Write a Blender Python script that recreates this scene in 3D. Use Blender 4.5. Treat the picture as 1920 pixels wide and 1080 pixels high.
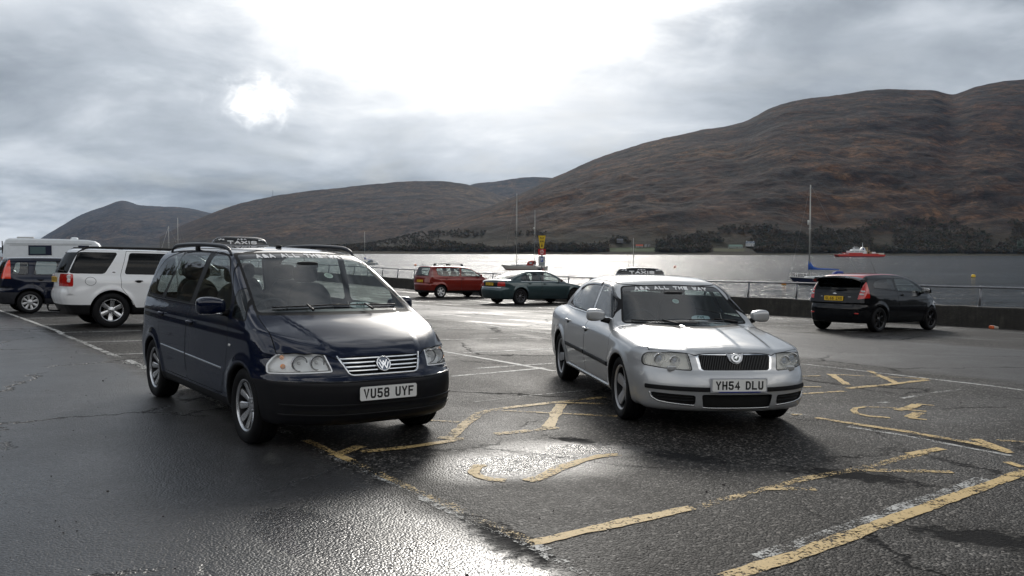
import bpy, bmesh, math, random
import numpy as np
from mathutils import Vector, Matrix, noise as mnoise
for _o in list(bpy.data.objects): bpy.data.objects.remove(_o)
S = bpy.context.scene; COL = S.collection
R_ = math.radians
# ------------------------------------------------------------------ camera
PITCH, ROLL, FPX, CAMH = .0409, .0035, 1680., 1.672
cd = bpy.data.cameras.new('camera'); cam = bpy.data.objects.new('camera', cd); COL.objects.link(cam)
cd.sensor_width = 36.; cd.lens = FPX/1920*36; cd.clip_start = .1; cd.clip_end = 60000
_u0 = Vector((0, math.sin(PITCH), math.cos(PITCH))); _f0 = Vector((0, math.cos(PITCH), -math.sin(PITCH)))
_r = math.cos(ROLL)*Vector((1, 0, 0))+math.sin(ROLL)*_u0; _u = -math.sin(ROLL)*Vector((1, 0, 0))+math.cos(ROLL)*_u0
cam.matrix_world = Matrix(((_r.x, _u.x, -_f0.x, 0), (_r.y, _u.y, -_f0.y, 0), (_r.z, _u.z, -_f0.z, CAMH), (0, 0, 0, 1)))
S.camera = cam
# ------------------------------------------------------------------ exposure
S.view_settings.view_transform = 'Standard'; S.view_settings.look = 'None'
S.view_settings.exposure = .38; S.view_settings.gamma = 1; S.view_settings.use_curve_mapping = False
S.cycles.max_bounces = 8; S.cycles.transparent_max_bounces = 16; S.cycles.sample_clamp_indirect = 6
S.cycles.use_denoising = True
# ------------------------------------------------------------------ sun and sky
SUN_AZ, SUN_EL = .075, R_(25)
sd = bpy.data.lights.new('sun', 'SUN'); sd.energy = 1.0; sd.angle = R_(10); sd.color = (1, .95, .87)
sun = bpy.data.objects.new('sun', sd); COL.objects.link(sun)
_sdv = Vector((math.sin(SUN_AZ)*math.cos(SUN_EL), math.cos(SUN_AZ)*math.cos(SUN_EL), math.sin(SUN_EL)))
sun.rotation_euler = _sdv.to_track_quat('Z', 'Y').to_euler()
W = bpy.data.worlds.new("World"); S.world = W; W.use_nodes = True
class NT:
    """tiny helper for writing node trees"""
    def __init__(s, tree): s.t = tree; s.n = tree.nodes; s.l = tree.links
    def node(s, typ, **kw):
        n = s.n.new(typ)
        for k, v in kw.items(): setattr(n, k, v)
        return n
    def set(s, sock, v):
        if isinstance(v, bpy.types.NodeSocket): s.l.new(v, sock)
        elif v is not None: sock.default_value = v
    def m(s, op, a, b=None, c=None, clamp=False):
        n = s.node('ShaderNodeMath', operation=op, use_clamp=clamp)
        s.set(n.inputs[0], a)
        if b is not None: s.set(n.inputs[1], b)
        if c is not None: s.set(n.inputs[2], c)
        return n.outputs[0]
    def mix(s, f, a, b, blend='MIX'):
        n = s.node('ShaderNodeMix', data_type='RGBA', blend_type=blend)
        s.set(n.inputs[0], f); s.set(n.inputs[6], a if not isinstance(a, tuple) or len(a) == 4 else (*a, 1)); s.set(n.inputs[7], b if not isinstance(b, tuple) or len(b) == 4 else (*b, 1))
        return n.outputs[2]
    def ramp(s, f, stops, interp='LINEAR'):
        n = s.node('ShaderNodeValToRGB'); n.color_ramp.interpolation = interp; e = n.color_ramp.elements
        while len(e) < len(stops): e.new(.5)
        for k, (p, c) in enumerate(stops):
            e[k].position = p; e[k].color = (c, c, c, 1) if isinstance(c, (int, float)) else (*c, 1)
        s.set(n.inputs[0], f); return n.outputs[0]
    def noise(s, vec, scale, detail=3, rough=.5, dist=0, out=0):
        n = s.node('ShaderNodeTexNoise'); s.set(n.inputs['Vector'], vec); s.set(n.inputs['Scale'], scale)
        n.inputs['Detail'].default_value = detail; n.inputs['Roughness'].default_value = rough; n.inputs['Distortion'].default_value = dist
        return n.outputs[out]
    def vor(s, vec, scale, feat='F1', out=0):
        n = s.node('ShaderNodeTexVoronoi', feature=feat); s.set(n.inputs['Vector'], vec); s.set(n.inputs['Scale'], scale)
        return n.outputs[out]
    def vm(s, op, a, b=None):
        n = s.node('ShaderNodeVectorMath', operation=op); s.set(n.inputs[0], a)
        if b is not None: s.set(n.inputs[1], b)
        return n.outputs[0]
    def xyz(s, x, y, z):
        n = s.node('ShaderNodeCombineXYZ'); s.set(n.inputs[0], x); s.set(n.inputs[1], y); s.set(n.inputs[2], z); return n.outputs[0]
    def sep(s, v):
        n = s.node('ShaderNodeSeparateXYZ'); s.set(n.inputs[0], v); return n.outputs
    def blob(s, u, v, cu, cv, ru, rv):
        a = s.m('DIVIDE', s.m('SUBTRACT', u, cu), ru); b = s.m('DIVIDE', s.m('SUBTRACT', v, cv), rv)
        r2 = s.m('ADD', s.m('MULTIPLY', a, a), s.m('MULTIPLY', b, b))
        return s.m('EXPONENT', s.m('MULTIPLY', r2, -1.))
def build_world():
    t = NT(W.node_tree); t.n.clear()
    out = t.node('ShaderNodeOutputWorld'); bg = t.node('ShaderNodeBackground'); t.l.new(bg.outputs[0], out.inputs[0])
    d = t.node('ShaderNodeTexCoord').outputs['Generated']
    sky = t.node('ShaderNodeTexSky', sky_type='NISHITA', sun_disc=False, sun_elevation=SUN_EL, sun_rotation=SUN_AZ)
    x, y, z = t.sep(d)
    az = t.m('ARCTAN2', x, y); el = t.m('ARCSINE', z)
    zc = t.m('MAXIMUM', z, .0)
    # clouds laid out on a flat deck overhead: direction / height
    k = t.m('DIVIDE', 1., t.m('ADD', zc, .20))
    cv = t.xyz(t.m('MULTIPLY', x, k), t.m('MULTIPLY', y, k), 0.)
    n1 = t.noise(cv, .95, 7, .56, .35)
    n2 = t.noise(t.vm('ADD', cv, (7.3, 2.1, 0)), 2.6, 6, .55, .2)
    n3 = t.noise(t.xyz(t.m('MULTIPLY', az, 1.), t.m('MULTIPLY', el, 2.6), 3.1), 5.5, 6, .6, .4)
    # wobble the layout so that edges of bright openings are cloud-shaped
    wu = t.m('ADD', az, t.m('MULTIPLY', t.m('SUBTRACT', n3, .5), .30))
    wv = t.m('ADD', el, t.m('MULTIPLY', t.m('SUBTRACT', n2, .5), .10))
    glow = t.blob(wu, wv, -.09, .335, .225, .125)
    glow2 = t.blob(wu, wv, SUN_AZ-.035, SUN_EL+.01, .175, .135)
    n5 = t.noise(t.xyz(az, el, 1.), 26, 4, .6, .6); n6 = t.noise(t.xyz(az, el, 9.), 26, 4, .6, .6)
    hole = t.blob(t.m('ADD', az, t.m('MULTIPLY', t.m('SUBTRACT', n5, .5), .10)), t.m('ADD', el, t.m('MULTIPLY', t.m('SUBTRACT', n6, .5), .06)), -.275, .158, .026, .015)
    mid = t.blob(wu, wv, -.03, .16, .26, .09)
    left = t.blob(wu, wv, -.56, .27, .14, .06)
    lefts = t.blob(wu, t.m('ADD', el, t.m('MULTIPLY', t.m('SUBTRACT', n3, .5), .06)), -.50, .088, .20, .016)
    leftb = t.blob(wu, wv, -.56, .015, .10, .03)
    lowl = t.blob(wu, wv, -.42, .04, .30, .055)
    rgap = t.blob(wu, wv, .47, .225, .10, .02)
    base = t.ramp(n1, [(.22, .13), (.42, .235), (.58, .39), (.80, .78)])
    base = t.m('MULTIPLY', base, t.m('ADD', .74, t.m('MULTIPLY', n3, .52)))
    lum = base
    for b, g in ((glow, 1.9), (glow2, 6.5), (hole, .75), (mid, .24), (left, .50), (lefts, .26), (leftb, .5), (rgap, .20), (lowl, -.13)):
        lum = t.m('ADD', lum, t.m('MULTIPLY', b, g))
    # away from the sun the overcast is brighter low down and breaks into darker gaps overhead
    back = t.m('MULTIPLY_ADD', y, -1.6, .45, clamp=True); high = t.m('MULTIPLY_ADD', el, 1.9, -.75, clamp=True)
    n4 = t.noise(t.vm('ADD', cv, (1.7, 9.2, 0)), 2.3, 6, .62, .6)
    over = t.m('MULTIPLY', lum, t.ramp(n4, [(.38, .15), (.50, .50), (.60, 2.9)]))
    low = t.m('MULTIPLY', lum, t.m('MULTIPLY_ADD', back, 2.5, 1.))
    lum = t.m('ADD', t.m('MULTIPLY', low, t.m('SUBTRACT', 1., high)), t.m('MULTIPLY', over, high))
    tint = t.mix(t.m('MULTIPLY', t.m('SUBTRACT', lum, .25), 1.1, clamp=True), (.83, .94, 1.08), (1.035, 1.0, .95))
    cl = t.node('ShaderNodeVectorMath', operation='SCALE'); t.l.new(tint, cl.inputs[0]); t.set(cl.inputs['Scale'], lum)
    skys = t.node('ShaderNodeVectorMath', operation='SCALE'); t.l.new(sky.outputs[0], skys.inputs[0]); skys.inputs['Scale'].default_value = .1
    cover = t.m('MULTIPLY', t.ramp(n2, [(.30, .93), (.5, .99)]), 1.)
    c = t.mix(cover, skys.outputs[0], cl.outputs[0])
    t.l.new(c, bg.inputs[0]); bg.inputs[1].default_value = 1.
build_world()
# ------------------------------------------------------------------ ground height (the car park falls away towards the water)
_gy = np.array([-400, -20, 6, 12, 18.7, 23, 30, 38, 44, 52, 60, 90, 400.]); _gs = np.array([0, 0, 0, .012, .085, .185, .36, .545, .62, .655, .66, .66, .66])
def hermite(xs, ys, X):
    xs = np.asarray(xs, float); ys = np.asarray(ys, float); h = np.diff(xs); d = np.diff(ys)/h
    m = np.zeros(len(xs)); m[0] = d[0]; m[-1] = d[-1]
    if len(xs) > 2:
        m[1:-1] = (d[:-1]*h[1:]+d[1:]*h[:-1])/(h[1:]+h[:-1])
    X = np.clip(X, xs[0], xs[-1]); i = np.clip(np.searchsorted(xs, X)-1, 0, len(xs)-2); t = (X-xs[i])/h[i]
    return ((2*t**3-3*t**2+1)*ys[i]+(t**3-2*t**2+t)*h[i]*m[i]+(-2*t**3+3*t**2)*ys[i+1]+(t**3-t**2)*h[i]*m[i+1])
class Sp:
    def __init__(s, pts):
        s.x = np.linspace(pts[0][0], pts[-1][0], 1600); s.y = hermite([p[0] for p in pts], [p[1] for p in pts], s.x)
    def __call__(s, X): return np.interp(X, s.x, s.y)
GX = -.0142
def G(x, y):
    return GX*np.clip(x, -25, 17)-hermite(_gy, _gs, np.asarray(y, float))
def Gs(x, y): return float(G(np.array([x]), np.array([y]))[0])
GA = R_(-54.2); E1 = np.array([math.cos(GA), math.sin(GA)]); E2 = np.array([-math.sin(GA), math.cos(GA)])   # along the bay rows / across them
def gw(a, b): p = E1*a+E2*b; return float(p[0]), float(p[1])
WATER_Z = -2.75
# ------------------------------------------------------------------ generic helpers
def tagd(o, label=None, cat=None, group=None, kind=None):
    if label: o['label'] = label
    if cat: o['category'] = cat
    if group: o['group'] = group
    if kind: o['kind'] = kind
    return o
def thing(name, loc, rot=(0, 0, 0), label=None, cat=None, group=None):
    o = bpy.data.objects.new(name, None); COL.objects.link(o); o.location = loc; o.rotation_euler = rot; o.empty_display_size = .3
    return tagd(o, label, cat, group)
def mesh_obj(name, V, F, mat, parent=None, N=None, smooth=True, mats=None, midx=None):
    me = bpy.data.meshes.new(name)
    V = np.asarray(V, dtype=np.float64)
    if isinstance(F, np.ndarray):
        k = F.shape[1]; nf = len(F)
        me.vertices.add(len(V)); me.vertices.foreach_set('co', V.astype(np.float32).ravel())
        me.loops.add(nf*k); me.loops.foreach_set('vertex_index', F.astype(np.int32).ravel())
        me.polygons.add(nf); me.polygons.foreach_set('loop_start', np.arange(nf, dtype=np.int32)*k)
        me.update(calc_edges=True)
    else:
        me.from_pydata([tuple(v) for v in V], [], F)
    me.validate(verbose=False)
    if smooth: me.polygons.foreach_set('use_smooth', np.ones(len(me.polygons), dtype=bool))
    if N is not None and smooth and len(N) == len(me.vertices): me.normals_split_custom_set_from_vertices([tuple(n) for n in N])
    for mm in (mats or [mat]): me.materials.append(mm)
    if midx is not None and len(midx) == len(me.polygons): me.polygons.foreach_set('material_index', np.asarray(midx, dtype=np.int32))
    me.update()
    o = bpy.data.objects.new(name, me); COL.objects.link(o)
    if parent is not None: o.parent = parent
    return o
class MB:
    """collects shapes that become one mesh"""
    def __init__(s): s.V = []; s.F = []
    def add(s, V, F):
        b = len(s.V); s.V += [tuple(map(float, v)) for v in V]; s.F += [tuple(int(i)+b for i in f) for f in F]; return s
    def box(s, c, size, bev=.0, M=None):
        hx, hy, hz = [q/2 for q in size]; b = min(bev, hx*.9, hy*.9, hz*.9)
        V = []; F = []
        if b <= 0:
            V = [(x, y, z) for x in (-hx, hx) for y in (-hy, hy) for z in (-hz, hz)]
            F = [(0, 1, 3, 2), (4, 6, 7, 5), (0, 4, 5, 1), (2, 3, 7, 6), (0, 2, 6, 4), (1, 5, 7, 3)]
        else:
            bm = bmesh.new(); bmesh.ops.create_cube(bm, size=1.)
            for v in bm.verts: v.co = Vector((v.co.x*2*hx, v.co.y*2*hy, v.co.z*2*hz))
            bmesh.ops.bevel(bm, geom=list(bm.edges), offset=b, segments=2, profile=.5, affect='EDGES')
            bm.verts.index_update(); V = [tuple(v.co) for v in bm.verts]; F = [[v.index for v in f.verts] for f in bm.faces]; bm.free()
        V = [Vector(v) for v in V]
        if M is not None: V = [M @ v for v in V]
        cc = Vector(c)
        return s.add([v+cc for v in V], F)
    def tube(s, pts, r, n=8, cap=True, closed=False):
        pts = [Vector(p) for p in pts]; rr = r if isinstance(r, (list, tuple)) else [r]*len(pts); V = []; F = []; m = len(pts)
        up = None
        for i, p in enumerate(pts):
            a = pts[(i-1) % m] if (i > 0 or closed) else p; b = pts[(i+1) % m] if (i < m-1 or closed) else p
            d = (b-a).normalized()
            if up is None: up = d.orthogonal().normalized()
            up = (up-d*up.dot(d)).normalized(); w = d.cross(up)
            for k in range(n):
                q = 2*math.pi*k/n; V.append(p+(up*math.cos(q)+w*math.sin(q))*rr[i])
        for i in range(m if closed else m-1):
            j = (i+1) % m
            for k in range(n): F.append((i*n+k, i*n+(k+1) % n, j*n+(k+1) % n, j*n+k))
        if cap and not closed: F.append(tuple(range(n))[::-1]); F.append(tuple(range((m-1)*n, m*n)))
        return s.add(V, F)
    def lathe(s, prof, n=32, axis='y', c=(0, 0, 0), closed=False):
        V = []; F = []; m = len(prof)
        for (r, h) in prof:
            for k in range(n):
                q = 2*math.pi*k/n; a, b = r*math.cos(q), r*math.sin(q)
                p = {'y': (a, h, b), 'z': (a, b, h), 'x': (h, a, b)}[axis]; V.append((p[0]+c[0], p[1]+c[1], p[2]+c[2]))
        fl = axis == 'y'
        for i in range(m if closed else m-1):
            j = (i+1) % m
            for k in range(n):
                f = (i*n+k, i*n+(k+1) % n, j*n+(k+1) % n, j*n+k); F.append(f if not fl else f[::-1])
        return s.add(V, F)
    def sell(s, c, rad, e=.5, nu=20, nv=12, M=None, fn=None):
        """rounded block (superellipsoid)"""
        V = []; F = []
        def sp(x, p): return math.copysign(abs(x)**p, x)
        for i in range(nv+1):
            v = -math.pi/2+math.pi*i/nv
            for k in range(nu):
                u = 2*math.pi*k/nu
                q = Vector((rad[0]*sp(math.cos(v), e)*sp(math.cos(u), e), rad[1]*sp(math.cos(v), e)*sp(math.sin(u), e), rad[2]*sp(math.sin(v), e)))
                if fn: q = Vector(fn(q))
                if M is not None: q = M @ q
                V.append(q+Vector(c))
        for i in range(nv):
            for k in range(nu): F.append((i*nu+k, i*nu+(k+1) % nu, (i+1)*nu+(k+1) % nu, (i+1)*nu+k))
        return s.add(V, F)
    def prism(s, poly, M, h):
        """2D polygon extruded by h along local z of M"""
        n = len(poly); V = [M @ Vector((x, y, 0)) for x, y in poly]+[M @ Vector((x, y, h)) for x, y in poly]
        F = [tuple(range(n))[::-1], tuple(range(n, 2*n))]+[(i, (i+1) % n, n+(i+1) % n, n+i) for i in range(n)]
        return s.add(V, F)
    def build(s, name, mat, parent=None, smooth=False, sharp=None, label=None):
        o = mesh_obj(name, s.V, s.F, mat, parent, smooth=smooth or sharp is not None)
        if sharp is not None: o.data.set_sharp_from_angle(angle=R_(sharp))
        if label: o['label'] = label
        return o
_mats = {}
def mat(name, col, rough=.5, metal=0., coat=0., bump=None, var=0., spec=.5, emis=None, trans=0., ior=1.45, vscale=6., alpha=1., crough=.03):
    if name in _mats: return _mats[name]
    m = bpy.data.materials.new(name); m.use_nodes = True; t = NT(m.node_tree); b = t.n['Principled BSDF']
    b.inputs['Base Color'].default_value = (*col, 1); b.inputs['Roughness'].default_value = rough; b.inputs['Metallic'].default_value = metal
    b.inputs['Coat Weight'].default_value = coat; b.inputs['Coat Roughness'].default_value = crough; b.inputs['Specular IOR Level'].default_value = spec
    b.inputs['Transmission Weight'].default_value = trans; b.inputs['IOR'].default_value = ior; b.inputs['Alpha'].default_value = alpha
    if emis: b.inputs['Emission Color'].default_value = (*emis[0], 1); b.inputs['Emission Strength'].default_value = emis[1]
    oc = t.node('ShaderNodeTexCoord').outputs['Object']
    if var > 0:
        n = t.noise(oc, vscale, 5, .6)
        f = t.ramp(n, [(.3, 1-var), (.7, 1+var)])
        c = t.mix(1., (*col, 1), f, 'MULTIPLY'); t.l.new(c, b.inputs['Base Color'])
        t.l.new(t.m('MULTIPLY_ADD', n, .25*var, rough-.12*var), b.inputs['Roughness'])
    if bump:
        bn = t.node('ShaderNodeBump'); bn.inputs['Strength'].default_value = bump[1]; bn.inputs['Distance'].default_value = bump[2] if len(bump) > 2 else .01
        t.l.new(t.noise(oc, bump[0], 4, .6), bn.inputs['Height']); t.l.new(bn.outputs[0], b.inputs['Normal'])
    _mats[name] = m; return m
def glass_mat(name, tint=(.75, .82, .8), refl=1., dirt=.05):
    """thin single pane: clear straight through, mirror by Fresnel"""
    if name in _mats: return _mats[name]
    m = bpy.data.materials.new(name); m.use_nodes = True; t = NT(m.node_tree); t.n.clear()
    out = t.node('ShaderNodeOutputMaterial'); tr = t.node('ShaderNodeBsdfTransparent'); tr.inputs[0].default_value = (*tint, 1)
    gl = t.node('ShaderNodeBsdfGlossy'); gl.inputs['Roughness'].default_value = .02; df = t.node('ShaderNodeBsdfDiffuse'); df.inputs[0].default_value = (.75, .75, .71, 1) if 'lamp' in name else (.2, .21, .22, 1)
    oc = t.node('ShaderNodeTexCoord').outputs['Object']
    ge = t.node('ShaderNodeNewGeometry'); dp = t.node('ShaderNodeVectorMath', operation='DOT_PRODUCT'); t.l.new(ge.outputs['Normal'], dp.inputs[0]); t.l.new(ge.outputs['Incoming'], dp.inputs[1])
    fr = t.m('MULTIPLY_ADD', t.m('POWER', t.m('SUBTRACT', 1., t.m('ABSOLUTE', dp.outputs['Value'])), 5.), .92, .075)
    mx = t.node('ShaderNodeMixShader'); t.l.new(t.m('MULTIPLY', fr, refl, clamp=True), mx.inputs[0]); t.l.new(tr.outputs[0], mx.inputs[1]); t.l.new(gl.outputs[0], mx.inputs[2])
    m2 = t.node('ShaderNodeMixShader'); t.l.new(t.m('MULTIPLY', t.ramp(t.noise(oc, 3.5, 5, .65), [(.35, .7 if 'lamp' in name else .15), (.75, 1.)]), dirt), m2.inputs[0])
    t.l.new(mx.outputs[0], m2.inputs[1]); t.l.new(df.outputs[0], m2.inputs[2]); t.l.new(m2.outputs[0], out.inputs[0])
    _mats[name] = m; return m
def paint(name, col, metal=.5, rough=.35, flake=.25, dirt=.12, coat=1.):
    if name in _mats: return _mats[name]
    m = bpy.data.materials.new(name); m.use_nodes = True; t = NT(m.node_tree); b = t.n['Principled BSDF']
    oc = t.node('ShaderNodeTexCoord').outputs['Object']; x, y, z = t.sep(oc)
    b.inputs['Metallic'].default_value = metal; b.inputs['Coat Weight'].default_value = coat; b.inputs['Specular IOR Level'].default_value = .2 if max(col) > .2 else .06; b.inputs['Coat Roughness'].default_value = .035
    fl = t.noise(oc, 900, 1, .5); c = t.mix(1., (*col, 1), t.ramp(fl, [(.3, 1-flake), (.7, 1+flake)]), 'MULTIPLY')
    # road film: a thin grey-brown dust, thicker low on the body and patchy
    g = t.noise(oc, 2.2, 6, .65); lo = t.m('SUBTRACT', 1., t.m('DIVIDE', z, .75), clamp=True)
    dm = t.m('MULTIPLY', t.m('MULTIPLY_ADD', t.m('MULTIPLY', lo, lo), .55, .012), t.m('MULTIPLY', t.ramp(g, [(.3, .2), (.75, 1.)]), dirt*4), clamp=True)
    c = t.mix(dm, c, (.045, .041, .037, 1)); t.l.new(c, b.inputs['Base Color'])
    t.l.new(t.m('MULTIPLY_ADD', dm, .35, rough), b.inputs['Roughness'])
    t.l.new(t.m('MULTIPLY_ADD', dm, .5, .03), b.inputs['Coat Roughness'])
    bn = t.node('ShaderNodeBump'); bn.inputs['Strength'].default_value = .12; bn.inputs['Distance'].default_value = .002
    t.l.new(t.noise(oc, 5., 3, .5), bn.inputs['Height']); t.l.new(bn.outputs[0], b.inputs['Coat Normal']) if 'Coat Normal' in b.inputs else None
    _mats[name] = m; return m
M_RUB = mat('black rubber', (.008, .008, .009), .62, spec=.2, bump=(120, .2, .002), var=.25)
M_PLA = mat('black plastic trim', (.009, .009, .010), .48, spec=.25, var=.2)
M_GAP = mat('panel gap', (.004, .004, .004), .9)
M_BAR = mat('dark wheel barrel', (.03, .03, .032), .5, metal=.5)
M_CHR = mat('bright chrome', (.78, .79, .8), .09, metal=1., var=.05)
M_SIL = mat('silver alloy', (.55, .56, .58), .26, metal=.85, coat=.3, var=.1)
M_DSIL = mat('dull wheel silver', (.36, .36, .37), .38, metal=.7, var=.2)
M_BLK = mat('gloss black', (.008, .008, .009), .18, coat=.5)
M_FAB = mat('grey seat cloth', (.035, .037, .042), .85, bump=(200, .3, .002), var=.25)
M_INT = mat('interior plastic', (.022, .023, .026), .62, bump=(90, .2, .002), var=.2)
M_PLW = mat('white reflective plate', (.74, .74, .72), .38, var=.05)
M_PLY = mat('yellow reflective plate', (.80, .50, .03), .38, var=.08)
M_INK = mat('black lettering', (.008, .008, .008), .45)
M_WHI = mat('white lettering', (.80, .80, .80), .45)
M_RED = mat('red lamp lens', (.45, .012, .008), .12, coat=1.)
M_CLR = mat('pale lamp insert', (.62, .62, .62), .15, coat=1.)
M_AMB = mat('amber lamp bulb', (.8, .28, .05), .25)
G_SIDE = glass_mat('side window glass', (.60, .66, .65), 1.15, .03)
G_FRONT = glass_mat('windscreen glass', (.84, .90, .88), 1.1, .02)
G_DARK = glass_mat('privacy glass', (.04, .043, .047), .35, .005)
G_LENS = glass_mat('lamp lens', (.96, .97, .97), .9, .17)
G_OLD = glass_mat('hazed lamp lens', (.88, .87, .82), .8, .34)
# ------------------------------------------------------------------ stroke lettering
def _arc(cx, cy, rx, ry, a0, a1, n=7): return [(cx+rx*math.cos(R_(a0+(a1-a0)*i/n)), cy+ry*math.sin(R_(a0+(a1-a0)*i/n))) for i in range(n+1)]
GL = {
 'B': [[(0, 0), (0, 1), (.75, 1), (.95, .85), (.95, .65), (.75, .52), (0, .52)], [(.75, .52), (1, .38), (1, .15), (.8, 0), (0, 0)]], '1': [[(.2, .8), (.55, 1), (.55, 0)]],
 'A': [[(0, 0), (.5, 1), (1, 0)], [(.2, .33), (.8, .33)]], 'C': [[(1, .85), (.8, 1), (.2, 1), (0, .8), (0, .2), (.2, 0), (.8, 0), (1, .15)]],
 'D': [[(0, 0), (0, 1), (.65, 1), (1, .75), (1, .25), (.65, 0), (0, 0)]], 'E': [[(1, 1), (0, 1), (0, 0), (1, 0)], [(0, .52), (.85, .52)]],
 'F': [[(1, 1), (0, 1), (0, 0)], [(0, .52), (.8, .52)]], 'G': [[(1, .85), (.8, 1), (.2, 1), (0, .8), (0, .2), (.2, 0), (.8, 0), (1, .2), (1, .48), (.6, .48)]],
 'H': [[(0, 0), (0, 1)], [(1, 0), (1, 1)], [(0, .5), (1, .5)]], 'I': [[(.5, 0), (.5, 1)]], 'K': [[(0, 0), (0, 1)], [(1, 1), (0, .42)], [(.25, .58), (1, 0)]],
 'L': [[(0, 1), (0, 0), (1, 0)]], 'M': [[(0, 0), (0, 1), (.5, .4), (1, 1), (1, 0)]], 'N': [[(0, 0), (0, 1), (1, 0), (1, 1)]],
 'O': [[(.2, 0), (0, .2), (0, .8), (.2, 1), (.8, 1), (1, .8), (1, .2), (.8, 0), (.2, 0)]], 'P': [[(0, 0), (0, 1), (.75, 1), (1, .85), (1, .6), (.75, .45), (0, .45)]],
 'R': [[(0, 0), (0, 1), (.75, 1), (1, .85), (1, .6), (.75, .45), (0, .45)], [(.5, .45), (1, 0)]],
 'S': [[(1, .86), (.8, 1), (.2, 1), (0, .85), (0, .65), (.2, .52), (.8, .48), (1, .35), (1, .15), (.8, 0), (.2, 0), (0, .14)]],
 'T': [[(0, 1), (1, 1)], [(.5, 1), (.5, 0)]], 'U': [[(0, 1), (0, .2), (.2, 0), (.8, 0), (1, .2), (1, 1)]], 'V': [[(0, 1), (.5, 0), (1, 1)]],
 'W': [[(0, 1), (.25, 0), (.5, .75), (.75, 0), (1, 1)]], 'X': [[(0, 0), (1, 1)], [(0, 1), (1, 0)]], 'Y': [[(0, 1), (.5, .45), (1, 1)], [(.5, .45), (.5, 0)]],
 'Z': [[(0, 1), (1, 1), (0, 0), (1, 0)]], '&': [[(1, 0), (.15, .75), (.3, 1), (.6, 1), (.7, .78), (.05, .3), (.1, .05), (.5, 0), (.95, .4)]],
 '2': [[(0, .8), (.2, 1), (.8, 1), (1, .8), (1, .6), (0, 0), (1, 0)]], '4': [[(.75, 0), (.75, 1), (0, .28), (1, .28)]],
 '5': [[(.95, 1), (.1, 1), (.05, .55), (.75, .58), (1, .42), (1, .15), (.8, 0), (.2, 0), (0, .15)]],
 '6': [[(.9, 1), (.35, .85), (0, .35), (0, .15), (.2, 0), (.8, 0), (1, .15), (1, .38), (.8, .52), (.1, .5)]],
 '8': [[(.2, .52), (.02, .68), (.02, .86), (.2, 1), (.8, 1), (.98, .86), (.98, .68), (.8, .52), (.2, .52), (0, .36), (0, .14), (.2, 0), (.8, 0), (1, .14), (1, .36), (.8, .52)]],
 '0': [[(.2, 0), (0, .2), (0, .8), (.2, 1), (.8, 1), (1, .8), (1, .2), (.8, 0), (.2, 0)]],
 '-': [[(.1, .5), (.9, .5)]]}
def stroke_strip(pts, t):
    """mitred flat ribbon along a polyline -> quads in 2D"""
    n = len(pts); L = []; Rr = []; closed = pts[0] == pts[-1]
    P = [np.array(p, float) for p in pts]
    for i in range(n):
        a = P[i-1] if i > 0 else (P[-2] if closed else None); b = P[i+1] if i < n-1 else (P[1] if closed else None)
        d1 = None if a is None else (P[i]-a)/max(1e-9, np.linalg.norm(P[i]-a)); d2 = None if b is None else (b-P[i])/max(1e-9, np.linalg.norm(b-P[i]))
        if d1 is None: nn = np.array([-d2[1], d2[0]]); k = 1
        elif d2 is None: nn = np.array([-d1[1], d1[0]]); k = 1
        else:
            nn = np.array([-(d1+d2)[1], (d1+d2)[0]]); l = np.linalg.norm(nn); nn = nn/max(l, 1e-6); k = min(1.8, 1/max(.35, abs(nn @ np.array([-d1[1], d1[0]]))))
        L.append(P[i]+nn*t/2*k); Rr.append(P[i]-nn*t/2*k)
    return L, Rr
def text_mesh(txt, cw, ch, t, gap, place, space=.6, lift=.0004, sub=1):
    """txt in boxes cw x ch, stroke t, centred on 0; place(u, v, k) -> 3D point"""
    adv = [(cw*(.3 if c == 'I' else 1) if c != ' ' else cw*space) for c in txt]
    tot = sum(adv)+gap*(len(txt)-1); x = -tot/2; mb = MB()
    for c, a in zip(txt, adv):
        if c != ' ':
            w = a; iw = max(w-t, .0001); ih = ch-t
            for k, st in enumerate(GL[c]):
                pts = [((x+t/2+(px if c != 'I' else .5)*iw), (-ch/2+t/2+py*ih)) for px, py in st]
                q = [pts[0]]
                for a1, b1 in zip(pts, pts[1:]):
                    for s in range(1, sub+1): q.append((a1[0]+(b1[0]-a1[0])*s/sub, a1[1]+(b1[1]-a1[1])*s/sub))
                # square ends reach the box edge
                if q[0] != q[-1]:
                    for e, nb in ((0, 1), (-1, -2)):
                        d = np.array(q[e])-np.array(q[nb]); d = d/np.linalg.norm(d)*t/2; q[e] = (q[e][0]+d[0], q[e][1]+d[1])
                L, Rr = stroke_strip(q, t); V = []
                for l, r in zip(L, Rr): V += [place(l[0], l[1], k*lift), place(r[0], r[1], k*lift)]
                mb.add(V, [(2*i, 2*i+1, 2*i+3, 2*i+2) for i in range(len(L)-1)])
        x += a+gap
    return mb
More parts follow.
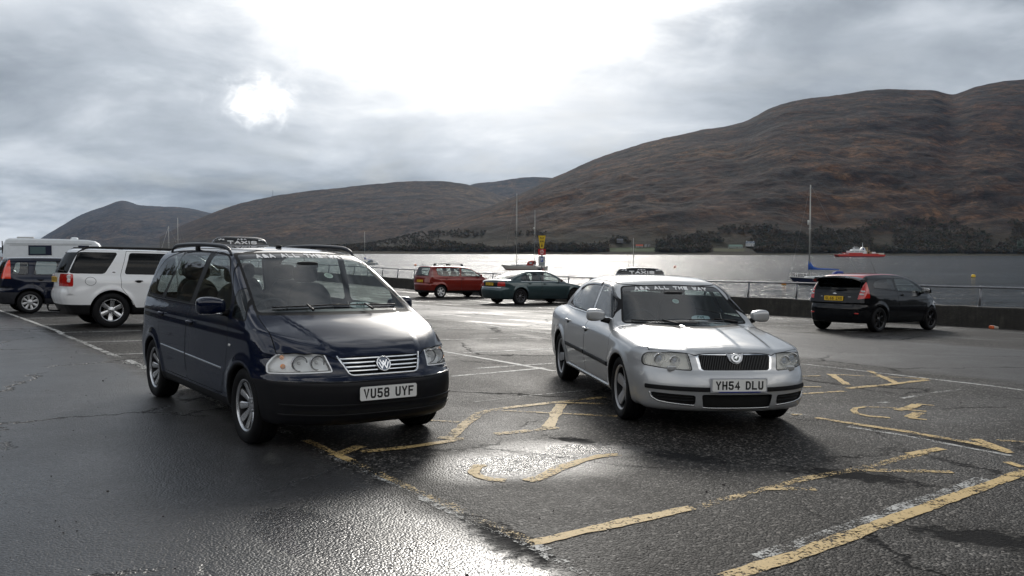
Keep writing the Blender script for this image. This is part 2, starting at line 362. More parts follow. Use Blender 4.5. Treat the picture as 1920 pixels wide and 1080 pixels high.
# ------------------------------------------------------------------ car bodies: smooth implicit form -> mesh -> cut into panels
def smax(a, b, k):
    h = np.maximum(k-np.abs(a-b), 0)/k; return np.maximum(a, b)+h*h*k*.25
def smin(a, b, k): return -smax(-a, -b, k)
def sstep(x, a, b):
    t = np.clip((x-a)/(b-a), 0, 1); return t*t*(3-2*t)
class Shell:
    def __init__(s, sp):
        s.sp = sp; s.k = {k: Sp(v) for k, v in sp.items() if isinstance(v, list) and len(v) > 1 and len(v[0]) == 2}
    def f(s, P):
        sp, k = s.sp, s.k; x = P[:, 0]; y = np.abs(P[:, 1]); z = P[:, 2]
        w = k['side'](z)+k['plan'](x)
        for cx, cz, r in sp['arch']:
            d = np.hypot(x-cx, z-cz); w = w+sp.get('flare', .014)*np.exp(-((d-r-.02)/.05)**2)*sstep(z, .0, .3)
        if 'crease' in sp:
            for zc, a, wd in sp['crease']: w = w+a*np.exp(-((z-zc)/wd)**2)
        fs = y-w
        dz = k['deck'](x)-sp.get('crown', .06)*y*y
        if 'bulge' in sp:
            for (x0, y0, x1, y1, a, wd) in sp['bulge']:
                yc = y0+(y1-y0)*(x-x0)/(x1-x0); dz = dz+a*sstep(yc-y, -wd/2, wd/2)*sstep(x, min(x0, x1)-.1, min(x0, x1)+.1)
        ft = (z-dz)/1.05
        ff = (x-k['front'](z)+k['bowf'](y))/1.15
        fr = (k['rear'](z)-x+k['bowr'](y))/1.15
        fb = sp['bot']-z
        lo = smax(fs, ft, sp.get('rtop', .09)); lo = smax(lo, ff, sp.get('rfront', .10)); lo = smax(lo, fr, .12); lo = smax(lo, fb, .06)
        cs = (y-(k['cside'](z)+k['cplan'](x)))/1.05
        ct = z-(k['roof'](x)-sp.get('rcrown', .10)*y*y)
        cf = (x-k['ws'](z)+sp.get('wsbow', .16)*y*y)/sp.get('wsn', 1.9)
        cr = (k['rw'](z)-x+sp.get('rwbow', .16)*y*y)/sp.get('rwn', 1.1)
        c = smax(cs, ct, sp.get('rroof', .13)); c = smax(c, cf, sp.get('rpil', .09)); c = smax(c, cr, sp.get('rrear', .12)); c = smax(c, sp.get('cbot', .8)-z, .02)
        o = smin(lo, c, sp.get('join', .035))
        if 'extra' in sp: o = sp['extra'](o, x, y, z)
        return o
    def grad(s, P, h=.003):
        g = np.zeros_like(P)
        for i in range(3):
            e = np.zeros(3); e[i] = h; g[:, i] = (s.f(P+e)-s.f(P-e))/(2*h)
        return g
    def project(s, P, it=3):
        for _ in range(it):
            v = s.f(P); g = s.grad(P); st = (v/np.maximum((g*g).sum(1), .05))[:, None]*g
            l = np.linalg.norm(st, axis=1, keepdims=True); P = P-st*np.minimum(1, .03/np.maximum(l, 1e-9))
        return P
    def mesh(s, h):
        (x0, x1), yw, (z0, z1) = s.sp['box']
        xs = np.arange(x0, x1, h); ys = (np.arange(int(yw/h)+1)+.5)*h; zs = np.arange(z0, z1, h)
        X, Y, Z = np.meshgrid(xs, ys, zs, indexing='ij'); F = s.f(np.stack([X.ravel(), Y.ravel(), Z.ravel()], 1)).reshape(X.shape)
        F = np.concatenate([F[:, ::-1], F], 1); ys = np.concatenate([-ys[::-1], ys]); I = F < 0
        c = [I[a:a+len(xs)-1 or None, b:b+len(ys)-1, d:d+len(zs)-1] for a in (0, 1) for b in (0, 1) for d in (0, 1)]
        sm = sum(q.astype(np.int8) for q in c); act = (sm > 0) & (sm < 8)
        idx = -np.ones(act.shape, np.int64); ii = np.argwhere(act); idx[tuple(ii.T)] = np.arange(len(ii))
        V = np.stack([xs[ii[:, 0]], ys[ii[:, 1]], zs[ii[:, 2]]], 1)+h/2
        Q = []
        for ax in range(3):
            sl0 = [slice(None)]*3; sl1 = [slice(None)]*3; sl0[ax] = slice(0, -1); sl1[ax] = slice(1, None)
            a, b = I[tuple(sl0)], I[tuple(sl1)]; e = np.argwhere(a != b); ins = a[tuple(e.T)]
            o1, o2 = [(1, 2), (2, 0), (0, 1)][ax]
            ok = (e[:, o1] > 0) & (e[:, o2] > 0) & (e[:, o1] < act.shape[o1]) & (e[:, o2] < act.shape[o2]); e = e[ok]; ins = ins[ok]
            def g(d1, d2):
                q = e.copy(); q[:, o1] -= d1; q[:, o2] -= d2; return idx[tuple(q.T)]
            q = np.stack([g(1, 1), g(0, 1), g(0, 0), g(1, 0)], 1); q[~ins] = q[~ins][:, ::-1]; Q.append(q)
        Q = np.concatenate(Q); Q = Q[(Q >= 0).all(1)]
        V = s.project(V, 5)
        d1 = np.linalg.norm(V[Q[:, 0]]-V[Q[:, 2]], axis=1); d2 = np.linalg.norm(V[Q[:, 1]]-V[Q[:, 3]], axis=1); m = d1 < d2
        T = np.concatenate([Q[m][:, [0, 1, 2]], Q[m][:, [0, 2, 3]], Q[~m][:, [0, 1, 3]], Q[~m][:, [1, 2, 3]]])
        return V, T
    def hit(s, P, d, L=1.5, n=60):
        """first surface point marching from P along d (arrays)"""
        P = np.atleast_2d(np.asarray(P, float)); d = np.asarray(d, float); t = np.zeros(len(P)); lo = np.zeros(len(P)); found = np.zeros(len(P), bool)
        for i in range(n):
            t2 = L*(i+1)/n; v = s.f(P+d*t2); new = (~found) & (v < 0); lo[new] = L*i/n; found |= new
        hi = lo+L/n
        for _ in range(18):
            mid = (lo+hi)/2; v = s.f(P+d*mid[:, None]); ins = v < 0; hi = np.where(ins, mid, hi); lo = np.where(ins, lo, mid)
        return P+d*hi[:, None]
    def front(s, y, z, off=0.):
        y = np.atleast_1d(np.asarray(y, float)); z = np.atleast_1d(np.asarray(z, float)); x1 = s.sp['box'][0][1]
        p = s.hit(np.stack([np.full(len(y), x1), y, z], 1), (-1, 0, 0), 2.6, 90); return p+s.nrm(p)*off
    def rearp(s, y, z, off=0.):
        y = np.atleast_1d(np.asarray(y, float)); z = np.atleast_1d(np.asarray(z, float)); x0 = s.sp['box'][0][0]
        p = s.hit(np.stack([np.full(len(y), x0), y, z], 1), (1, 0, 0), 2., 80); return p+s.nrm(p)*off
    def side(s, x, z, sg=-1, off=0.):
        x = np.atleast_1d(np.asarray(x, float)); z = np.atleast_1d(np.asarray(z, float))
        p = s.hit(np.stack([x, np.full(len(x), sg*1.15), z], 1), (0, -sg, 0), .8, 50); return p+s.nrm(p)*off
    def top(s, x, y, off=0.):
        x = np.atleast_1d(np.asarray(x, float)); y = np.atleast_1d(np.asarray(y, float))
        p = s.hit(np.stack([x, y, np.full(len(x), 2.6)], 1), (0, 0, -1), 2.3, 90); return p+s.nrm(p)*off
    def nrm(s, P):
        g = s.grad(P); return g/np.maximum(np.linalg.norm(g, axis=1, keepdims=True), 1e-9)
def sd_convex(P2, poly, r=.03):
    """signed distance-like field of a convex outline with rounded corners"""
    A = np.array(poly, float); a = 0.
    for i in range(len(A)): j = (i+1) % len(A); a += A[i, 0]*A[j, 1]-A[j, 0]*A[i, 1]
    if a < 0: A = A[::-1]
    D = []
    for i in range(len(A)):
        e = A[(i+1) % len(A)]-A[i]; n = np.array([e[1], -e[0]])/max(1e-9, np.linalg.norm(e)); D.append((P2-A[i]) @ n)
    D = np.array(D); q = np.maximum(D+r, 0); m = D.max(0); rr = np.sqrt((q*q).sum(0))-r
    return np.where(m+r > 0, rr, m)
def sd_poly(P2, poly):
    A = np.array(poly, float); d = np.full(len(P2), 1e9); s = np.ones(len(P2))
    for i in range(len(A)):
        a, b = A[i], A[(i+1) % len(A)]; e = b-a; w = P2-a; t = np.clip((w @ e)/(e @ e), 0, 1); d = np.minimum(d, ((w-t[:, None]*e)**2).sum(1))
        c1 = P2[:, 1] >= a[1]; c2 = P2[:, 1] < b[1]; c3 = e[0]*w[:, 1] > e[1]*w[:, 0]
        s = np.where((c1 & c2 & c3) | (~c1 & ~c2 & ~c3), -s, s)
    return s*np.sqrt(d)
PJ = {'s': (0, 2), 'f': (1, 2), 't': (0, 1)}
def clipT(V, T, d):
    d = np.where(np.abs(d) < 2e-4, np.where(d < 0, -2e-4, 2e-4), d); neg = d[T] < 0; c = neg.sum(1)
    Ti = T[c == 3]; To = T[c == 0]; Mx = T[(c > 0) & (c < 3)]
    if len(Mx) == 0: return V, Ti, To
    ng = d[Mx] < 0; cc = ng.sum(1); lone = np.where((cc == 1)[:, None], ng, ~ng).argmax(1); r = np.arange(len(Mx))
    a = Mx[r, lone]; b = Mx[r, (lone+1) % 3]; c_ = Mx[r, (lone+2) % 3]
    def cut(u, v):
        lo = np.minimum(u, v); hi = np.maximum(u, v); return lo*(len(V)+1)+hi
    k1, k2 = cut(a, b), cut(a, c_); keys, inv = np.unique(np.concatenate([k1, k2]), return_inverse=True)
    lo = keys//(len(V)+1); hi = keys % (len(V)+1); t = d[lo]/(d[lo]-d[hi]); NV = V[lo]+(V[hi]-V[lo])*t[:, None]
    p = inv[:len(a)]+len(V); q = inv[len(a):]+len(V); V = np.concatenate([V, NV])
    A = np.stack([a, p, q], 1); B = np.concatenate([np.stack([p, b, c_], 1), np.stack([p, c_, q], 1)]); an = d[a] < 0
    an2 = np.concatenate([an, an])
    return V, np.concatenate([Ti, A[an], B[~an2]]), np.concatenate([To, A[~an], B[an2]])
def comps(T):
    u, inv = np.unique(T, return_inverse=True); F = inv.reshape(-1, 3); l = np.arange(len(u))
    while True:
        m = l[F].min(1); n = l.copy()
        for k in range(3): np.minimum.at(n, F[:, k], m)
        n = n[n]
        if (n == l).all(): break
        l = n
    c = l[F[:, 0]]; r = [T[c == k] for k in np.unique(c)]; r.sort(key=len, reverse=True); return r
def region(V, T, proj, poly, r, mask, off=0.):
    """cut the outline (grown by off) out of T -> V, inside, outside"""
    cen = V[T].mean(1); m = mask(cen); Tm, Tr = T[m], T[~m]
    if len(Tm) == 0: return V, Tm, T
    P2 = V[:, PJ[proj]]; d = (poly(V) if callable(poly) else (sd_poly(P2, poly) if r is None else sd_convex(P2, poly, r)))-off
    V, ti, to = clipT(V, Tm, d); return V, ti, np.concatenate([to, Tr])
class Body:
    """a car shell being cut into parts"""
    def __init__(s, shell, h, root):
        s.sh = shell; s.V, s.T = shell.mesh(h); s.root = root
    def cut(s, proj, poly, mask, r=.03, off=0.):
        s.V, ti, s.T = region(s.V, s.T, proj, poly, r, mask, off); return ti
    def emit(s, name, T, m, parent=None, inset=0., label=None, walls=None, along=None):
        if len(T) == 0: return None
        if name in ('rear_door', 'front_door', 'door', 'pillar_trim') and not walls:
            cs = comps(T)
            if len(cs) > 1:
                o = s.emit(name, cs[0], m, parent, inset, label)
                for c in cs[1:]:
                    if len(c) > 12: s.emit('frame_strip', c, m, o if name != 'pillar_trim' else parent, inset)
                return o
        u, inv = np.unique(T, return_inverse=True); P = s.sh.project(s.V[u], 1) if inset == 0 and walls is None else s.V[u]
        N = s.sh.nrm(P); F = inv.reshape(-1, 3); V = P
        if inset:
            D = N if along is None else np.tile(np.array(along, float), (len(P), 1)); V = P-D*inset
        mats = None; mi = None
        if walls is not None:
            E = np.concatenate([F[:, [0, 1]], F[:, [1, 2]], F[:, [2, 0]]]); key = np.sort(E, 1); ks = key[:, 0]*len(P)+key[:, 1]
            uq, ix, ct = np.unique(ks, return_index=True, return_counts=True); be = E[ix[ct == 1]]
            n0 = len(V); used, bi = np.unique(be, return_inverse=True); bi = bi.reshape(-1, 2)
            # own copies of rim vertices so that the wall shades flat
            V = np.concatenate([V, P[used], V[used]]); a = n0+bi[:, 0]; b = n0+bi[:, 1]; k = len(used)
            W2 = np.concatenate([np.stack([a, b, b+k], 1), np.stack([a, b+k, a+k], 1)])
            cn = P.mean(0); nn = (P[used]-cn); nn = -nn/np.maximum(np.linalg.norm(nn, axis=1, keepdims=True), 1e-9)
            N = np.concatenate([N, nn, nn]); mi = np.concatenate([np.zeros(len(F)), np.ones(len(W2))]); F = np.concatenate([F, W2]); mats = [m, walls]
        o = mesh_obj(name, V, F, m, parent or s.root, N=N, mats=mats, midx=mi)
        if label: o['label'] = label
        return o
    def gap(s, proj, poly, mask, w=.0035, r=.03):
        """a dark shut line round the outline; returns what is inside it"""
        ti = s.cut(proj, poly, mask, r, w); s.V, ins, g = region(s.V, ti, proj, poly, r, lambda c: np.ones(len(c), bool), -w)
        s.gaps = getattr(s, 'gaps', []); s.gaps.append(g); return ins
def on_side(sg, xlo=-9, xhi=9, zlo=-9, zhi=9):
    return lambda c: (c[:, 1]*sg > .3) & (c[:, 0] > xlo) & (c[:, 0] < xhi) & (c[:, 2] > zlo) & (c[:, 2] < zhi)
def frontm(xlo): return lambda c: c[:, 0] > xlo
def rearm(xhi): return lambda c: c[:, 0] < xhi
def ribbon(P, N, w, h, upv):
    """raised strip along surface points P with normals N, width w across upv"""
    mb = MB(); V = []; n = len(P)
    for p, nn in zip(P, N):
        nn = Vector(nn); t = Vector(upv); t = (t-nn*t.dot(nn)).normalized(); p = Vector(p)
        for a, b in ((-.5, -.3), (-.5, .6), (-.3, 1.), (.3, 1.), (.5, .6), (.5, -.3)): V.append(p+t*w*a+nn*h*b)
    F = [(i*6+k, i*6+k+1, (i+1)*6+k+1, (i+1)*6+k) for i in range(n-1) for k in range(5)]
    F += [tuple(range(6))[::-1], tuple(range((n-1)*6, n*6))]
    return mb.add(V, F)
# ------------------------------------------------------------------ wheels
def wheel(parent, x, y, R, rr, wd, style, msp, steer=0.):
    """hub/brake disc with tyre and rim as its children; axis = y, outside face towards sign(y)"""
    sg = 1 if y > 0 else -1
    hub = MB().lathe([(.001, .02), (.14, .02), (.14, -.02), (.10, -.06), (.001, -.06)], 24)
    o = hub.build('wheel', mat('brake disc', (.05, .045, .04), .5, metal=.6), parent, sharp=40)
    o.location = (x, y-sg*wd*.5, R); o.rotation_euler = (0, random.uniform(0, 6.28), (0 if sg > 0 else math.pi)+steer)
    h = wd/2; t = MB(); sw = R-rr
    prof = [(rr-.005, -h*.80), (rr+.01, -h*.92), (rr+sw*.35, -h*1.03), (rr+sw*.75, -h*.98), (R-.012, -h*.86), (R-.001, -h*.66)]
    for g in (-.38, -.02, .34):
        prof += [(R, (g-.09)*h), (R, (g+.03)*h), (R-.007, (g+.04)*h), (R-.007, (g+.11)*h), (R, (g+.12)*h)]
    prof += [(R-.001, h*.66), (R-.012, h*.86), (rr+sw*.75, h*.98), (rr+sw*.35, h*1.03), (rr+.01, h*.92), (rr-.005, h*.80), (rr-.02, h*.2), (rr-.02, -h*.2)]
    t.lathe(prof, 56, closed=True); tt = t.build('tyre', M_RUB, o, sharp=35)
    rb = MB(); f = h*.84
    MB().lathe([(rr-.002, -f), (rr-.004, f*.80), (rr-.022, f*.80), (rr-.030, -f*.9), (.10, -f*.95)], 48).build('wheel_barrel', M_BAR, o, sharp=40)
    rb.lathe([(rr-.018, f*.76), (rr-.002, f*.80), (rr+.006, f*.97), (rr+.006, f*1.01), (rr-.006, f*1.02), (rr-.018, f*.92)], 56, closed=True)
    n, w0, w1, dish, pair = style
    for i in range(n):
        for dd in ((-pair, pair) if pair else (0,)):
            a = 2*math.pi*i/n
            ca, sa = math.cos(a), math.sin(a); V = []
            N_ = 6; r0 = .045; r1 = rr-.012
            for j in range(N_+1):
                q = j/N_; r = r0+(r1-r0)*q; wq = (w0+(w1-w0)*q)/2; off = dd*(.4+.6*q)*r; yo = f*.80-dish*(1-q)**1.4*1.-dish*.25*math.sin(q*3.14)
                for (du, dy) in ((-wq, -.022), (-wq, -.006), (-wq*.55, 0), (wq*.55, 0), (wq, -.006), (wq, -.022)):
                    u = off+du; V.append((r*ca-u*sa, yo+dy, r*sa+u*ca))
            F = [(j*6+k, (j+1)*6+k, (j+1)*6+(k+1) % 6, j*6+(k+1) % 6) for j in range(N_) for k in range(6)]
            rb.add(V, F)
    hf = f*.80-dish
    rb.lathe([(.075, hf-.03), (.07, hf+.002), (.045, hf+.008), (.034, hf+.014), (.001, hf+.015)], 28)
    for i in range(5):
        a = 2*math.pi*i/5+.3; rb.lathe([(.009, hf), (.009, hf+.012), (.001, hf+.013)], 8, c=(.055*math.cos(a), 0, .055*math.sin(a)))
    rb.build('rim', msp, o, sharp=32)
    return o
def plate(parent, txt, M, yellow=False, label=None, w=.52, h=.111, ch=.079, cw=.05, t=.0150, gap=.011):
    """number plate: M maps local (u right, v up, n outwards) to the car"""
    p = MB().prism([(-w/2+.01, -h/2), (w/2-.01, -h/2), (w/2, -h/2+.01), (w/2, h/2-.01), (w/2-.01, h/2), (-w/2+.01, h/2), (-w/2, h/2-.01), (-w/2, -h/2+.01)], M, .006)
    o = p.build('number_plate', M_PLY if yellow else M_PLW, parent)
    if label: o['label'] = label
    ws = txt.split(' '); wl = [len(q)*cw+(len(q)-1)*gap for q in ws]; sp = cw*.66+2*gap; x = -(sum(wl)+sp*(len(ws)-1))/2
    for q, l in zip(ws, wl):
        text_mesh(q, cw, ch, t, gap, lambda u, v, k, x0=x+l/2: M @ Vector((u+x0, v, .0068+k))).build('plate_lettering', M_INK, o); x += l+sp
    return o
def basis(o, u, v, n):
    u, v, n = Vector(u).normalized(), Vector(v).normalized(), Vector(n).normalized()
    return Matrix(((u.x, v.x, n.x, o[0]), (u.y, v.y, n.y, o[1]), (u.z, v.z, n.z, o[2]), (0, 0, 0, 1)))
# ------------------------------------------------------------------ cabin furniture
def seat(parent, x, y, z, w=.5, lean=.28, head=True, bench=False, m=None, hr=None):
    m = m or M_FAB
    b = MB().sell((x+.05, y, z+.02), (.27, w/2, .085), .45, M=Matrix.Rotation(-.08, 3, 'Y'))
    Mr = Matrix.Rotation(-lean, 3, 'Y')
    def fn(q):
        k = 1-.28*max(0, q.z/.32)**2*(0 if bench else 1); return (q.x+.02*(abs(q.y)/(w/2))**2, q.y*k, q.z)
    b.sell((x-.25, y, z+.36), (.075, w/2, .33), .42, M=Mr, fn=fn)
    o = b.build('seat', m, parent, smooth=True)
    if head:
        for hy in ((y,) if not bench else (y-w*.3, y+w*.3)):
            hb = MB().sell((x-.25-math.sin(lean)*.41, hy, z+.36+.41), (.05, .135, .085), .55, M=Mr)
            for q in (-.05, .05): hb.tube([(x-.25-math.sin(lean)*.3, hy+q, z+.66), (x-.25-math.sin(lean)*.40, hy+q, z+.76)], .007, 6)
            hb.build('headrest', hr or m, o, smooth=True)
    return o
def steering_wheel(parent, x, y, z, R=.185):
    M3 = Matrix.Rotation(R_(-62), 3, 'Y'); mb = MB(); c = Vector((x, y, z))
    mb.tube([c+M3 @ Vector((R*math.cos(a), R*math.sin(a), 0)) for a in [2*math.pi*k/32 for k in range(32)]], .015, 8, closed=True)
    for a in (0, math.pi/2*1.9, -math.pi/2*1.9, math.pi/2, -math.pi/2)[3:]+(math.pi,): mb.tube([c, c+M3 @ Vector((R*math.cos(a), R*math.sin(a), 0))], .014, 6)
    mb.sell(tuple(c), (.07, .08, .025), .6, M=M3); mb.tube([c, c+M3 @ Vector((0, 0, .28))*(-1)], .03, 8)
    mb.build('steering_wheel', M_INT, parent, smooth=True)
def car_root(name, X, Y, yaw, label, cat, group=None, zoff=0.):
    g = Gs(X, Y)+zoff; e = .8; nx = -(Gs(X+e, Y)-Gs(X-e, Y))/(2*e); ny = -(Gs(X, Y+e)-Gs(X, Y-e))/(2*e)
    n = Vector((nx, ny, 1)).normalized(); f = Vector((math.cos(yaw), math.sin(yaw), 0)); f = (f-n*f.dot(n)).normalized(); l = n.cross(f)
    o = thing(name, (X, Y, g), (0, 0, 0), label, cat, group)
    o.rotation_euler = Matrix(((f.x, l.x, n.x), (f.y, l.y, n.y), (f.z, l.z, n.z))).to_euler(); return o
def door_handle(sh, parent, x, z, sg, m, ln=.17):
    xs = np.linspace(x-ln/2, x+ln/2, 9); P = sh.side(xs, np.full(9, z), sg); N = sh.nrm(P); V = MB(); pts = []
    for i in range(9): pts.append(tuple(P[i]+N[i]*(.012+.022*math.sin(math.pi*i/8))))
    V.tube(pts, [.008, .012, .014, .015, .015, .015, .014, .012, .008], 8)
    b = V.build('door_handle', m, parent, smooth=True)
    rec = MB(); c = sh.side([x], [z-.012], sg, .0015)[0]; n = sh.nrm(np.array([c]))[0]
    M = basis(c, (1, 0, 0), Vector(n).cross(Vector((1, 0, 0))) if sg > 0 else Vector((1, 0, 0)).cross(Vector(n)), n)
    rec.prism([(.055*math.cos(a), .024*math.sin(a)) for a in [2*math.pi*k/16 for k in range(16)]], M, .0008)
    rec.build('handle_recess', M_GAP, b); return b
def wipers(sh, root, segs, lift=.014):
    mb = MB()
    for (y0, z0, y1, z1, ya, za) in segs:
        ys = np.linspace(y0, y1, 14); zs = np.linspace(z0, z1, 14); P = sh.front(ys, zs, lift)
        mb.tube([tuple(p) for p in P], .0065, 6)
        ys = np.linspace(ya, (y0+y1)/2, 10); zs = np.linspace(za, (z0+z1)/2, 10); P = sh.front(ys, zs, lift+.014)
        mb.tube([tuple(p) for p in P], [.011]*4+[.008]*6, 6)
    return mb.build('wiper', M_PLA, root, smooth=True)
def arch_liner(sh, root, cx, cz, r, sg, depth=.30):
    """dark inner wheel housing: from the lip of the body inwards"""
    A = np.linspace(R_(-28), R_(208), 42); xs = cx+r*np.cos(A); zs = cz+r*np.sin(A); ok = zs > sh.sp['bot']+.005; xs, zs = xs[ok], zs[ok]
    P = sh.side(xs, zs, sg, .0); V = []; n = len(P)
    for p, x, z in zip(P, xs, zs):
        dx, dz = (x-cx)/r, (z-cz)/r
        V += [tuple(p+np.array([0, sg*.002, 0])), (x-dx*.018, p[1]-sg*.012, z-dz*.018), (x-dx*.006, p[1]-sg*.04, z-dz*.006), (x+dx*.02, p[1]-sg*depth, z+dz*.02)]
    F = [(i*4+k, i*4+k+1, (i+1)*4+k+1, (i+1)*4+k) for i in range(n-1) for k in range(3)]
    b = len(V); V.append((cx, sg*(abs(P[:, 1]).max()-depth), cz)); F += [(i*4+3, b, (i+1)*4+3) for i in range(n-1)]
    return MB().add(V, F).build('wheel_arch', M_PLA, root, smooth=True)
def lens_bowl(mb, c, r, d, n=20, tilt=None):
    """reflector bowl opening towards +x"""
    prof = [(r, 0), (r*.92, -d*.35), (r*.7, -d*.7), (r*.35, -d*.93), (.001, -d)]
    mb.lathe(prof, n, 'x', c)
# ------------------------------------------------------------------ dark blue MPV taxi
def plate_at(sh, root, txt, y, z, rear=False, yellow=False, tiltz=0., off=.012, **kw):
    p = (sh.rearp if rear else sh.front)([y, y], [z, z])[0]; s = -1 if rear else 1
    if rear: M = basis((p[0]-off, y, z), (0, -1, 0), (math.sin(tiltz), 0, math.cos(tiltz)), (-math.cos(tiltz), 0, math.sin(tiltz)))
    else: M = basis((p[0]+off, y, z), (0, 1, 0), (-math.sin(tiltz), 0, math.cos(tiltz)), (math.cos(tiltz), 0, math.sin(tiltz)))
    # backing block so the plate stands on something
    MB().prism([(-.2, -.045), (.2, -.045), (.2, .045), (-.2, .045)], M @ Matrix.Translation((0, 0, -.05)), .0495).build('plate_mount', M_PLA, root)
    return plate(root, txt, M, yellow, **kw)
def sunstrip_text(sh, parent, txt, zc, cw, ch, t, gap, y0=0., dz=lambda y: 0., name='strip_lettering'):
    items = []
    tm = text_mesh(txt, cw, ch, t, gap, lambda u, v, k: (u, v, k), space=.75, sub=4)
    A = np.array(tm.V); y = A[:, 0]+y0; z = zc+A[:, 1]+dz(A[:, 0]+y0); P = sh.front(y, z); N = sh.nrm(P); tm.V = [tuple(p) for p in P+N*(.003+A[:, 2:3])]
    return tm.build(name, M_WHI, parent)
def roof_sign(root, x, y0, z, w, h, d, sub='A&A'):
    """black rounded taxi sign standing across the roof"""
    mb = MB()
    def prof(q): return (1-(abs(q)**3.2))
    V = []; F = []; n = 28; yo = [-(w/2)+w*i/n for i in range(n+1)]
    for yy in yo:
        q = yy/(w/2); tp = h*(.30+.70*max(0, 1-abs(q)**4)**.5); dd = d*(.55+.45*(1-abs(q)**3))
        for (a, b) in ((.5, 0), (.5, .12), (.40, .55), (.22, .92), (.06, 1.), (-.06, 1.), (-.22, .92), (-.40, .55), (-.5, .12), (-.5, 0)):
            V.append((x+dd*a, y0+yy, z+tp*b))
    k = 10; F = [(i*k+j, (i+1)*k+j, (i+1)*k+(j+1) % k, i*k+(j+1) % k) for i in range(n) for j in range(k)]
    F += [tuple(range(k)), tuple(range(n*k, n*k+k))[::-1]]
    o = mb.add(V, F).build('roof_sign', M_BLK, root, sharp=50, label='black taxi sign with white lettering')
    MB().box((x, y0, z-.012), (d*1.05, w*1.0, .03), .01).build('sign_base', mat('grey sign base', (.25, .26, .28), .4), o)
    def face(yy, zz):
        q = min(.97, abs(yy)/(w/2)); tp = h*(.30+.70*max(0, 1-q**4)**.5); dd = d*(.55+.45*(1-q**3)); b = zz/tp
        a = np.interp(b, [0, .12, .55, .92, 1.], [.5, .5, .40, .22, .06]); return x+dd*a+.0025
    tm = text_mesh('TAXIS', w*.088, h*.42, h*.115, w*.014, lambda u, v, k_: (face(u, h*.30+v)+k_, y0+u*1.25, z+h*.30+v), sub=3); tm.build('sign_lettering', M_WHI, o)
    tm = text_mesh(sub, w*.05, h*.17, h*.05, w*.012, lambda u, v, k_: (face(u, h*.70+v)+k_, y0+u, z+h*.70+v), sub=2); tm.build('sign_lettering', M_WHI, o)
    # small drawn marks at both ends
    mk = MB()
    for s in (-1, 1):
        for a, b, c in ((.335, .62, .05), (.375, .66, .03), (.405, .60, .03)):
            mk.prism([(c*w*.45*math.cos(t_), h*.10*math.sin(t_)) for t_ in [2*math.pi*i/10 for i in range(10)]], basis((face(a*w, b*h)+.0006*s, y0+s*a*w, z+b*h), (0, 1, 0), (-.5, 0, .85), (.85, 0, .5)), .0012)
    mk.build('sign_mark', M_WHI, o); return o
def windscreen_discs(sh, root, y, z, r, seed, name='licence_disc'):
    p = sh.front([y], [z], -.012)[0]; n = sh.nrm(np.array([p]))[0]; M = basis(p, (0, 1, 0), Vector(n).cross(Vector((0, 1, 0))), n)
    o = MB().prism([(r*math.cos(a), r*1.12*math.sin(a)) for a in [2*math.pi*k/28 for k in range(28)]], M, .002).build(name, mat('pale paper disc', (.55, .62, .55), .6), root)
    q = MB()
    for a in range(24):
        t0 = 2*math.pi*a/24; t1 = t0+.27; q.add([M @ Vector((k*math.cos(t), k*1.1*math.sin(t), .0026)) for k, t in ((r*.55, t0), (r*.66, t0), (r*.66, t1), (r*.55, t1))], [(0, 1, 2, 3)])
    for dz in (-.3, 0, .28): q.add([M @ Vector((u*r, (dz+v)*r, .0026)) for u, v in ((-.35, -.07), (.35, -.07), (.35, .07), (-.35, .07))], [(0, 1, 2, 3)])
    q.build('disc_print', mat('grey print', (.10, .16, .13), .6), o)
def for_hire(sh, root, y, z, w=.21, h=.062):
    p = sh.front([y], [z], -.03)[0]; M = basis(p, (0, 1, 0), (-.45, 0, .9), (.9, 0, .45))
    n = 28; pl = [(w/2*math.copysign(abs(math.cos(a))**.6, math.cos(a)), h/2*math.copysign(abs(math.sin(a))**.8, math.sin(a))) for a in [2*math.pi*k/n for k in range(n)]]
    o = MB().prism(pl, M, .003).build('hire_card', mat('pale hire card', (.60, .68, .68), .5), root)
    tm = text_mesh('FOR', .022, .02, .006, .005, lambda u, v, k: M @ Vector((u, v+.012, .0036+k))); tm.build('card_lettering', mat('dark green lettering', (.02, .10, .09), .5), o)
    tm = text_mesh('HIRE', .022, .02, .006, .005, lambda u, v, k: M @ Vector((u, v-.014, .0036+k))); tm.build('card_lettering', mat('dark green lettering', (.02, .10, .09), .5), o)
def mirror_pair(sh, root, x, y, z, m, size=(.085, .115, .085), under=None, left=None):
    x0, y0, z0 = x, y, z
    for sg in (-1, 1):
        x, y, z = (x0, y0, z0) if sg < 0 or left is None else left
        def fn(q):
            k = 1-.25*max(0, -(q.y*sg)/size[1]); return (q.x*(1. if q.x > 0 else .45), q.y, q.z*k)
        b = MB().sell((x, sg*y, z), size, .55, 24, 16, fn=fn).build('door_mirror', m, root, smooth=True)
        MB().sell((x-size[0]*.42, sg*y, z), (.006, size[1]*.86, size[2]*.82), .5).build('mirror_glass', mat('mirror glass', (.7, .72, .74), .04, metal=1.), b, smooth=True)
        pa = sh.side([x+.03], [z-.06], sg, 0)[0]
        ar = MB().tube([(x+.0, sg*(y-size[1]*.6), z-size[2]*.72), (x+.03, pa[1]-sg*.01, z-.065)], [.026, .034], 10); ar.build('mirror_arm', M_PLA, b, smooth=True)
        if under: MB().sell((x+.012, sg*y, z-size[2]*.80), (size[0]*.72, size[1]*.80, .016), .5).build('mirror_trim', under, b, smooth=True)
def lower_body_parts(): pass
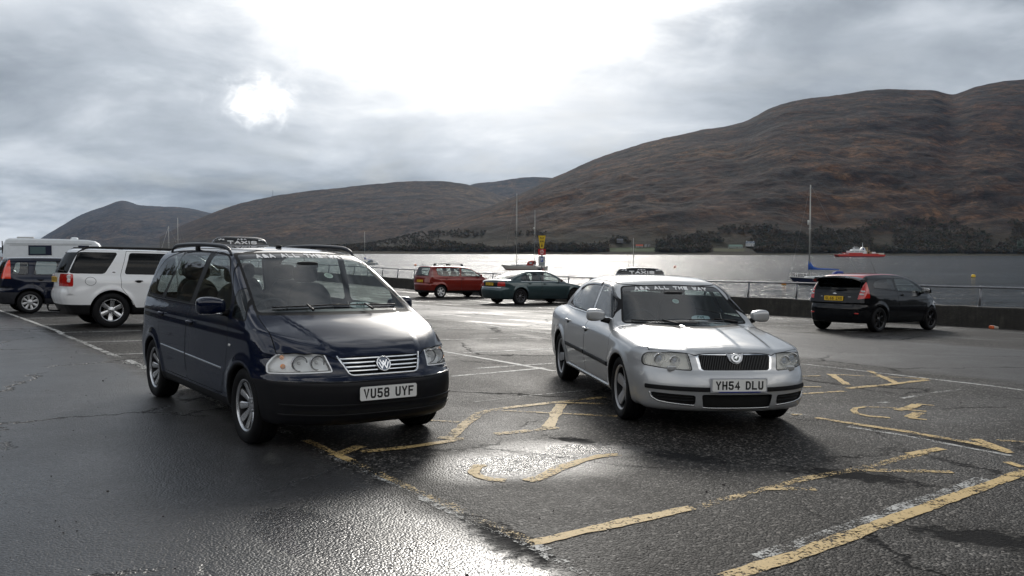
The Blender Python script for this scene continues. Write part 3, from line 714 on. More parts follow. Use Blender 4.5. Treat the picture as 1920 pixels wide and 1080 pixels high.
def glass_with_frame(B, nm, proj, poly, mask, g, r=.03, fw=.014, off=0., fm=None, label=None):
    """cut a window: rubber surround as a child of its pane"""
    t = B.cut(proj, poly, mask, r, off+fw); B.V, ins, band = region(B.V, t, proj, poly, r, lambda c: np.ones(len(c), bool), off)
    o = B.emit(nm, ins, g, label=label)
    if o is not None: B.emit('window_frame', band, fm or M_RUB, o)
    return o
def lining(B, T=None, d=.028):
    T = B.T if T is None else T; u, inv = np.unique(T, return_inverse=True); P = B.V[u]; N = B.sh.nrm(P)
    return P-N*d, inv.reshape(-1, 3)[:, ::-1], -N
def finish(B, m, m_low=None, low=None, extra_lining=()):
    """what is left is the body; shut lines and an inner lining complete it"""
    Ts = [B.T]+list(extra_lining); T = np.concatenate(Ts); P, F, N = lining(B, T); z = P[F].mean(1)[:, 2]
    mesh_obj('interior_lining', P, F, mat('grey cabin lining', (.07, .07, .068), .9), B.root, N=N)
    B.emit('body', B.T, m)
    if getattr(B, 'gaps', None): B.emit('shut_lines', np.concatenate(B.gaps), M_GAP, inset=.004)
def badge_disc(root, c, n, r, name, mt, up=(0, 0, 1)):
    n = Vector(n).normalized(); u = Vector(up).cross(n).normalized(); v = n.cross(u); M = basis(c, u, v, n)
    o = MB().prism([(r*math.cos(a), r*math.sin(a)) for a in [2*math.pi*k/32 for k in range(32)]], M, .006).build(name, mt, root)
    ring = MB().tube([M @ Vector((r*math.cos(a), r*math.sin(a), .007)) for a in [2*math.pi*k/32 for k in range(32)]], .0055*r/.055, 8, closed=True); ring.build('badge_ring', M_CHR, o, smooth=True)
    return o, M
def mpv_taxi():
    sp = dict(box=((-2.44, 2.46), .985, (.14, 1.80)), bot=.235,
        side=[(.1, .80), (.2, .835), (.32, .872), (.45, .895), (.60, .905), (.80, .902), (.95, .889), (1.08, .855), (1.2, .815), (1.8, .6)],
        plan=[(-2.5, -.075), (-2.0, -.035), (-1.4, -.006), (-.5, 0), (.6, 0), (1.4, -.004), (1.9, -.022), (2.3, -.05), (2.6, -.08)],
        arch=[(1.42, .33, .352), (-1.42, .33, .352)], flare=.016,
        deck=[(-2.6, 1.10), (-.5, 1.12), (1.0, 1.135), (1.33, 1.118), (1.6, 1.045), (1.85, .965), (2.05, .885), (2.17, .822), (2.27, .742), (2.36, .640), (2.42, .56), (2.6, .4)], crown=.075,
        bulge=[(2.15, .40, 1.33, .60, .013, .05)],
        front=[(.1, 2.16), (.2, 2.22), (.27, 2.285), (.36, 2.325), (.46, 2.337), (.54, 2.335), (.60, 2.322), (.64, 2.285), (.70, 2.258), (.79, 2.19), (.88, 2.12), (1.2, 1.8)],
        bowf=[(0, 0), (.25, .008), (.40, .035), (.5, .075), (.6, .135), (.7, .215), (.78, .305), (.86, .46), (.95, .75), (1.2, 1.4)],
        rear=[(.1, -2.20), (.3, -2.28), (.5, -2.315), (.62, -2.31), (.70, -2.27), (1.2, -2.24), (1.8, -2.1)],
        bowr=[(0, 0), (.4, .02), (.6, .05), (.75, .11), (.85, .22), (.95, .5), (1.2, 1.2)],
        crease=[(.93, -.006, .03), (.57, .004, .03)], rtop=.11, rfront=.055,
        cside=[(.8, .865), (1.0, .862), (1.12, .838), (1.25, .80), (1.4, .752), (1.55, .70), (1.65, .665), (1.85, .60)],
        cplan=[(-2.5, -.075), (-2.0, -.045), (-1.2, -.01), (-.3, 0), (.5, 0), (1.0, .0), (1.45, -.01), (1.6, -.02)],
        roof=[(-2.5, 1.575), (-2.0, 1.635), (-1.5, 1.668), (-.9, 1.682), (-.3, 1.678), (.1, 1.66), (.5, 1.622), (.8, 1.57), (1.5, 1.40)], rcrown=.065,
        ws=[(.8, 2.0), (1.10, 1.435), (1.25, 1.175), (1.40, .905), (1.50, .725), (1.60, .545), (1.9, .02)], wsbow=.17, wsn=2.05,
        rw=[(.8, -2.245), (1.10, -2.235), (1.3, -2.185), (1.5, -2.10), (1.65, -2.0), (1.9, -1.8)], rwbow=.14,
        rroof=.12, rpil=.06, rrear=.12, join=.05)
    root = car_root('mpv_taxi', -2.402, 9.206, -.9388, 'dark navy blue people carrier taxi with roof rails and chrome slatted grille', 'taxi', 'taxis parked on the bays')
    sh = Shell(sp); B = Body(sh, .0215, root); P = paint('navy paint', (.0012, .0046, .020), .12, .33, .2, .02)
    # wheel openings
    for cx in (1.42, -1.42):
        B.cut('s', lambda V, cx=cx: np.hypot(V[:, 0]-cx, V[:, 2]-.33)-.352, lambda c: np.abs(c[:, 1]) > .52, None)
    ALL = lambda c: np.ones(len(c), bool)
    # windscreen: black edge band, clear pane, black top strip that carries the lettering
    WS = [(-.735, 1.105), (.735, 1.105), (.612, 1.60), (.3, 1.617), (-.3, 1.617), (-.612, 1.60)]
    t = B.cut('f', WS, frontm(.3), .03, .02)
    B.V, ins, band = region(B.V, t, 'f', WS, .03, ALL, -.004)
    B.V, strip, pane = region(B.V, ins, 'f', lambda V: (1.548+.03*(1-(V[:, 1]/.6)**2))-V[:, 2], None, ALL)
    wsg = B.emit('windscreen', pane, G_FRONT); B.emit('windscreen_surround', band, M_RUB, wsg)
    st = B.emit('sun_strip', strip, mat('sun strip film', (.02, .022, .025), .3, coat=.6), wsg, label='black strip across the top of the windscreen')
    sunstrip_text(sh, wsg, 'A&A ALL THE WAY', 1.572, .052, .036, .0125, .012, 0., lambda y: .022*(1-(y/.6)**2))
    for sg in (-1, 1):
        fw = [(-.085, 1.118), (.93, 1.112), (.895, 1.24), (.62, 1.475), (.46, 1.565), (.30, 1.60), (.03, 1.605)]
        rw = [(-1.15, 1.128), (-.225, 1.118), (-.125, 1.605), (-.80, 1.612), (-1.0, 1.59)]
        qw = [(-1.96, 1.14), (-1.27, 1.13), (-.975, 1.607), (-1.45, 1.575), (-1.72, 1.50), (-1.88, 1.36)]
        tri = [(1.055, 1.06), (1.37, 1.045), (1.28, 1.12), (1.01, 1.315), (.985, 1.27)]
        mk = on_side(sg, zlo=.95)
        glass_with_frame(B, 'side_window', 's', fw, mk, G_SIDE, .05, .018, label='front door window')
        glass_with_frame(B, 'side_window', 's', rw, mk, G_SIDE, .05, .018, label='rear door window')
        glass_with_frame(B, 'side_window', 's', qw, mk, G_SIDE, .07, .018, label='rearmost side window')
        glass_with_frame(B, 'side_window', 's', tri, mk, G_SIDE, .02, .012, label='small triangular front window')
        # dark pillars between the windows
        for nm, pl in (('pillar_trim', [(-.245, 1.10), (-.095, 1.10), (.01, 1.615), (-.115, 1.615)]), ('pillar_trim', [(-1.29, 1.11), (-1.17, 1.11), (-.83, 1.62), (-.95, 1.62)])):
            B.emit(nm, B.cut('s', pl, mk, .01), M_PLA)
        # doors
        fd = [(-.17, .36), (.86, .36), (1.02, .62), (1.06, .80), (1.02, 1.00), (.955, 1.11), (.915, 1.26), (.64, 1.50), (.47, 1.60), (.30, 1.64), (-.06, 1.643), (-.17, 1.12)]
        rd = [(-.18, .36), (-.95, .36), (-1.06, .58), (-1.14, .80), (-1.16, 1.11), (-.86, 1.648), (-.08, 1.648), (-.18, 1.12)]
        d1 = B.gap('s', fd, on_side(sg), .0035, None); a = B.emit('front_door', d1, P)
        d2 = B.gap('s', rd, on_side(sg), .0035, None); b = B.emit('rear_door', d2, P)
        door_handle(sh, a, -.03, .935, sg, P); door_handle(sh, b, -1.045, .955, sg, P)
        # bright moulding along the doors
        for par, x0, x1 in ((a, -.15, .93), (b, -1.03, -.19)):
            xs = np.linspace(x0, x1, 24); zs = .592+(.93-xs)*.018; Q = sh.side(xs, zs, sg); ribbon(Q, sh.nrm(Q), .016, .007, (0, 0, 1)).build('door_moulding', M_CHR, par, sharp=40)
        xs = np.linspace(-1.95, .93, 60); zs = np.full(60, 1.098); Q = sh.side(xs, zs, sg); ribbon(Q, sh.nrm(Q), .012, .004, (0, 0, 1)).build('window_line_trim', M_PLA, root, sharp=40)
        # sill
        B.emit('sill', B.cut('s', lambda V: V[:, 2]-(.335), on_side(sg, -1.2, 1.2, zhi=.5)), M_PLA)
        B.emit('front_wheel_lip', B.cut('s', lambda V: np.hypot(V[:, 0]-1.42, V[:, 2]-.33)-.366, on_side(sg)), M_PLA)
        for cx in (1.42, -1.42): arch_liner(sh, root, cx, .33, .353, sg)
        # indicator repeater
        q = sh.side([1.115], [.815], sg, .002)[0]; MB().sell(tuple(q), (.024, .006, .012), .6).build('side_repeater', M_CLR, root, smooth=True)
    # rear lamps, rear screen
    RW = [(-.66, 1.12), (.66, 1.12), (.56, 1.56), (-.56, 1.56)]
    glass_with_frame(B, 'rear_window', 'f', RW, rearm(-1.5), G_SIDE, .06, .02)
    for sg in (-1, 1):
        B.emit('tail_light', B.cut('f', [(sg*.72, .80), (sg*.92, .80), (sg*.90, 1.12), (sg*.80, 1.15), (sg*.74, 1.1)], rearm(-2.05), .02), M_RED)
    # bonnet
    hood = lambda V: np.maximum.reduce([np.abs(V[:, 1])-(.755+(1.40-V[:, 0])*-.055), (1.375+.03*(1-(V[:, 1]/.75)**2))-V[:, 0], V[:, 0]-np.interp(np.abs(V[:, 1]), [0, .385, .46, .60, .79], [2.195, 2.175, 2.115, 2.04, 1.885])])
    hm = lambda c: (c[:, 0] > 1.2) & (c[:, 2] > .70)
    t = B.cut('t', lambda V: hood(V)-.0035, hm); B.V, hd, g = region(B.V, t, 't', lambda V: hood(V)+.0035, None, ALL); B.gaps.append(g)
    # black scuttle strip under the screen
    B.emit('scuttle', B.cut('f', [(-.76, 1.072), (.76, 1.072), (.74, 1.15), (-.74, 1.15)], lambda c: (c[:, 0] > 1.15) & (c[:, 0] < 1.5), .01), M_PLA)
    bon = B.emit('bonnet', hd, P)
    # headlights
    for sg in (-1, 1):
        HL = [(sg*.468, .815), (sg*.440, .680), (sg*.845, .655), (sg*.842, .72), (sg*.785, .805), (sg*.74, .817)]
        t = B.cut('f', HL, frontm(1.5), .010, .003); B.V, ins, rim = region(B.V, t, 'f', HL, .010, ALL, -.006)
        h = B.emit('headlight', ins, G_LENS, label='clear headlight with twin round reflectors'); B.emit('lamp_surround', rim, M_CHR if False else mat('lamp silver', (.88, .89, .90), .35, metal=.0), h)
        u, inv = np.unique(ins, return_inverse=True); Q = B.V[u].copy(); N = sh.nrm(Q); Q[:, 0] -= .055
        mesh_obj('lamp_housing', Q, inv.reshape(-1, 3), mat('lamp silver', (.88, .89, .90), .35, metal=.0), h, N=N)
        bw = MB()
        for (yy, zz, r) in ((.525, .745, .052), (.645, .738, .057)):
            p = sh.front([sg*yy], [zz])[0]; lens_bowl(bw, (p[0]-.022, sg*yy, zz), r, .05)
            bw.lathe([(r, 0), (r+.006, -.004), (r+.006, -.03), (r, -.03)], 24, 'x', (p[0]-.02, sg*yy, zz))
        bw.build('lamp_reflector', mat('reflector silver', (.80, .81, .83), .22, metal=.55), h, smooth=True)
        rg = MB()
        for (yy, zz, r) in ((.525, .745, .056), (.645, .738, .061)):
            p = sh.front([sg*yy], [zz])[0]; rg.tube([(p[0]-.02, sg*yy+r*math.cos(a), zz+r*math.sin(a)) for a in [2*math.pi*k/28 for k in range(28)]], .005, 6, closed=True)
        rg.build('reflector_ring', mat('dark chrome', (.12, .12, .13), .2, metal=1.), h, smooth=True)
        am = MB()
        for (yy, zz, r) in ((.745, .782, .019), (.752, .712, .022)):
            p = sh.front([sg*yy], [zz])[0]; am.sell((p[0]-.03, sg*yy, zz), (.014, r, r), 1.)
        am.build('indicator_bulb', M_AMB, h, smooth=True)
        # clear bulbs
        cb = MB()
        for (yy, zz) in ((.525, .745), (.645, .738)):
            p = sh.front([sg*yy], [zz])[0]; cb.sell((p[0]-.045, sg*yy, zz), (.03, .012, .012), 1.)
        cb.build('lamp_bulb', M_CLR, h, smooth=True)
    # grille
    GR = [(-.385, .80), (-.31, .640), (.31, .640), (.385, .80)]
    t = B.cut('f', GR, frontm(1.9), .03, .0); t2 = t
    B.V, ins, rim = region(B.V, t, 'f', GR, .03, ALL, -.013)
    gr = B.emit('grille', ins, M_GAP, inset=.035, walls=M_BLK, along=(1, 0, 0))
    kp = lambda V: V
    # chrome U frame, open at the top
    path = [(-.378, .793), (-.345, .722), (-.318, .664), (-.300, .650)]+[(y, .645) for y in np.linspace(-.28, .28, 21)]+[(.300, .650), (.318, .664), (.345, .722), (.378, .793)]
    q = sh.front([p[0] for p in path], [p[1] for p in path], .002); MB().tube([tuple(a) for a in q], .0095, 8).build('grille_frame', M_CHR, gr, smooth=True)
    B.emit('grille_edge', rim, M_BLK, gr)
    sl = MB()
    for zz in (.772, .741, .710, .679):
        w = np.interp(zz, [.64, .80], [.305, .372])
        ys = np.linspace(-w, w, 26); q = sh.front(ys, np.full(26, zz), -.008)
        for a, b in zip(q[:-1], q[1:]): pass
        V = []
        for a in q: V += [(a[0]-.02, a[1], zz-.004), (a[0], a[1], zz-.0065), (a[0]+.003, a[1], zz), (a[0], a[1], zz+.0065), (a[0]-.02, a[1], zz+.004)]
        sl.add(V, [(i*5+k, i*5+k+1, (i+1)*5+k+1, (i+1)*5+k) for i in range(25) for k in range(4)])
    sl.build('grille_slats', M_CHR, gr, sharp=40)
    bp = sh.front([0], [.724])[0]
    bd, M = badge_disc(root, (bp[0]+.004, 0, .724), (1, 0, .42), .060, 'front_badge', mat('badge blue', (.04, .07, .13), .25, coat=1.))
    r = .05
    lt = MB()
    for k, pl in enumerate(([(-.62, .66), (-.26, -.08), (.02, .50)], [(.62, .66), (.26, -.08), (-.02, .50)], [(-.90, .28), (-.42, -.80), (0, .02)], [(.90, .28), (.42, -.80), (0, .02)])):
        L, Rr = stroke_strip([(a*r, b*r) for a, b in pl], .0105); V = []
        for l_, r_ in zip(L, Rr): V += [M @ Vector((l_[0], l_[1], .0085+k*.0004)), M @ Vector((r_[0], r_[1], .0085+k*.0004))]
        lt.add(V, [(0, 1, 3, 2), (2, 3, 5, 4)])
    lt.build('badge_letters', M_CHR, bd)
    # unpainted bumper
    bump = B.cut('f', lambda V: V[:, 2]-(.600-.0*V[:, 1]), lambda c: (c[:, 0] > 1.40) & (c[:, 2] < .75))
    bo = B.emit('front_bumper', bump, mat('black bumper plastic', (.007, .0072, .009), .40, spec=.25, bump=(300, .15, .001), var=.1))
    ys = np.linspace(-.80, .80, 60)
    for zz, hh in ((.602, .006), (.415, .008), (.335, .007)):
        q = sh.front(ys, np.full(60, zz)); ribbon(q, sh.nrm(q), .014, hh, (0, 0, 1)).build('bumper_ridge', M_BLK if zz > .5 else M_PLA, bo, sharp=40)
    q = MB()
    for a, b in ((-.72, -.40), (.40, .72), (-.36, .36)):
        yy = np.linspace(a, b, 16); pp = sh.front(yy, np.full(16, .375), .0012); p2 = sh.front(yy, np.full(16, .345), .0012)
        q.add([tuple(v) for pr in zip(pp, p2) for v in pr], [(2*i, 2*i+1, 2*i+3, 2*i+2) for i in range(15)])
    q.build('bumper_intake', M_GAP, bo)
    plate_at(sh, root, 'VU58 UYF', .0, .503, tiltz=.02, off=.010, label='white front number plate')
    # rear bumper strip
    B.emit('rear_bumper', B.cut('f', lambda V: V[:, 2]-.56, rearm(-1.78)), P)
    B.T = B.T; finish(B, P, extra_lining=[])
    # roof rails
    for sg in (-1, 1):
        xs = np.linspace(-1.62, .38, 30); ys = sg*(.640-.02*np.abs((xs+.6))**2*.3); zs = np.array([sh.top([a], [b])[0][2] for a, b in zip(xs, ys)])
        e = np.clip(np.minimum(xs+1.62, .38-xs)/.28, 0, 1); lift = .062*np.sqrt(np.maximum(0, 1-(1-e)**2))
        rb = MB().tube([(a, b, c+l) for a, b, c, l in zip(xs, ys, zs, lift)], [.010+.012*min(1, q_*1.6) for q_ in e], 10)
        o = rb.build('roof_rail', mat('anodised dark rail', (.05, .052, .058), .35, metal=.8), root, smooth=True)
        ft = MB()
        for xx in (-.66,):
            zt = sh.top([xx], [sg*.635])[0][2]; ft.box((xx, sg*.635, zt+.028), (.10, .03, .07), .012)
        ft.build('rail_foot', M_PLA, o, sharp=40)
    # aerial stub
    zt = sh.top([-.42], [0])[0][2]; MB().sell((-.05+.0, 0, sh.top([-.05], [0])[0][2]+.012), (.055, .022, .018), .7).build('aerial_base', M_PLA, root, smooth=True)
    roof_sign(root, -.92, -.10, sh.top([-.92], [0])[0][2]+.012, .60, .088, .16)
    wipers(sh, root, [(-.60, 1.135, .02, 1.152, -.28, 1.10), (-.08, 1.150, .62, 1.140, .30, 1.10)])
    mirror_pair(sh, root, .90, 1.00, 1.145, P, (.095, .125, .082), M_SIL, (.84, .92, 1.12))
    windscreen_discs(sh, root, .14, 1.42, .042, 1); for_hire(sh, root, .27, 1.175)
    # cabin
    MB().box((.98, 0, .93), (.62, 1.55, .30), .09).build('dashboard', M_INT, root, sharp=50)
    MB().box((-.3, 0, .30), (3.0, 1.5, .06)).build('cabin_floor', M_INT, root)
    steering_wheel(root, .62, -.36, 1.02)
    for yy in (-.37, .37): seat(root, .15, yy, .62, .52, .30)
    for yy in (-.50, 0, .50): seat(root, -.78, yy, .62, .44, .25)
    for yy in (-.3, .3): seat(root, -1.60, yy, .62, .44, .2)
    ip = sh.front([0], [1.50], -.09)[0]; MB().sell((ip[0], .0, 1.505), (.02, .11, .034), .5).build('interior_mirror', M_PLA, root, smooth=True)
    for x in (1.42, -1.42):
        for sg in (-1, 1): wheel(root, x, sg*.885, .328, .222, .215, (10, .034, .072, .035, 0), M_SIL)
    return root, sh
# ------------------------------------------------------------------ silver saloon taxi
def saloon_taxi():
    sp = dict(box=((-2.60, 2.48), .96, (.12, 1.52)), bot=.215,
        side=[(.1, .775), (.2, .815), (.30, .848), (.42, .868), (.52, .880), (.66, .882), (.78, .872), (.88, .848), (.96, .81), (1.1, .74), (1.5, .6)],
        plan=[(-2.6, -.10), (-2.2, -.05), (-1.5, -.008), (-.5, 0), (.6, 0), (1.4, -.002), (1.9, -.024), (2.2, -.05), (2.6, -.10)],
        arch=[(1.40, .32, .352), (-1.40, .32, .352)], flare=.016,
        deck=[(-2.62, .60), (-2.55, .90), (-2.45, .955), (-2.2, .985), (-1.6, 1.01), (-.5, .985), (.7, .972), (1.0, .950), (1.4, .905), (1.75, .858), (2.0, .818), (2.12, .794), (2.24, .757), (2.32, .700), (2.38, .62), (2.6, .3)], crown=.085,
        bulge=[(2.20, .40, 1.0, .56, .015, .07), (2.24, .075, .95, .20, .006, .05)],
        front=[(.1, 2.18), (.2, 2.29), (.28, 2.335), (.36, 2.352), (.44, 2.362), (.50, 2.350), (.56, 2.325), (.60, 2.300), (.68, 2.272), (.76, 2.235), (.85, 2.16), (1.1, 1.8)],
        bowf=[(0, 0), (.2, .008), (.37, .034), (.45, .062), (.55, .108), (.65, .172), (.74, .252), (.80, .335), (.86, .48), (.94, .80), (1.2, 1.5)],
        rear=[(.1, -2.36), (.25, -2.44), (.45, -2.50), (.6, -2.50), (.75, -2.465), (.95, -2.44), (1.3, -2.3)],
        bowr=[(0, 0), (.4, .03), (.6, .08), (.75, .17), (.85, .32), (.95, .7), (1.2, 1.4)],
        crease=[(.80, .004, .04)], rtop=.11, rfront=.05,
        cside=[(.7, .815), (.92, .800), (1.0, .782), (1.1, .742), (1.2, .696), (1.3, .645), (1.38, .600), (1.5, .53)],
        cplan=[(-2.4, -.16), (-1.8, -.09), (-1.2, -.03), (-.6, -.005), (0, 0), (.6, -.002), (1.0, -.012), (1.2, -.02)],
        roof=[(-2.4, .95), (-2.0, 1.09), (-1.5, 1.275), (-1.2, 1.355), (-.8, 1.405), (-.4, 1.422), (0, 1.412), (.25, 1.378), (.5, 1.31), (1.2, 1.1)], rcrown=.075,
        ws=[(.7, 1.38), (.90, 1.045), (1.0, .885), (1.1, .728), (1.2, .572), (1.30, .412), (1.5, .08)], wsbow=.16, wsn=1.85,
        rw=[(.7, -2.35), (1.0, -1.98), (1.1, -1.80), (1.2, -1.60), (1.32, -1.30), (1.40, -1.05), (1.5, -.7)], rwbow=.16, rwn=2.1,
        rroof=.12, rpil=.05, rrear=.10, join=.035, cbot=.75)
    root = car_root('saloon_taxi', 1.707, 10.52, -1.4107, 'silver four door saloon taxi with black grille and five spoke wheels', 'taxi', 'taxis parked on the bays')
    sh = Shell(sp); B = Body(sh, .0205, root); P = paint('silver paint', (.45, .46, .47), .50, .34, .15, .05)
    ALL = lambda c: np.ones(len(c), bool)
    for cx in (1.40, -1.40):
        B.cut('s', lambda V, cx=cx: np.hypot(V[:, 0]-cx, V[:, 2]-.32)-.352, lambda c: np.abs(c[:, 1]) > .50, None)
    WS = [(-.690, .940), (-.3, .925), (.3, .925), (.690, .940), (.555, 1.300), (.3, 1.322), (-.3, 1.322), (-.555, 1.300)]
    t = B.cut('f', WS, frontm(.2), .03, .014); B.V, ins, band = region(B.V, t, 'f', WS, .03, ALL, -.004)
    B.V, strip, pane = region(B.V, ins, 'f', lambda V: (1.247+.03*(1-(V[:, 1]/.6)**2))-V[:, 2], None, ALL)
    wsg = B.emit('windscreen', pane, glass_mat('tinted windscreen', (.60, .70, .72), 1.05, .02)); B.emit('windscreen_surround', band, M_RUB, wsg)
    B.emit('sun_strip', strip, mat('sun strip film', (.02, .022, .025), .3, coat=.6), wsg, label='black strip across the top of the windscreen')
    sunstrip_text(sh, wsg, 'A&A ALL THE WAY', 1.268, .0485, .036, .0125, .011, 0., lambda y: .026*(1-(y/.6)**2))
    for sg in (-1, 1):
        mk = on_side(sg, zlo=.85)
        fw = [(.055, .985), (.80, .975), (.73, 1.05), (.54, 1.18), (.31, 1.28), (.15, 1.312), (-.06, 1.318)]
        rw = [(-1.08, 1.0), (-.06, .985), (-.165, 1.318), (-.50, 1.318), (-.80, 1.295), (-.98, 1.245)]
        qw = [(-1.44, 1.03), (-1.125, 1.01), (-1.03, 1.235), (-1.18, 1.17)]
        ft = mat('bright window trim', (.6, .6, .6), .25, metal=.9)
        glass_with_frame(B, 'side_window', 's', fw, mk, G_SIDE, .03, .012, label='front door window')
        glass_with_frame(B, 'side_window', 's', rw, mk, G_SIDE, .03, .012, label='rear door window')
        glass_with_frame(B, 'side_window', 's', qw, mk, G_SIDE, .02, .010, label='small rear quarter window')
        fd = [(-.045, .30), (.86, .30), (.985, .52), (1.03, .72), (1.02, .90), (.985, .99), (.84, 1.08), (.63, 1.215), (.37, 1.318), (.18, 1.345), (-.12, 1.352), (-.045, .98)]
        rd = [(-.052, .30), (-.90, .30), (-1.02, .50), (-1.10, .70), (-1.13, .90), (-1.13, 1.0), (-1.02, 1.25), (-.84, 1.322), (-.50, 1.352), (-.128, 1.355), (-.052, .98)]
        a = B.emit('front_door', B.gap('s', fd, on_side(sg), .003, None), P); b = B.emit('rear_door', B.gap('s', rd, on_side(sg), .003, None), P)
        door_handle(sh, a, .02, .80, sg, P); door_handle(sh, b, -.93, .825, sg, P)
        for par, x0, x1 in ((a, -.03, .98), (b, -1.0, -.07)):
            xs = np.linspace(x0, x1, 24); zs = .520-.012*xs; Q = sh.side(xs, zs, sg); ribbon(Q, sh.nrm(Q), .045, .012, (0, 0, 1)).build('door_moulding', M_PLA, par, sharp=40)
        xs = np.linspace(-1.45, .80, 50); zs = .968+.018*(xs < -1)*(-(xs+1)); Q = sh.side(xs, zs, sg); ribbon(Q, sh.nrm(Q), .014, .004, (0, 0, 1)).build('window_line_trim', M_CHR, root, sharp=40)
        # wind deflectors over the side glass
        for path in ([(-1.05, 1.245), (-.98, 1.275), (-.80, 1.312), (-.50, 1.330), (-.15, 1.330)], [(-.07, 1.332), (.15, 1.328), (.31, 1.298), (.54, 1.196), (.70, 1.085), (.74, 1.05)]):
            A = np.array(path); tt = np.linspace(0, len(A)-1, 24); xs = np.interp(tt, range(len(A)), A[:, 0]); zs = np.interp(tt, range(len(A)), A[:, 1])-.018
            Q = sh.side(xs, zs, sg); ribbon(Q, sh.nrm(Q), .046, .014, (0, 0, 1)).build('wind_deflector', mat('smoked deflector', (.03, .03, .032), .2, coat=.8), a if path[0][0] > -.5 else b, sharp=50)
        sl = B.cut('s', lambda V: V[:, 2]-.288, on_side(sg, -1.1, 1.1, zhi=.45)); B.emit('sill', sl, P)
        xs = np.linspace(-1.0, 1.0, 30); Q = sh.side(xs, np.full(30, .275), sg); ribbon(Q, sh.nrm(Q), .03, .014, (0, 0, 1)).build('sill_trim', mat('bright window trim', (.6, .6, .6), .25, metal=.9), root, sharp=40)
        for cx in (1.40, -1.40): arch_liner(sh, root, cx, .32, .353, sg)
    RW = [(-.60, 1.03), (.60, 1.03), (.50, 1.345), (-.50, 1.345)]
    glass_with_frame(B, 'rear_window', 'f', RW, lambda c: (c[:, 0] < -.9) & (c[:, 0] > -2.2), G_SIDE, .05, .02)
    for sg in (-1, 1): B.emit('tail_light', B.cut('f', [(sg*.45, .68), (sg*.90, .66), (sg*.90, .90), (sg*.48, .88)], rearm(-2.1), .02), M_RED)
    hood = lambda V: np.maximum.reduce([np.abs(V[:, 1])-np.interp(V[:, 0], [.9, 1.0, 1.5, 2.0], [.735, .735, .745, .742]), (1.035-.16*V[:, 1]**2)-V[:, 0], V[:, 0]-np.interp(np.abs(V[:, 1]), [0, .38, .43, .55, .76], [2.232, 2.212, 2.175, 2.115, 1.955])])
    hm = lambda c: (c[:, 0] > .8) & (c[:, 2] > .66)
    t = B.cut('t', lambda V: hood(V)-.003, hm); B.V, hd, g = region(B.V, t, 't', lambda V: hood(V)+.003, None, ALL); B.gaps.append(g); B.emit('bonnet', hd, P)
    for sg in (-1, 1):
        HL = [(sg*.438, .752), (sg*.412, .600), (sg*.55, .597), (sg*.80, .625), (sg*.80, .70), (sg*.765, .742), (sg*.70, .752)]
        t = B.cut('f', HL, frontm(1.5), .018, .004); B.V, ins, rim = region(B.V, t, 'f', HL, .018, ALL, -.004)
        h = B.emit('headlight', ins, G_OLD, label='yellowed cloudy headlight' if sg < 0 else 'headlight with bluish projector lens'); B.emit('lamp_surround', rim, M_GAP, h)
        u, inv = np.unique(ins, return_inverse=True); Q = B.V[u].copy(); N = sh.nrm(Q); Q[:, 0] -= .06
        mesh_obj('lamp_housing', Q, inv.reshape(-1, 3), mat('lamp silver', (.88, .89, .90), .35, metal=.0), h, N=N)
        bw = MB(); rg = MB(); ln = MB()
        for (yy, zz, r) in ((.545, .68, .045), (.665, .69, .052)):
            p = sh.front([sg*yy], [zz])[0]; lens_bowl(bw, (p[0]-.024, sg*yy, zz), r, .035)
            rg.tube([(p[0]-.022, sg*yy+r*math.cos(a), zz+r*math.sin(a)) for a in [2*math.pi*k/28 for k in range(28)]], .005, 6, closed=True)
            ln.sell((p[0]-.045, sg*yy, zz), (.02, r*.62, r*.62), 1.)
        bw.build('lamp_reflector', mat('reflector silver', (.80, .81, .83), .22, metal=.55), h, smooth=True); rg.build('reflector_ring', M_CHR, h, smooth=True); ln.build('projector_lens', mat('projector lens', (.10, .16, .30), .05, metal=.4, coat=1.), h, smooth=True)
        # washer flap under the lamp
        p = sh.front([sg*.585], [.612])[0]; MB().sell((p[0]+.006, sg*.585, .612), (.018, .045, .024), .45).build('lamp_washer', P, h, smooth=True)
    # grille: chrome frame, ribbed black opening, badge notch
    FR = [(-.400, .770), (-.368, .585), (.368, .585), (.400, .770)]
    OP = [(-.352, .742), (-.330, .604), (.330, .604), (.352, .742)]
    t = B.cut('f', FR, frontm(1.9), .035, .0); B.V, inner, rim = region(B.V, t, 'f', FR, .035, ALL, -.018)
    B.V, ins, rim2 = region(B.V, inner, 'f', OP, .02, ALL, .0)
    gr = B.emit('grille', ins, M_GAP, inset=.03, walls=M_BLK, along=(1, 0, 0)); B.emit('grille_surround', rim, P, gr); B.emit('grille_frame', rim2, M_CHR, gr)
    rb = MB()
    for k in range(43):
        y = -.336+.016*k; w = .004; za, zb = .606, .740
        if abs(y) < .062: zb = .700
        q = sh.front([y, y], [za, zb], -.006); d = .02
        V = []
        for a in q: V += [(a[0]-d, y-w, a[2]), (a[0], y-w*.5, a[2]), (a[0], y+w*.5, a[2]), (a[0]-d, y+w, a[2])]
        rb.add(V, [(k_, k_+1, k_+5, k_+4) for k_ in range(3)])
    rb.build('grille_ribs', M_BLK, gr)
    bp = sh.front([0], [.722])[0]
    # chrome tongue that carries the badge
    tg = MB(); V = []
    pl = [(-.085, .757), (-.072, .72), (-.058, .690), (-.03, .668), (0, .662), (.03, .668), (.058, .690), (.072, .72), (.085, .757)]
    q = sh.front([a for a, b in pl], [b for a, b in pl], .006); c = sh.front([0], [.735], .010)[0]
    n = len(q); V = [tuple(c)]+[tuple(a) for a in q]+[(a[0]-.035, a[1], a[2]) for a in q]; tg.add(V, [(0, i+1, i+2) for i in range(n-1)]+[(i+1, n+i+1, n+i+2, i+2) for i in range(n-1)]); tg.build('badge_tongue', P, gr, sharp=40)
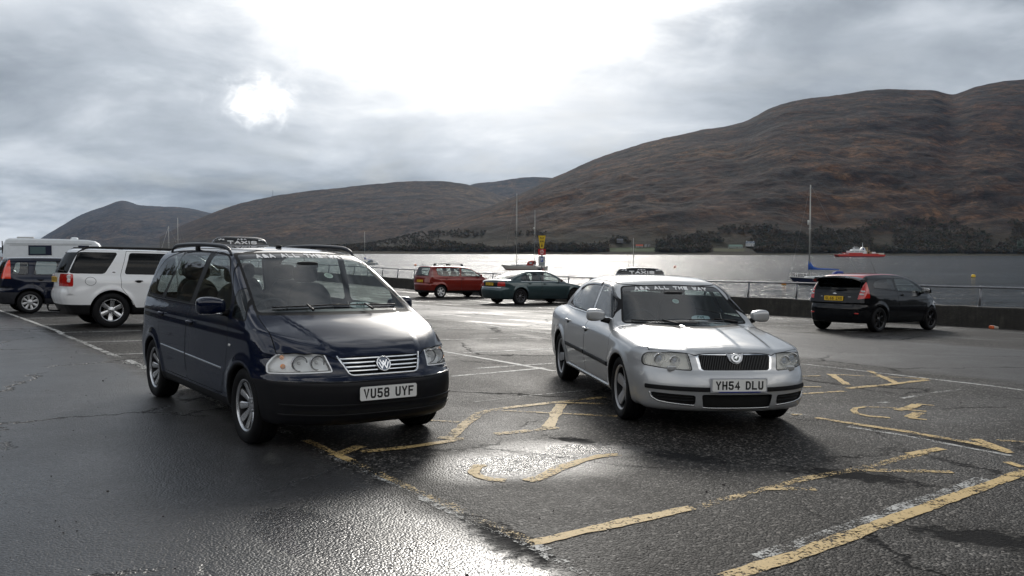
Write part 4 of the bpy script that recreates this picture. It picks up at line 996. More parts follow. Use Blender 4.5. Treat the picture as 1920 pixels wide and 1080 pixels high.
    bq = sh.front([0], [.712], .014)[0]; bd, M = badge_disc(root, (bq[0], 0, bq[2]), (1, 0, .38), .044, 'front_badge', mat('badge chrome', (.6, .61, .63), .25, metal=1.))
    aw = MB(); aw.prism([(.027*math.cos(a), .027*math.sin(a)) for a in [2*math.pi*k/24 for k in range(24)]], M, .0075); aw.build('badge_core', mat('badge dark green', (.01, .03, .02), .3, coat=1.), bd)
    ww = MB()
    ww.add([M @ Vector((a, b, .0082)) for a, b in ((-.020, -.004), (-.004, .016), (.010, .020), (.021, .012), (.006, .008), (.016, .002), (.002, -.002), (.006, -.018), (-.004, -.006))], [(0, 1, 2, 3, 4, 5, 6, 7, 8)]); ww.build('badge_arrow', M_CHR, bd)
    # bumper
    bm = B.cut('f', lambda V: V[:, 2]-.5935-.035*np.clip((np.abs(V[:, 1])-.45)/.35, 0, 1), lambda c: (c[:, 0] > 1.55) & (c[:, 2] < .75))
    # dark shut line over the bumper, black rubbing strip and three lower intakes
    def carve(T, proj, poly, r=None, off=0., mask=ALL):
        B.V, i, o = region(B.V, T, proj, poly, r, mask, off); return i, o
    fm = lambda c: c[:, 0] > 1.75
    band, bm = carve(bm, 'f', lambda V: np.maximum(V[:, 2]-(.455), .415-V[:, 2])+np.where(np.abs(V[:, 1]) > .80, .05, 0), mask=fm)
    mid, bm = carve(bm, 'f', [(-.345, .388), (.345, .388), (.322, .262), (-.322, .262)], .02, mask=fm)
    parts = []
    for sg in (-1, 1):
        i, bm = carve(bm, 'f', [(sg*.395, .378), (sg*.758, .386), (sg*.745, .340), (sg*.68, .300), (sg*.395, .285)], .02, mask=fm); parts.append(i)
    bo = B.emit('front_bumper', bm, P)
    B.emit('rubbing_strip', band, M_PLA, bo, inset=-.006)
    B.emit('lower_intake', mid, M_GAP, bo, inset=.03, walls=M_PLA, along=(1, 0, 0))
    for i in parts: B.emit('side_intake', i, M_GAP, bo, inset=.02, walls=M_PLA, along=(1, 0, 0))
    for sg in (-1, 1):
        pth = [(sg*.762, .384), (sg*.748, .338), (sg*.70, .308), (sg*.62, .296), (sg*.50, .288), (sg*.40, .284)]
        A = np.array(pth); tt = np.linspace(0, len(A)-1, 20); q = sh.front(np.interp(tt, range(len(A)), A[:, 0]), np.interp(tt, range(len(A)), A[:, 1]), .002)
        MB().tube([tuple(a) for a in q], .007, 6).build('intake_lip', mat('bright window trim', (.6, .6, .6), .25, metal=.9), bo, smooth=True)
        lv = MB()
        for zz in (.352, .322):
            yy = np.linspace(sg*.40, sg*.71, 12); q = sh.front(yy, np.full(12, zz), -.012); lv.tube([tuple(a) for a in q], .005, 5)
        lv.build('intake_louvre', M_PLA, bo, smooth=True)
    yy = np.linspace(-.325, .325, 30); q = sh.front(yy, np.full(30, .2605)+.006*(np.abs(yy)/.325)**6, .002); MB().tube([tuple(a) for a in q], .006, 6).build('intake_lip', mat('bright window trim', (.6, .6, .6), .25, metal=.9), bo, smooth=True)
    # plate in a pale surround with a blue dealer strip
    p = sh.front([0], [.47])[0]; M = basis((p[0]+.010, 0, .474), (0, 1, 0), (0, 0, 1), (1, 0, 0)); pw, ph = .272, .066
    MB().prism([(-pw, -ph), (pw, -ph), (pw, ph), (-pw, ph)], M @ Matrix.Translation((0, 0, -.03)), .0295).build('plate_holder', mat('grey plate holder', (.42, .43, .46), .35, metal=.3), root)
    plate(root, 'YH54 DLU', M @ Matrix.Translation((0, .003, .001)), False, label='white front number plate')
    bl = MB().prism([(-.19, -.0625), (.20, -.0625), (.215, -.0535), (-.21, -.0535)], M @ Matrix.Translation((0, 0, .0075)), .001); bl.build('dealer_strip', mat('blue strip', (.015, .03, .22), .4), root)
    B.emit('rear_bumper', B.cut('f', lambda V: V[:, 2]-.58, rearm(-1.80)), P)
    finish(B, P)
    roof_sign(root, -.74, 0, sh.top([-.74], [0])[0][2]+.010, .60, .085, .15)
    MB().tube([(-1.15, .0, sh.top([-1.15], [0])[0][2]-.005), (-1.32, .0, 1.56+.12)], [.006, .002], 6).build('aerial', M_PLA, root, smooth=True)
    wipers(sh, root, [(-.60, .955, .04, .948, -.2, .93), (.02, .965, .62, .965, .55, .93)], .012)
    mirror_pair(sh, root, .70, .94, 1.005, P, (.072, .102, .068))
    windscreen_discs(sh, root, -.01, 1.165, .036, 2); for_hire(sh, root, .20, 1.01)
    MB().box((.62, 0, .76), (.62, 1.42, .26), .08).build('dashboard', M_INT, root, sharp=50)
    MB().box((-.3, 0, .27), (2.6, 1.4, .06)).build('cabin_floor', M_INT, root)
    MB().box((-1.55, 0, .93), (.5, 1.2, .03)).build('parcel_shelf', M_INT, root)
    steering_wheel(root, .36, -.34, .88)
    for yy in (-.35, .35): seat(root, -.08, yy, .50, .50, .30)
    seat(root, -.95, 0, .50, 1.28, .28, bench=True)
    ip = sh.front([0], [1.22], -.07)[0]; MB().sell((ip[0], .0, 1.225), (.018, .11, .032), .5).build('interior_mirror', M_PLA, root, smooth=True)
    for x in (1.40, -1.40):
        for sg in (-1, 1): wheel(root, x, sg*.862, .322, .226, .215, (5, .085, .115, .03, 0), mat('worn alloy', (.46, .46, .47), .34, metal=.55, var=.12), 0)
    return root, sh
# ------------------------------------------------------------------ asphalt
def asphalt():
    m = bpy.data.materials.new('wet asphalt'); m.use_nodes = True; t = NT(m.node_tree); b = t.n['Principled BSDF']
    P = t.node('ShaderNodeTexCoord').outputs['Object']; x, y, z = t.sep(P)
    a = t.m('ADD', t.m('MULTIPLY', x, float(E1[0])), t.m('MULTIPLY', y, float(E1[1]))); e = t.m('ADD', t.m('MULTIPLY', x, float(E2[0])), t.m('MULTIPLY', y, float(E2[1])))
    ae = t.xyz(a, e, 0.)
    nb = t.noise(ae, .35, 5, .6, .5); nm = t.noise(ae, 1.7, 6, .65, .3); nf = t.noise(P, 38, 4, .7); agg = t.vor(P, 62); agc = t.vor(P, 62, out=1); ag2 = t.vor(P, 150)
    st = t.noise(t.xyz(t.m('MULTIPLY', a, .22), t.m('MULTIPLY', e, 1.1), 0.), 1.1, 6, .65, .8)      # streaks along the lanes
    wob = t.m('MULTIPLY', t.m('SUBTRACT', nm, .5), .5)
    def band(lo, hi, s=.1):
        ee = t.m('ADD', e, wob)
        return t.m('MULTIPLY', t.m('MULTIPLY_ADD', ee, 1/s, -lo/s, clamp=True), t.m('MULTIPLY_ADD', ee, -1/s, hi/s, clamp=True))
    near = band(-40, 3.0, .25); lane = t.m('ADD', near, band(12.6, 18.2, .5), clamp=True)
    def bl(cx, cy, ra, re, rot=0., n=wob):
        ca = float(E1[0]*cx+E1[1]*cy); ce = float(E2[0]*cx+E2[1]*cy)
        u = t.m('SUBTRACT', a, ca); v = t.m('SUBTRACT', e, ce); c, s = math.cos(rot), math.sin(rot)
        u2 = t.m('ADD', t.m('MULTIPLY', u, c), t.m('MULTIPLY', v, s)); v2 = t.m('ADD', t.m('MULTIPLY', u, -s), t.m('MULTIPLY', v, c))
        r = t.m('SQRT', t.m('ADD', t.m('POWER', t.m('ABSOLUTE', t.m('DIVIDE', u2, ra)), 2.), t.m('POWER', t.m('ABSOLUTE', t.m('DIVIDE', v2, re)), 2.)))
        return t.m('SUBTRACT', 1.25, t.m('ADD', r, t.m('MULTIPLY', n, 1.1)), clamp=True)
    wet = t.m('MULTIPLY_ADD', near, .42, t.m('MULTIPLY', lane, .16))
    wet = t.m('ADD', wet, t.m('MULTIPLY', t.ramp(st, [(.56, 0), (.63, 1)]), t.m('MULTIPLY_ADD', t.m('MULTIPLY_ADD', y, .06, -.9, clamp=True), .85, .0)))
    wet = t.m('ADD', wet, t.m('MULTIPLY', t.ramp(nb, [(.45, 0), (.7, 1)]), .25))
    for q in ((.35, 7.22, .62, .62, .6), (-.22, 6.85, .45, .45, 0), (-.30, 4.55, .60, .38, .4), (-1.2, 5.2, .5, .25, 0), (.75, 7.6, .4, .25, .8)): wet = t.m('ADD', wet, t.m('MULTIPLY', bl(*q), .85))
    wet = t.m('MINIMUM', wet, 1.)
    # broken, scuffed dark spots in the surface
    hole = None
    for q in ((-.02, 5.12, .42, .13, -.1), (4.02, 8.13, .40, .10, .05), (1.45, 7.35, .35, .16, .4), (2.6, 6.8, .5, .2, .5), (.6, 7.9, .3, .1, .3), (4.9, 7.6, .5, .25, 0), (2.9, 5.3, .5, .2, .5)):
        h = bl(*q, n=t.m('MULTIPLY', t.m('SUBTRACT', t.noise(P, 9, 5, .7), .5), 3.2)); hole = h if hole is None else t.m('MAXIMUM', hole, h)
    hole = t.m('MULTIPLY', t.ramp(hole, [(.15, 0), (.75, 1)]), 1.)
    # cracks: thin, wandering, only here and there
    cp = t.vm('ADD', ae, t.vm('SCALE', t.noise(ae, 2.2, 5, .7, out=1), None)); cpn = cp.node
    cv = t.node('ShaderNodeTexVoronoi', feature='DISTANCE_TO_EDGE'); t.l.new(cp, cv.inputs['Vector']); cv.inputs['Scale'].default_value = .33
    for n_ in t.n:
        if n_.bl_idname == 'ShaderNodeVectorMath' and n_.operation == 'SCALE': n_.inputs['Scale'].default_value = .55
    crack = t.m('MULTIPLY', t.ramp(cv.outputs[0], [(.0, 1), (.0045, .7), (.010, 0)]), t.ramp(t.noise(ae, .5, 2), [(.46, 0), (.55, 1)]))
    dark = t.m('MAXIMUM', hole, crack)
    # colour: stones in bitumen
    stone = t.ramp(t.sep(agc)[0], [(0, .004), (.45, .010), (.8, .030), (.97, .15)])
    worn = t.ramp(nm, [(.3, .75), (.7, 1.25)]); stone = t.mix(1., stone, t.ramp(t.noise(P, 22, 4, .75), [(.36, .45), (.64, 1.7)]), 'MULTIPLY'); c = t.mix(1., stone, worn, 'MULTIPLY')
    c = t.mix(1., c, t.ramp(nb, [(.3, (.84, .76, .68)), (.7, (1.1, 1.04, .98))]), 'MULTIPLY')
    c2 = t.mix(1., t.ramp(t.sep(agc)[1], [(0, .022), (.6, .038), (1, .080)]), worn, 'MULTIPLY'); c2 = t.mix(1., c2, (1.0, 1.0, 1.03), 'MULTIPLY')
    c = t.mix(lane, c, c2); c = t.mix(t.m('MULTIPLY', wet, .45), c, (.018, .018, .019, 1)); c = t.mix(dark, c, (.008, .008, .009, 1)); t.l.new(c, b.inputs['Base Color'])
    ro = t.m('SUBTRACT', t.m('MULTIPLY_ADD', nf, .20, .55), t.m('MULTIPLY', wet, .46)); ro = t.m('MAXIMUM', ro, .15); ro = t.m('ADD', ro, t.m('MULTIPLY', dark, .35), clamp=True); t.l.new(ro, b.inputs['Roughness'])
    t.l.new(t.m('MULTIPLY_ADD', wet, .45, .17), b.inputs['Specular IOR Level'])
    h = t.m('ADD', t.m('MULTIPLY', t.m('SUBTRACT', 1., agg), .0065), t.m('ADD', t.m('MULTIPLY', nf, .0035), t.m('MULTIPLY', ag2, .0012)))
    h = t.m('ADD', t.m('MULTIPLY', h, t.m('MULTIPLY_ADD', lane, -.35, t.m('MULTIPLY_ADD', wet, -.30, 1.))), t.m('ADD', t.m('MULTIPLY', nm, .010), t.m('MULTIPLY', dark, -.012)))
    bn = t.node('ShaderNodeBump'); bn.inputs['Strength'].default_value = 1.; bn.inputs['Distance'].default_value = 1.15; t.l.new(h, bn.inputs['Height']); t.l.new(bn.outputs[0], b.inputs['Normal'])
    return m
WP0 = np.array([13.26, 25.5]); WD = np.array([-1.2, 1.73]); WDn = WD/np.linalg.norm(WD); WN = np.array([-WDn[1], WDn[0]])   # WN points inland
if WN @ (np.zeros(2)-WP0) < 0: WN = -WN
WH = .58; WT = .34; RAILH = 1.13
def wall_pt(s, off=0.): return WP0+WDn*s+WN*off
def build_ground():
    ss = np.concatenate([np.arange(-260, -60, 10), np.arange(-60, 90, 1.), np.arange(90, 420, 10)]); tt = np.concatenate([np.arange(0, 44, 1.), np.arange(44, 60, 4), np.arange(60, 330, 15)])
    V = []
    for s in ss:
        for q in tt:
            p = wall_pt(s, q+.0); V.append((p[0], p[1], 0))
    V = np.array(V); V[:, 2] = G(V[:, 0], V[:, 1]); n = len(tt)
    F = np.array([(i*n+j, (i+1)*n+j, (i+1)*n+j+1, i*n+j+1) for i in range(len(ss)-1) for j in range(n-1)])[:, ::-1].copy()
    o = mesh_obj('car_park_asphalt', V, F, asphalt()); o['kind'] = 'structure'
def paint_mat(c, wear):
    nm = 'yellow line paint' if c == 'y' else 'white line paint'; nm += ' %d' % int(wear*20)
    if nm in _mats: return _mats[nm]
    m = bpy.data.materials.new(nm); m.use_nodes = True; t = NT(m.node_tree); b = t.n['Principled BSDF']
    P = t.node('ShaderNodeTexCoord').outputs['Object']; n = t.noise(P, 5.5, 8, .72, .4); n2 = t.noise(P, 60, 4, .7); n3 = t.noise(P, 1.6, 2, .5)
    col = (.64, .465, .21) if c == 'y' else (.52, .52, .49)
    cc = t.mix(t.ramp(n2, [(.35, 0.), (.75, .5)]), (*col, 1), (col[0]*.55, col[1]*.52, col[2]*.6, 1)); t.l.new(cc, b.inputs['Base Color'])
    b.inputs['Roughness'].default_value = .62; b.inputs['Specular IOR Level'].default_value = .25
    ag = t.vor(P, 62); fine = t.noise(P, 24, 6, .75)
    k = t.m('ADD', t.m('MULTIPLY', n, .36), t.m('ADD', t.m('MULTIPLY', fine, .42), t.m('ADD', t.m('MULTIPLY', n3, .22), t.m('MULTIPLY_ADD', ag, -.16, .055)))); th = .392+.135*wear
    t.l.new(t.ramp(k, [(th-.03, 0.), (th+.035, 1.)]), b.inputs['Alpha'])
    bn = t.node('ShaderNodeBump'); bn.inputs['Strength'].default_value = .5; bn.inputs['Distance'].default_value = .003; t.l.new(n2, bn.inputs['Height']); t.l.new(bn.outputs[0], b.inputs['Normal'])
    _mats[nm] = m; return m
def build_markings():
    groups = {}
    def add(c, w, wear, pts, sc=1.):
        P = [np.array(p, float) for p in pts]; Q = [P[0]]
        for a, b in zip(P, P[1:]):
            k = max(1, int(np.linalg.norm(b-a)/.06))
            for i in range(1, k+1): Q.append(a+(b-a)*i/k)
        rnd = random.Random(len(pts)*7+int(w*1000)+int(abs(P[0][0])*50)); L, Rr = stroke_strip([tuple(q) for q in Q], w*1.05)
        g = groups.setdefault((c, round(wear*4)/4), MB()); k0 = getattr(g, 'k', 0); g.k = k0+1; V = []
        wl = 0; wr = 0
        for l, r in zip(L, Rr):
            wl = wl*.7+rnd.uniform(-.009, .009); wr = wr*.7+rnd.uniform(-.009, .009); d = (np.array(l)-np.array(r)); d = d/max(1e-6, np.linalg.norm(d))
            for p, s in ((l, wl), (r, wr)): p = np.array(p)+d*s; V.append((p[0], p[1], Gs(p[0], p[1])+.0030+(k0 % 6)*.0003+(.0020 if c == 'y' else 0)))
        g.add(V, [(2*i+1, 2*i+3, 2*i+2, 2*i) for i in range(len(L)-1)])
    for c, w, wear, pts in MARKS: add(c, w, wear, pts)
    g = lambda a, b: gw(a, b)
    for a0, a1, we in ((-62, -30, .5), (-30, -19, .35), (-19, -14.2, .45), (-14.2, -9.5, .9), (-9.5, -7.2, .95), (-7.2, -5.2, .9), (-5.2, -3.9, .85), (-3.9, 4, .9)): add('w', .085, we, [g(a0, 3.0), g(a1, 3.05)])
    for a0, a1, we in ((-7.3, -6.4, .5), (-6.4, -4.6, 1.0), (-4.6, -4.0, .75)): add('y', .075, we, [g(a0, 3.06), g(a1, 3.07)])
    for a0, a1, we in ((-60, -26, .5), (-9.7, -5.8, .6)): add('w', .09, we, [g(a0, 8.0), g(a1, 8.0)])
    for k in range(12): add('w', .08, .45, [g(-28.5-2.45*k, 3.1), g(-28.5-2.45*k, 7.9)])
    for k in range(-1, 20): add('w', .08, .6, [g(-15.4-2.45*k, 19.4), g(-15.4-2.45*k, 24.6)])
    for (c, we), mb in groups.items():
        o = mb.build('yellow_bay_marking' if c == 'y' else 'white_bay_marking', paint_mat(c, we)); o['kind'] = 'structure'
def build_wall():
    # ---- low concrete sea wall with its quay face
    m = bpy.data.materials.new('mossy concrete'); m.use_nodes = True; t = NT(m.node_tree); b = t.n['Principled BSDF']; P = t.node('ShaderNodeTexCoord').outputs['Object']; x, y, z = t.sep(P)
    n = t.noise(P, 2.5, 7, .7, .3); n2 = t.noise(P, 14, 5, .7); dr = t.noise(t.xyz(t.m('MULTIPLY', x, 6.), t.m('MULTIPLY', y, 6.), t.m('MULTIPLY', z, .6)), 1., 5, .7)
    c = t.ramp(n, [(.3, (.014, .012, .010)), (.5, (.028, .025, .021)), (.75, (.060, .054, .045))]); c = t.mix(t.ramp(dr, [(.45, 0), (.62, .75)]), c, (.014, .013, .011, 1)); c = t.mix(t.ramp(n2, [(.60, 0), (.68, .6)]), c, (.07, .075, .03, 1))
    t.l.new(c, b.inputs['Base Color']); b.inputs['Roughness'].default_value = .75
    bn = t.node('ShaderNodeBump'); bn.inputs['Strength'].default_value = .8; bn.inputs['Distance'].default_value = .02; t.l.new(t.m('ADD', n2, n), bn.inputs['Height']); t.l.new(bn.outputs[0], b.inputs['Normal'])
    sec = [(0, -.25), (0, WH-.05), (.0, WH-.05), (-.0, WH-.03), (-.02, WH), (-WT+.02, WH), (-WT, WH-.03), (-WT, -3.2)]
    rnd = random.Random(4); V = []; ss = np.arange(-110, 210, .5)
    for s in ss:
        j = rnd.uniform(-.008, .008); jz = rnd.uniform(-.012, .012)
        for o_, h in sec:
            p = wall_pt(s, o_+j+.0); V.append((p[0], p[1], (Gs(*wall_pt(s, 0))+h+(jz if h > .3 else 0)) if h > -1 else -3.4))
    k = len(sec); F = [(i*k+j, i*k+j+1, (i+1)*k+j+1, (i+1)*k+j) for i in range(len(ss)-1) for j in range(k-1)]
    o = mesh_obj('sea_wall', V, F, m, smooth=False)
    tagd(o, 'low dark mossy concrete wall along the edge of the car park above the water', 'wall')
    # ---- galvanised railing
    gm = mat('galvanised pipe', (.20, .205, .22), .42, metal=.7, var=.35, vscale=3, bump=(40, .3, .003))
    rp = Vector((*wall_pt(0), Gs(*WP0))); R0 = thing('railing', rp, label='grey single rail pipe railing standing on the sea wall', cat='railing')
    mb = MB(); pts = []
    L = np.linalg.norm(WD)
    for i in range(-6, 52):
        p = wall_pt(i*L, -WT/2); g = Gs(*wall_pt(i*L, 0)); q = np.array([rnd.uniform(-.02, .02), rnd.uniform(-.02, .02)]); tz = g+RAILH+rnd.uniform(-.008, .008)
        d = -WN*.05
        mbp = MB().tube([(p[0]-d[0]+.0-rp.x, p[1]-d[1]-rp.y, g+WH-.03-rp.z), (p[0]+q[0]*.5+.02-rp.x, p[1]+q[1]*.5-rp.y, tz-.025-rp.z)], .033, 8)
        mbp.lathe([(.062, 0), (.062, .014), (.03, .018)], 10, 'z', (p[0]-d[0]-rp.x, p[1]-d[1]-rp.y, g+WH-.004-rp.z))
        mbp.sell((p[0]+.02-rp.x, p[1]-rp.y, tz-rp.z), (.046, .046, .042), .8, 10, 6)
        mbp.build('post', gm, R0, smooth=True)
        pts.append((p[0]+.02-rp.x, p[1]-rp.y, tz-rp.z))
        e = (wall_pt((i+.5)*L, -WT/2)); pts.append((e[0]+.02-rp.x, e[1]-rp.y, Gs(*wall_pt((i+.5)*L, 0))+RAILH-.006-rp.z))
    MB().tube(pts, .030, 8).build('top_rail', gm, R0, smooth=True)
# ------------------------------------------------------------------ water
def build_water():
    m = bpy.data.materials.new('loch water'); m.use_nodes = True; t = NT(m.node_tree); b = t.n['Principled BSDF']; P = t.node('ShaderNodeTexCoord').outputs['Object']; x, y, z = t.sep(P)
    b.inputs['Base Color'].default_value = (.012, .020, .024, 1); b.inputs['IOR'].default_value = 1.333; t.l.new(t.m('MULTIPLY_ADD', t.noise(t.xyz(t.m('MULTIPLY', x, .3), y, 0.), .03, 4, .6), .22, .055), b.inputs['Roughness'])
    Q = t.xyz(t.m('MULTIPLY', x, .75), t.m('MULTIPLY', y, 1.25), 0.)
    patch = t.ramp(t.noise(t.xyz(t.m('MULTIPLY', x, .35), y, 0.), .018, 5, .6, .6), [(.30, .55), (.62, 1.)])
    h = t.m('ADD', t.m('MULTIPLY', t.noise(Q, .22, 4, .6, .3), .42), t.m('ADD', t.m('MULTIPLY', t.noise(Q, .9, 4, .65, .4), .15), t.m('MULTIPLY', t.noise(Q, 3.2, 3, .6, .3), .05)))
    wl = t.noise(t.xyz(t.m('MULTIPLY', x, .06), t.m('MULTIPLY', y, .55), 2.), .35, 4, .6, .5)      # drawn-out wind lanes
    h = t.m('MULTIPLY', h, t.m('MULTIPLY', patch, t.ramp(wl, [(.40, .55), (.60, 1.45)])))
    bn = t.node('ShaderNodeBump'); bn.inputs['Strength'].default_value = 1.; bn.inputs['Distance'].default_value = 2.3; t.l.new(h, bn.inputs['Height']); t.l.new(bn.outputs[0], b.inputs['Normal'])
    ys = [15, 60, 120, 240, 500, 1000, 2000, 4000, 9000, 24000]; V = []; 
    for yy in [-400]+ys: V += [(-16000, yy, WATER_Z), (-3000, yy, WATER_Z), (0, yy, WATER_Z), (3000, yy, WATER_Z), (16000, yy, WATER_Z)]
    F = [(i*5+j, i*5+j+1, (i+1)*5+j+1, (i+1)*5+j) for i in range(len(ys)) for j in range(4)]
    o = mesh_obj('loch_water', V, F, m, smooth=False); o['kind'] = 'structure'
# ------------------------------------------------------------------ hills
_rng = np.random.RandomState(11); _NG = _rng.rand(256, 256)
def vnoise(x, y):
    xi = np.floor(x).astype(int); yi = np.floor(y).astype(int); fx = x-xi; fy = y-yi; fx = fx*fx*(3-2*fx); fy = fy*fy*(3-2*fy)
    g = lambda a, b: _NG[a % 256, b % 256]
    return (g(xi, yi)*(1-fx)+g(xi+1, yi)*fx)*(1-fy)+(g(xi, yi+1)*(1-fx)+g(xi+1, yi+1)*fx)*fy-.5
def fbm(x, y, o=5, r=.5, ridged=False):
    s = 0; a = 1; n = 0
    for k in range(o):
        v = vnoise(x*2**k+17.3*k, y*2**k+5.1*k)*2
        if ridged: v = (1-np.abs(v)*2)*.5
        s = s+v*a; n += a; a *= r
    return s/n
def yh(u): return 471.2+.0035*(u-960)
def moor(name, cols, sc=1., dark=(.013, .009, .007), tint=1.):
    m = bpy.data.materials.new(name); m.use_nodes = True; t = NT(m.node_tree); b = t.n['Principled BSDF']; P = t.node('ShaderNodeTexCoord').outputs['Object']; x, y, z = t.sep(P)
    n1 = t.noise(P, .0028*sc, 8, .68, .6); n2 = t.noise(t.vm('ADD', P, (900, 40, 0)), .012*sc, 7, .68, .5); n3 = t.noise(P, .07*sc, 5, .7); n4 = t.noise(t.vm('ADD', P, (0, 500, 300)), .0065*sc, 7, .7, 1.)
    c = t.ramp(n1, [(.30, cols[0]), (.45, cols[1]), (.56, cols[2]), (.72, cols[3])])
    c = t.mix(t.ramp(n2, [(.42, 0), (.60, .9)]), c, (*cols[4], 1)); c = t.mix(t.ramp(n4, [(.50, 0), (.60, .85)]), c, (*dark, 1))
    c = t.mix(1., c, t.ramp(n3, [(.3, .55), (.7, 1.5)]), 'MULTIPLY')
    n5 = t.noise(t.vm('ADD', P, (77, 13, 5)), .030*sc, 6, .72, .8); gu = t.noise(t.xyz(t.m('MULTIPLY', x, 1.), t.m('MULTIPLY', y, .28), t.m('MULTIPLY', z, .5)), .011*sc, 5, .65, .9)
    c = t.mix(1., c, t.ramp(n5, [(.34, .45), (.50, 1.), (.66, 1.9)]), 'MULTIPLY')
    gl = t.m('ABSOLUTE', t.m('SUBTRACT', gu, .5)); c = t.mix(t.ramp(gl, [(0., .75), (.018, .35), (.04, 0)]), c, (*dark, 1))
    # greener and darker near the shore
    lo = t.m('SUBTRACT', 1., t.m('DIVIDE', t.m('ADD', z, t.m('MULTIPLY_ADD', n2, 160., -90.)), 55.), clamp=True); c = t.mix(t.m('MULTIPLY', lo, .85), c, t.ramp(n2, [(.35, (.014, .013, .008)), (.65, (.038, .034, .017))]))
    sh = t.m('SUBTRACT', 1., t.m('DIVIDE', t.m('ADD', z, 2.75), 1.6), clamp=True); c = t.mix(sh, c, t.ramp(n3, [(.3, (.016, .014, .011)), (.7, (.04, .033, .025))]))
    t.l.new(c, b.inputs['Base Color']); b.inputs['Roughness'].default_value = .95; b.inputs['Specular IOR Level'].default_value = .1
    bn = t.node('ShaderNodeBump'); bn.inputs['Strength'].default_value = 1.; bn.inputs['Distance'].default_value = 4/sc; t.l.new(t.m('ADD', n3, t.m('MULTIPLY', n2, 3.)), bn.inputs['Height']); t.l.new(bn.outputs[0], b.inputs['Normal'])
    return m
HH = {}
def hill(name, ridge, Ys, Yr, prof, amp, mt, ns=420, nt=150, u0=None, u1=None, back=1.35, amps=(900., 260., 70.)):
    us = np.linspace(u0 or ridge[0][0], u1 or ridge[-1][0], ns); ry = hermite([r[0] for r in ridge], [r[1] for r in ridge], us)
    ang = (yh(us)-ry)/FPX; tt = np.linspace(0, back, nt)**1.15; tt = tt/tt.max()*back
    U, T = np.meshgrid(us, tt, indexing='ij'); A = np.repeat(ang[:, None], nt, 1); s = (U-960)/FPX
    Y = Ys+(Yr-Ys)*T+ (vnoise(s*18, T*0+3.)*90+vnoise(s*60, T*0)*30)*np.clip(1-T*4, 0, 1); X = s*Y
    zr = A*Yr+CAMH+2.75; p = np.interp(T, [q[0] for q in prof], [q[1] for q in prof])
    big = fbm(X/amps[0], Y/amps[0], 4); mid = fbm(X/amps[1]+.35*big, Y/(amps[1]*2.2), 5, .55, True); sm = fbm(X/amps[2], Y/amps[2], 4, .6)
    env = np.clip(T*3.2, 0, 1)*np.clip(1.15-T*.95, .12, 1)*np.clip(zr/250, .04, 1.)
    Z = p*zr+amp*env*(.95*big+.34*mid+.09*sm); Z += amp*.025*np.clip(T*4, 0, 1)*np.clip(zr/250, .05, 1)*fbm(X/40., Y/40., 3)
    # nothing in front may rise above the traced skyline
    lim = (A*.985)*Y+CAMH+2.75; Z = np.where(T < .93, np.minimum(Z, lim-1.), Z); Z = np.maximum(Z, 0.)*np.clip(T*60, 0, 1)-2.75-.4*(T <= 0)
    V = np.stack([X.ravel(), Y.ravel(), Z.ravel()], 1); i = np.arange(ns-1)[:, None]*nt+np.arange(nt-1)[None, :]; i = i.ravel()
    o = mesh_obj(name, V, np.stack([i, i+nt, i+nt+1, i+1], 1), mt); o['kind'] = 'structure'; HH[name] = (us, Y, Z, T, X); return o
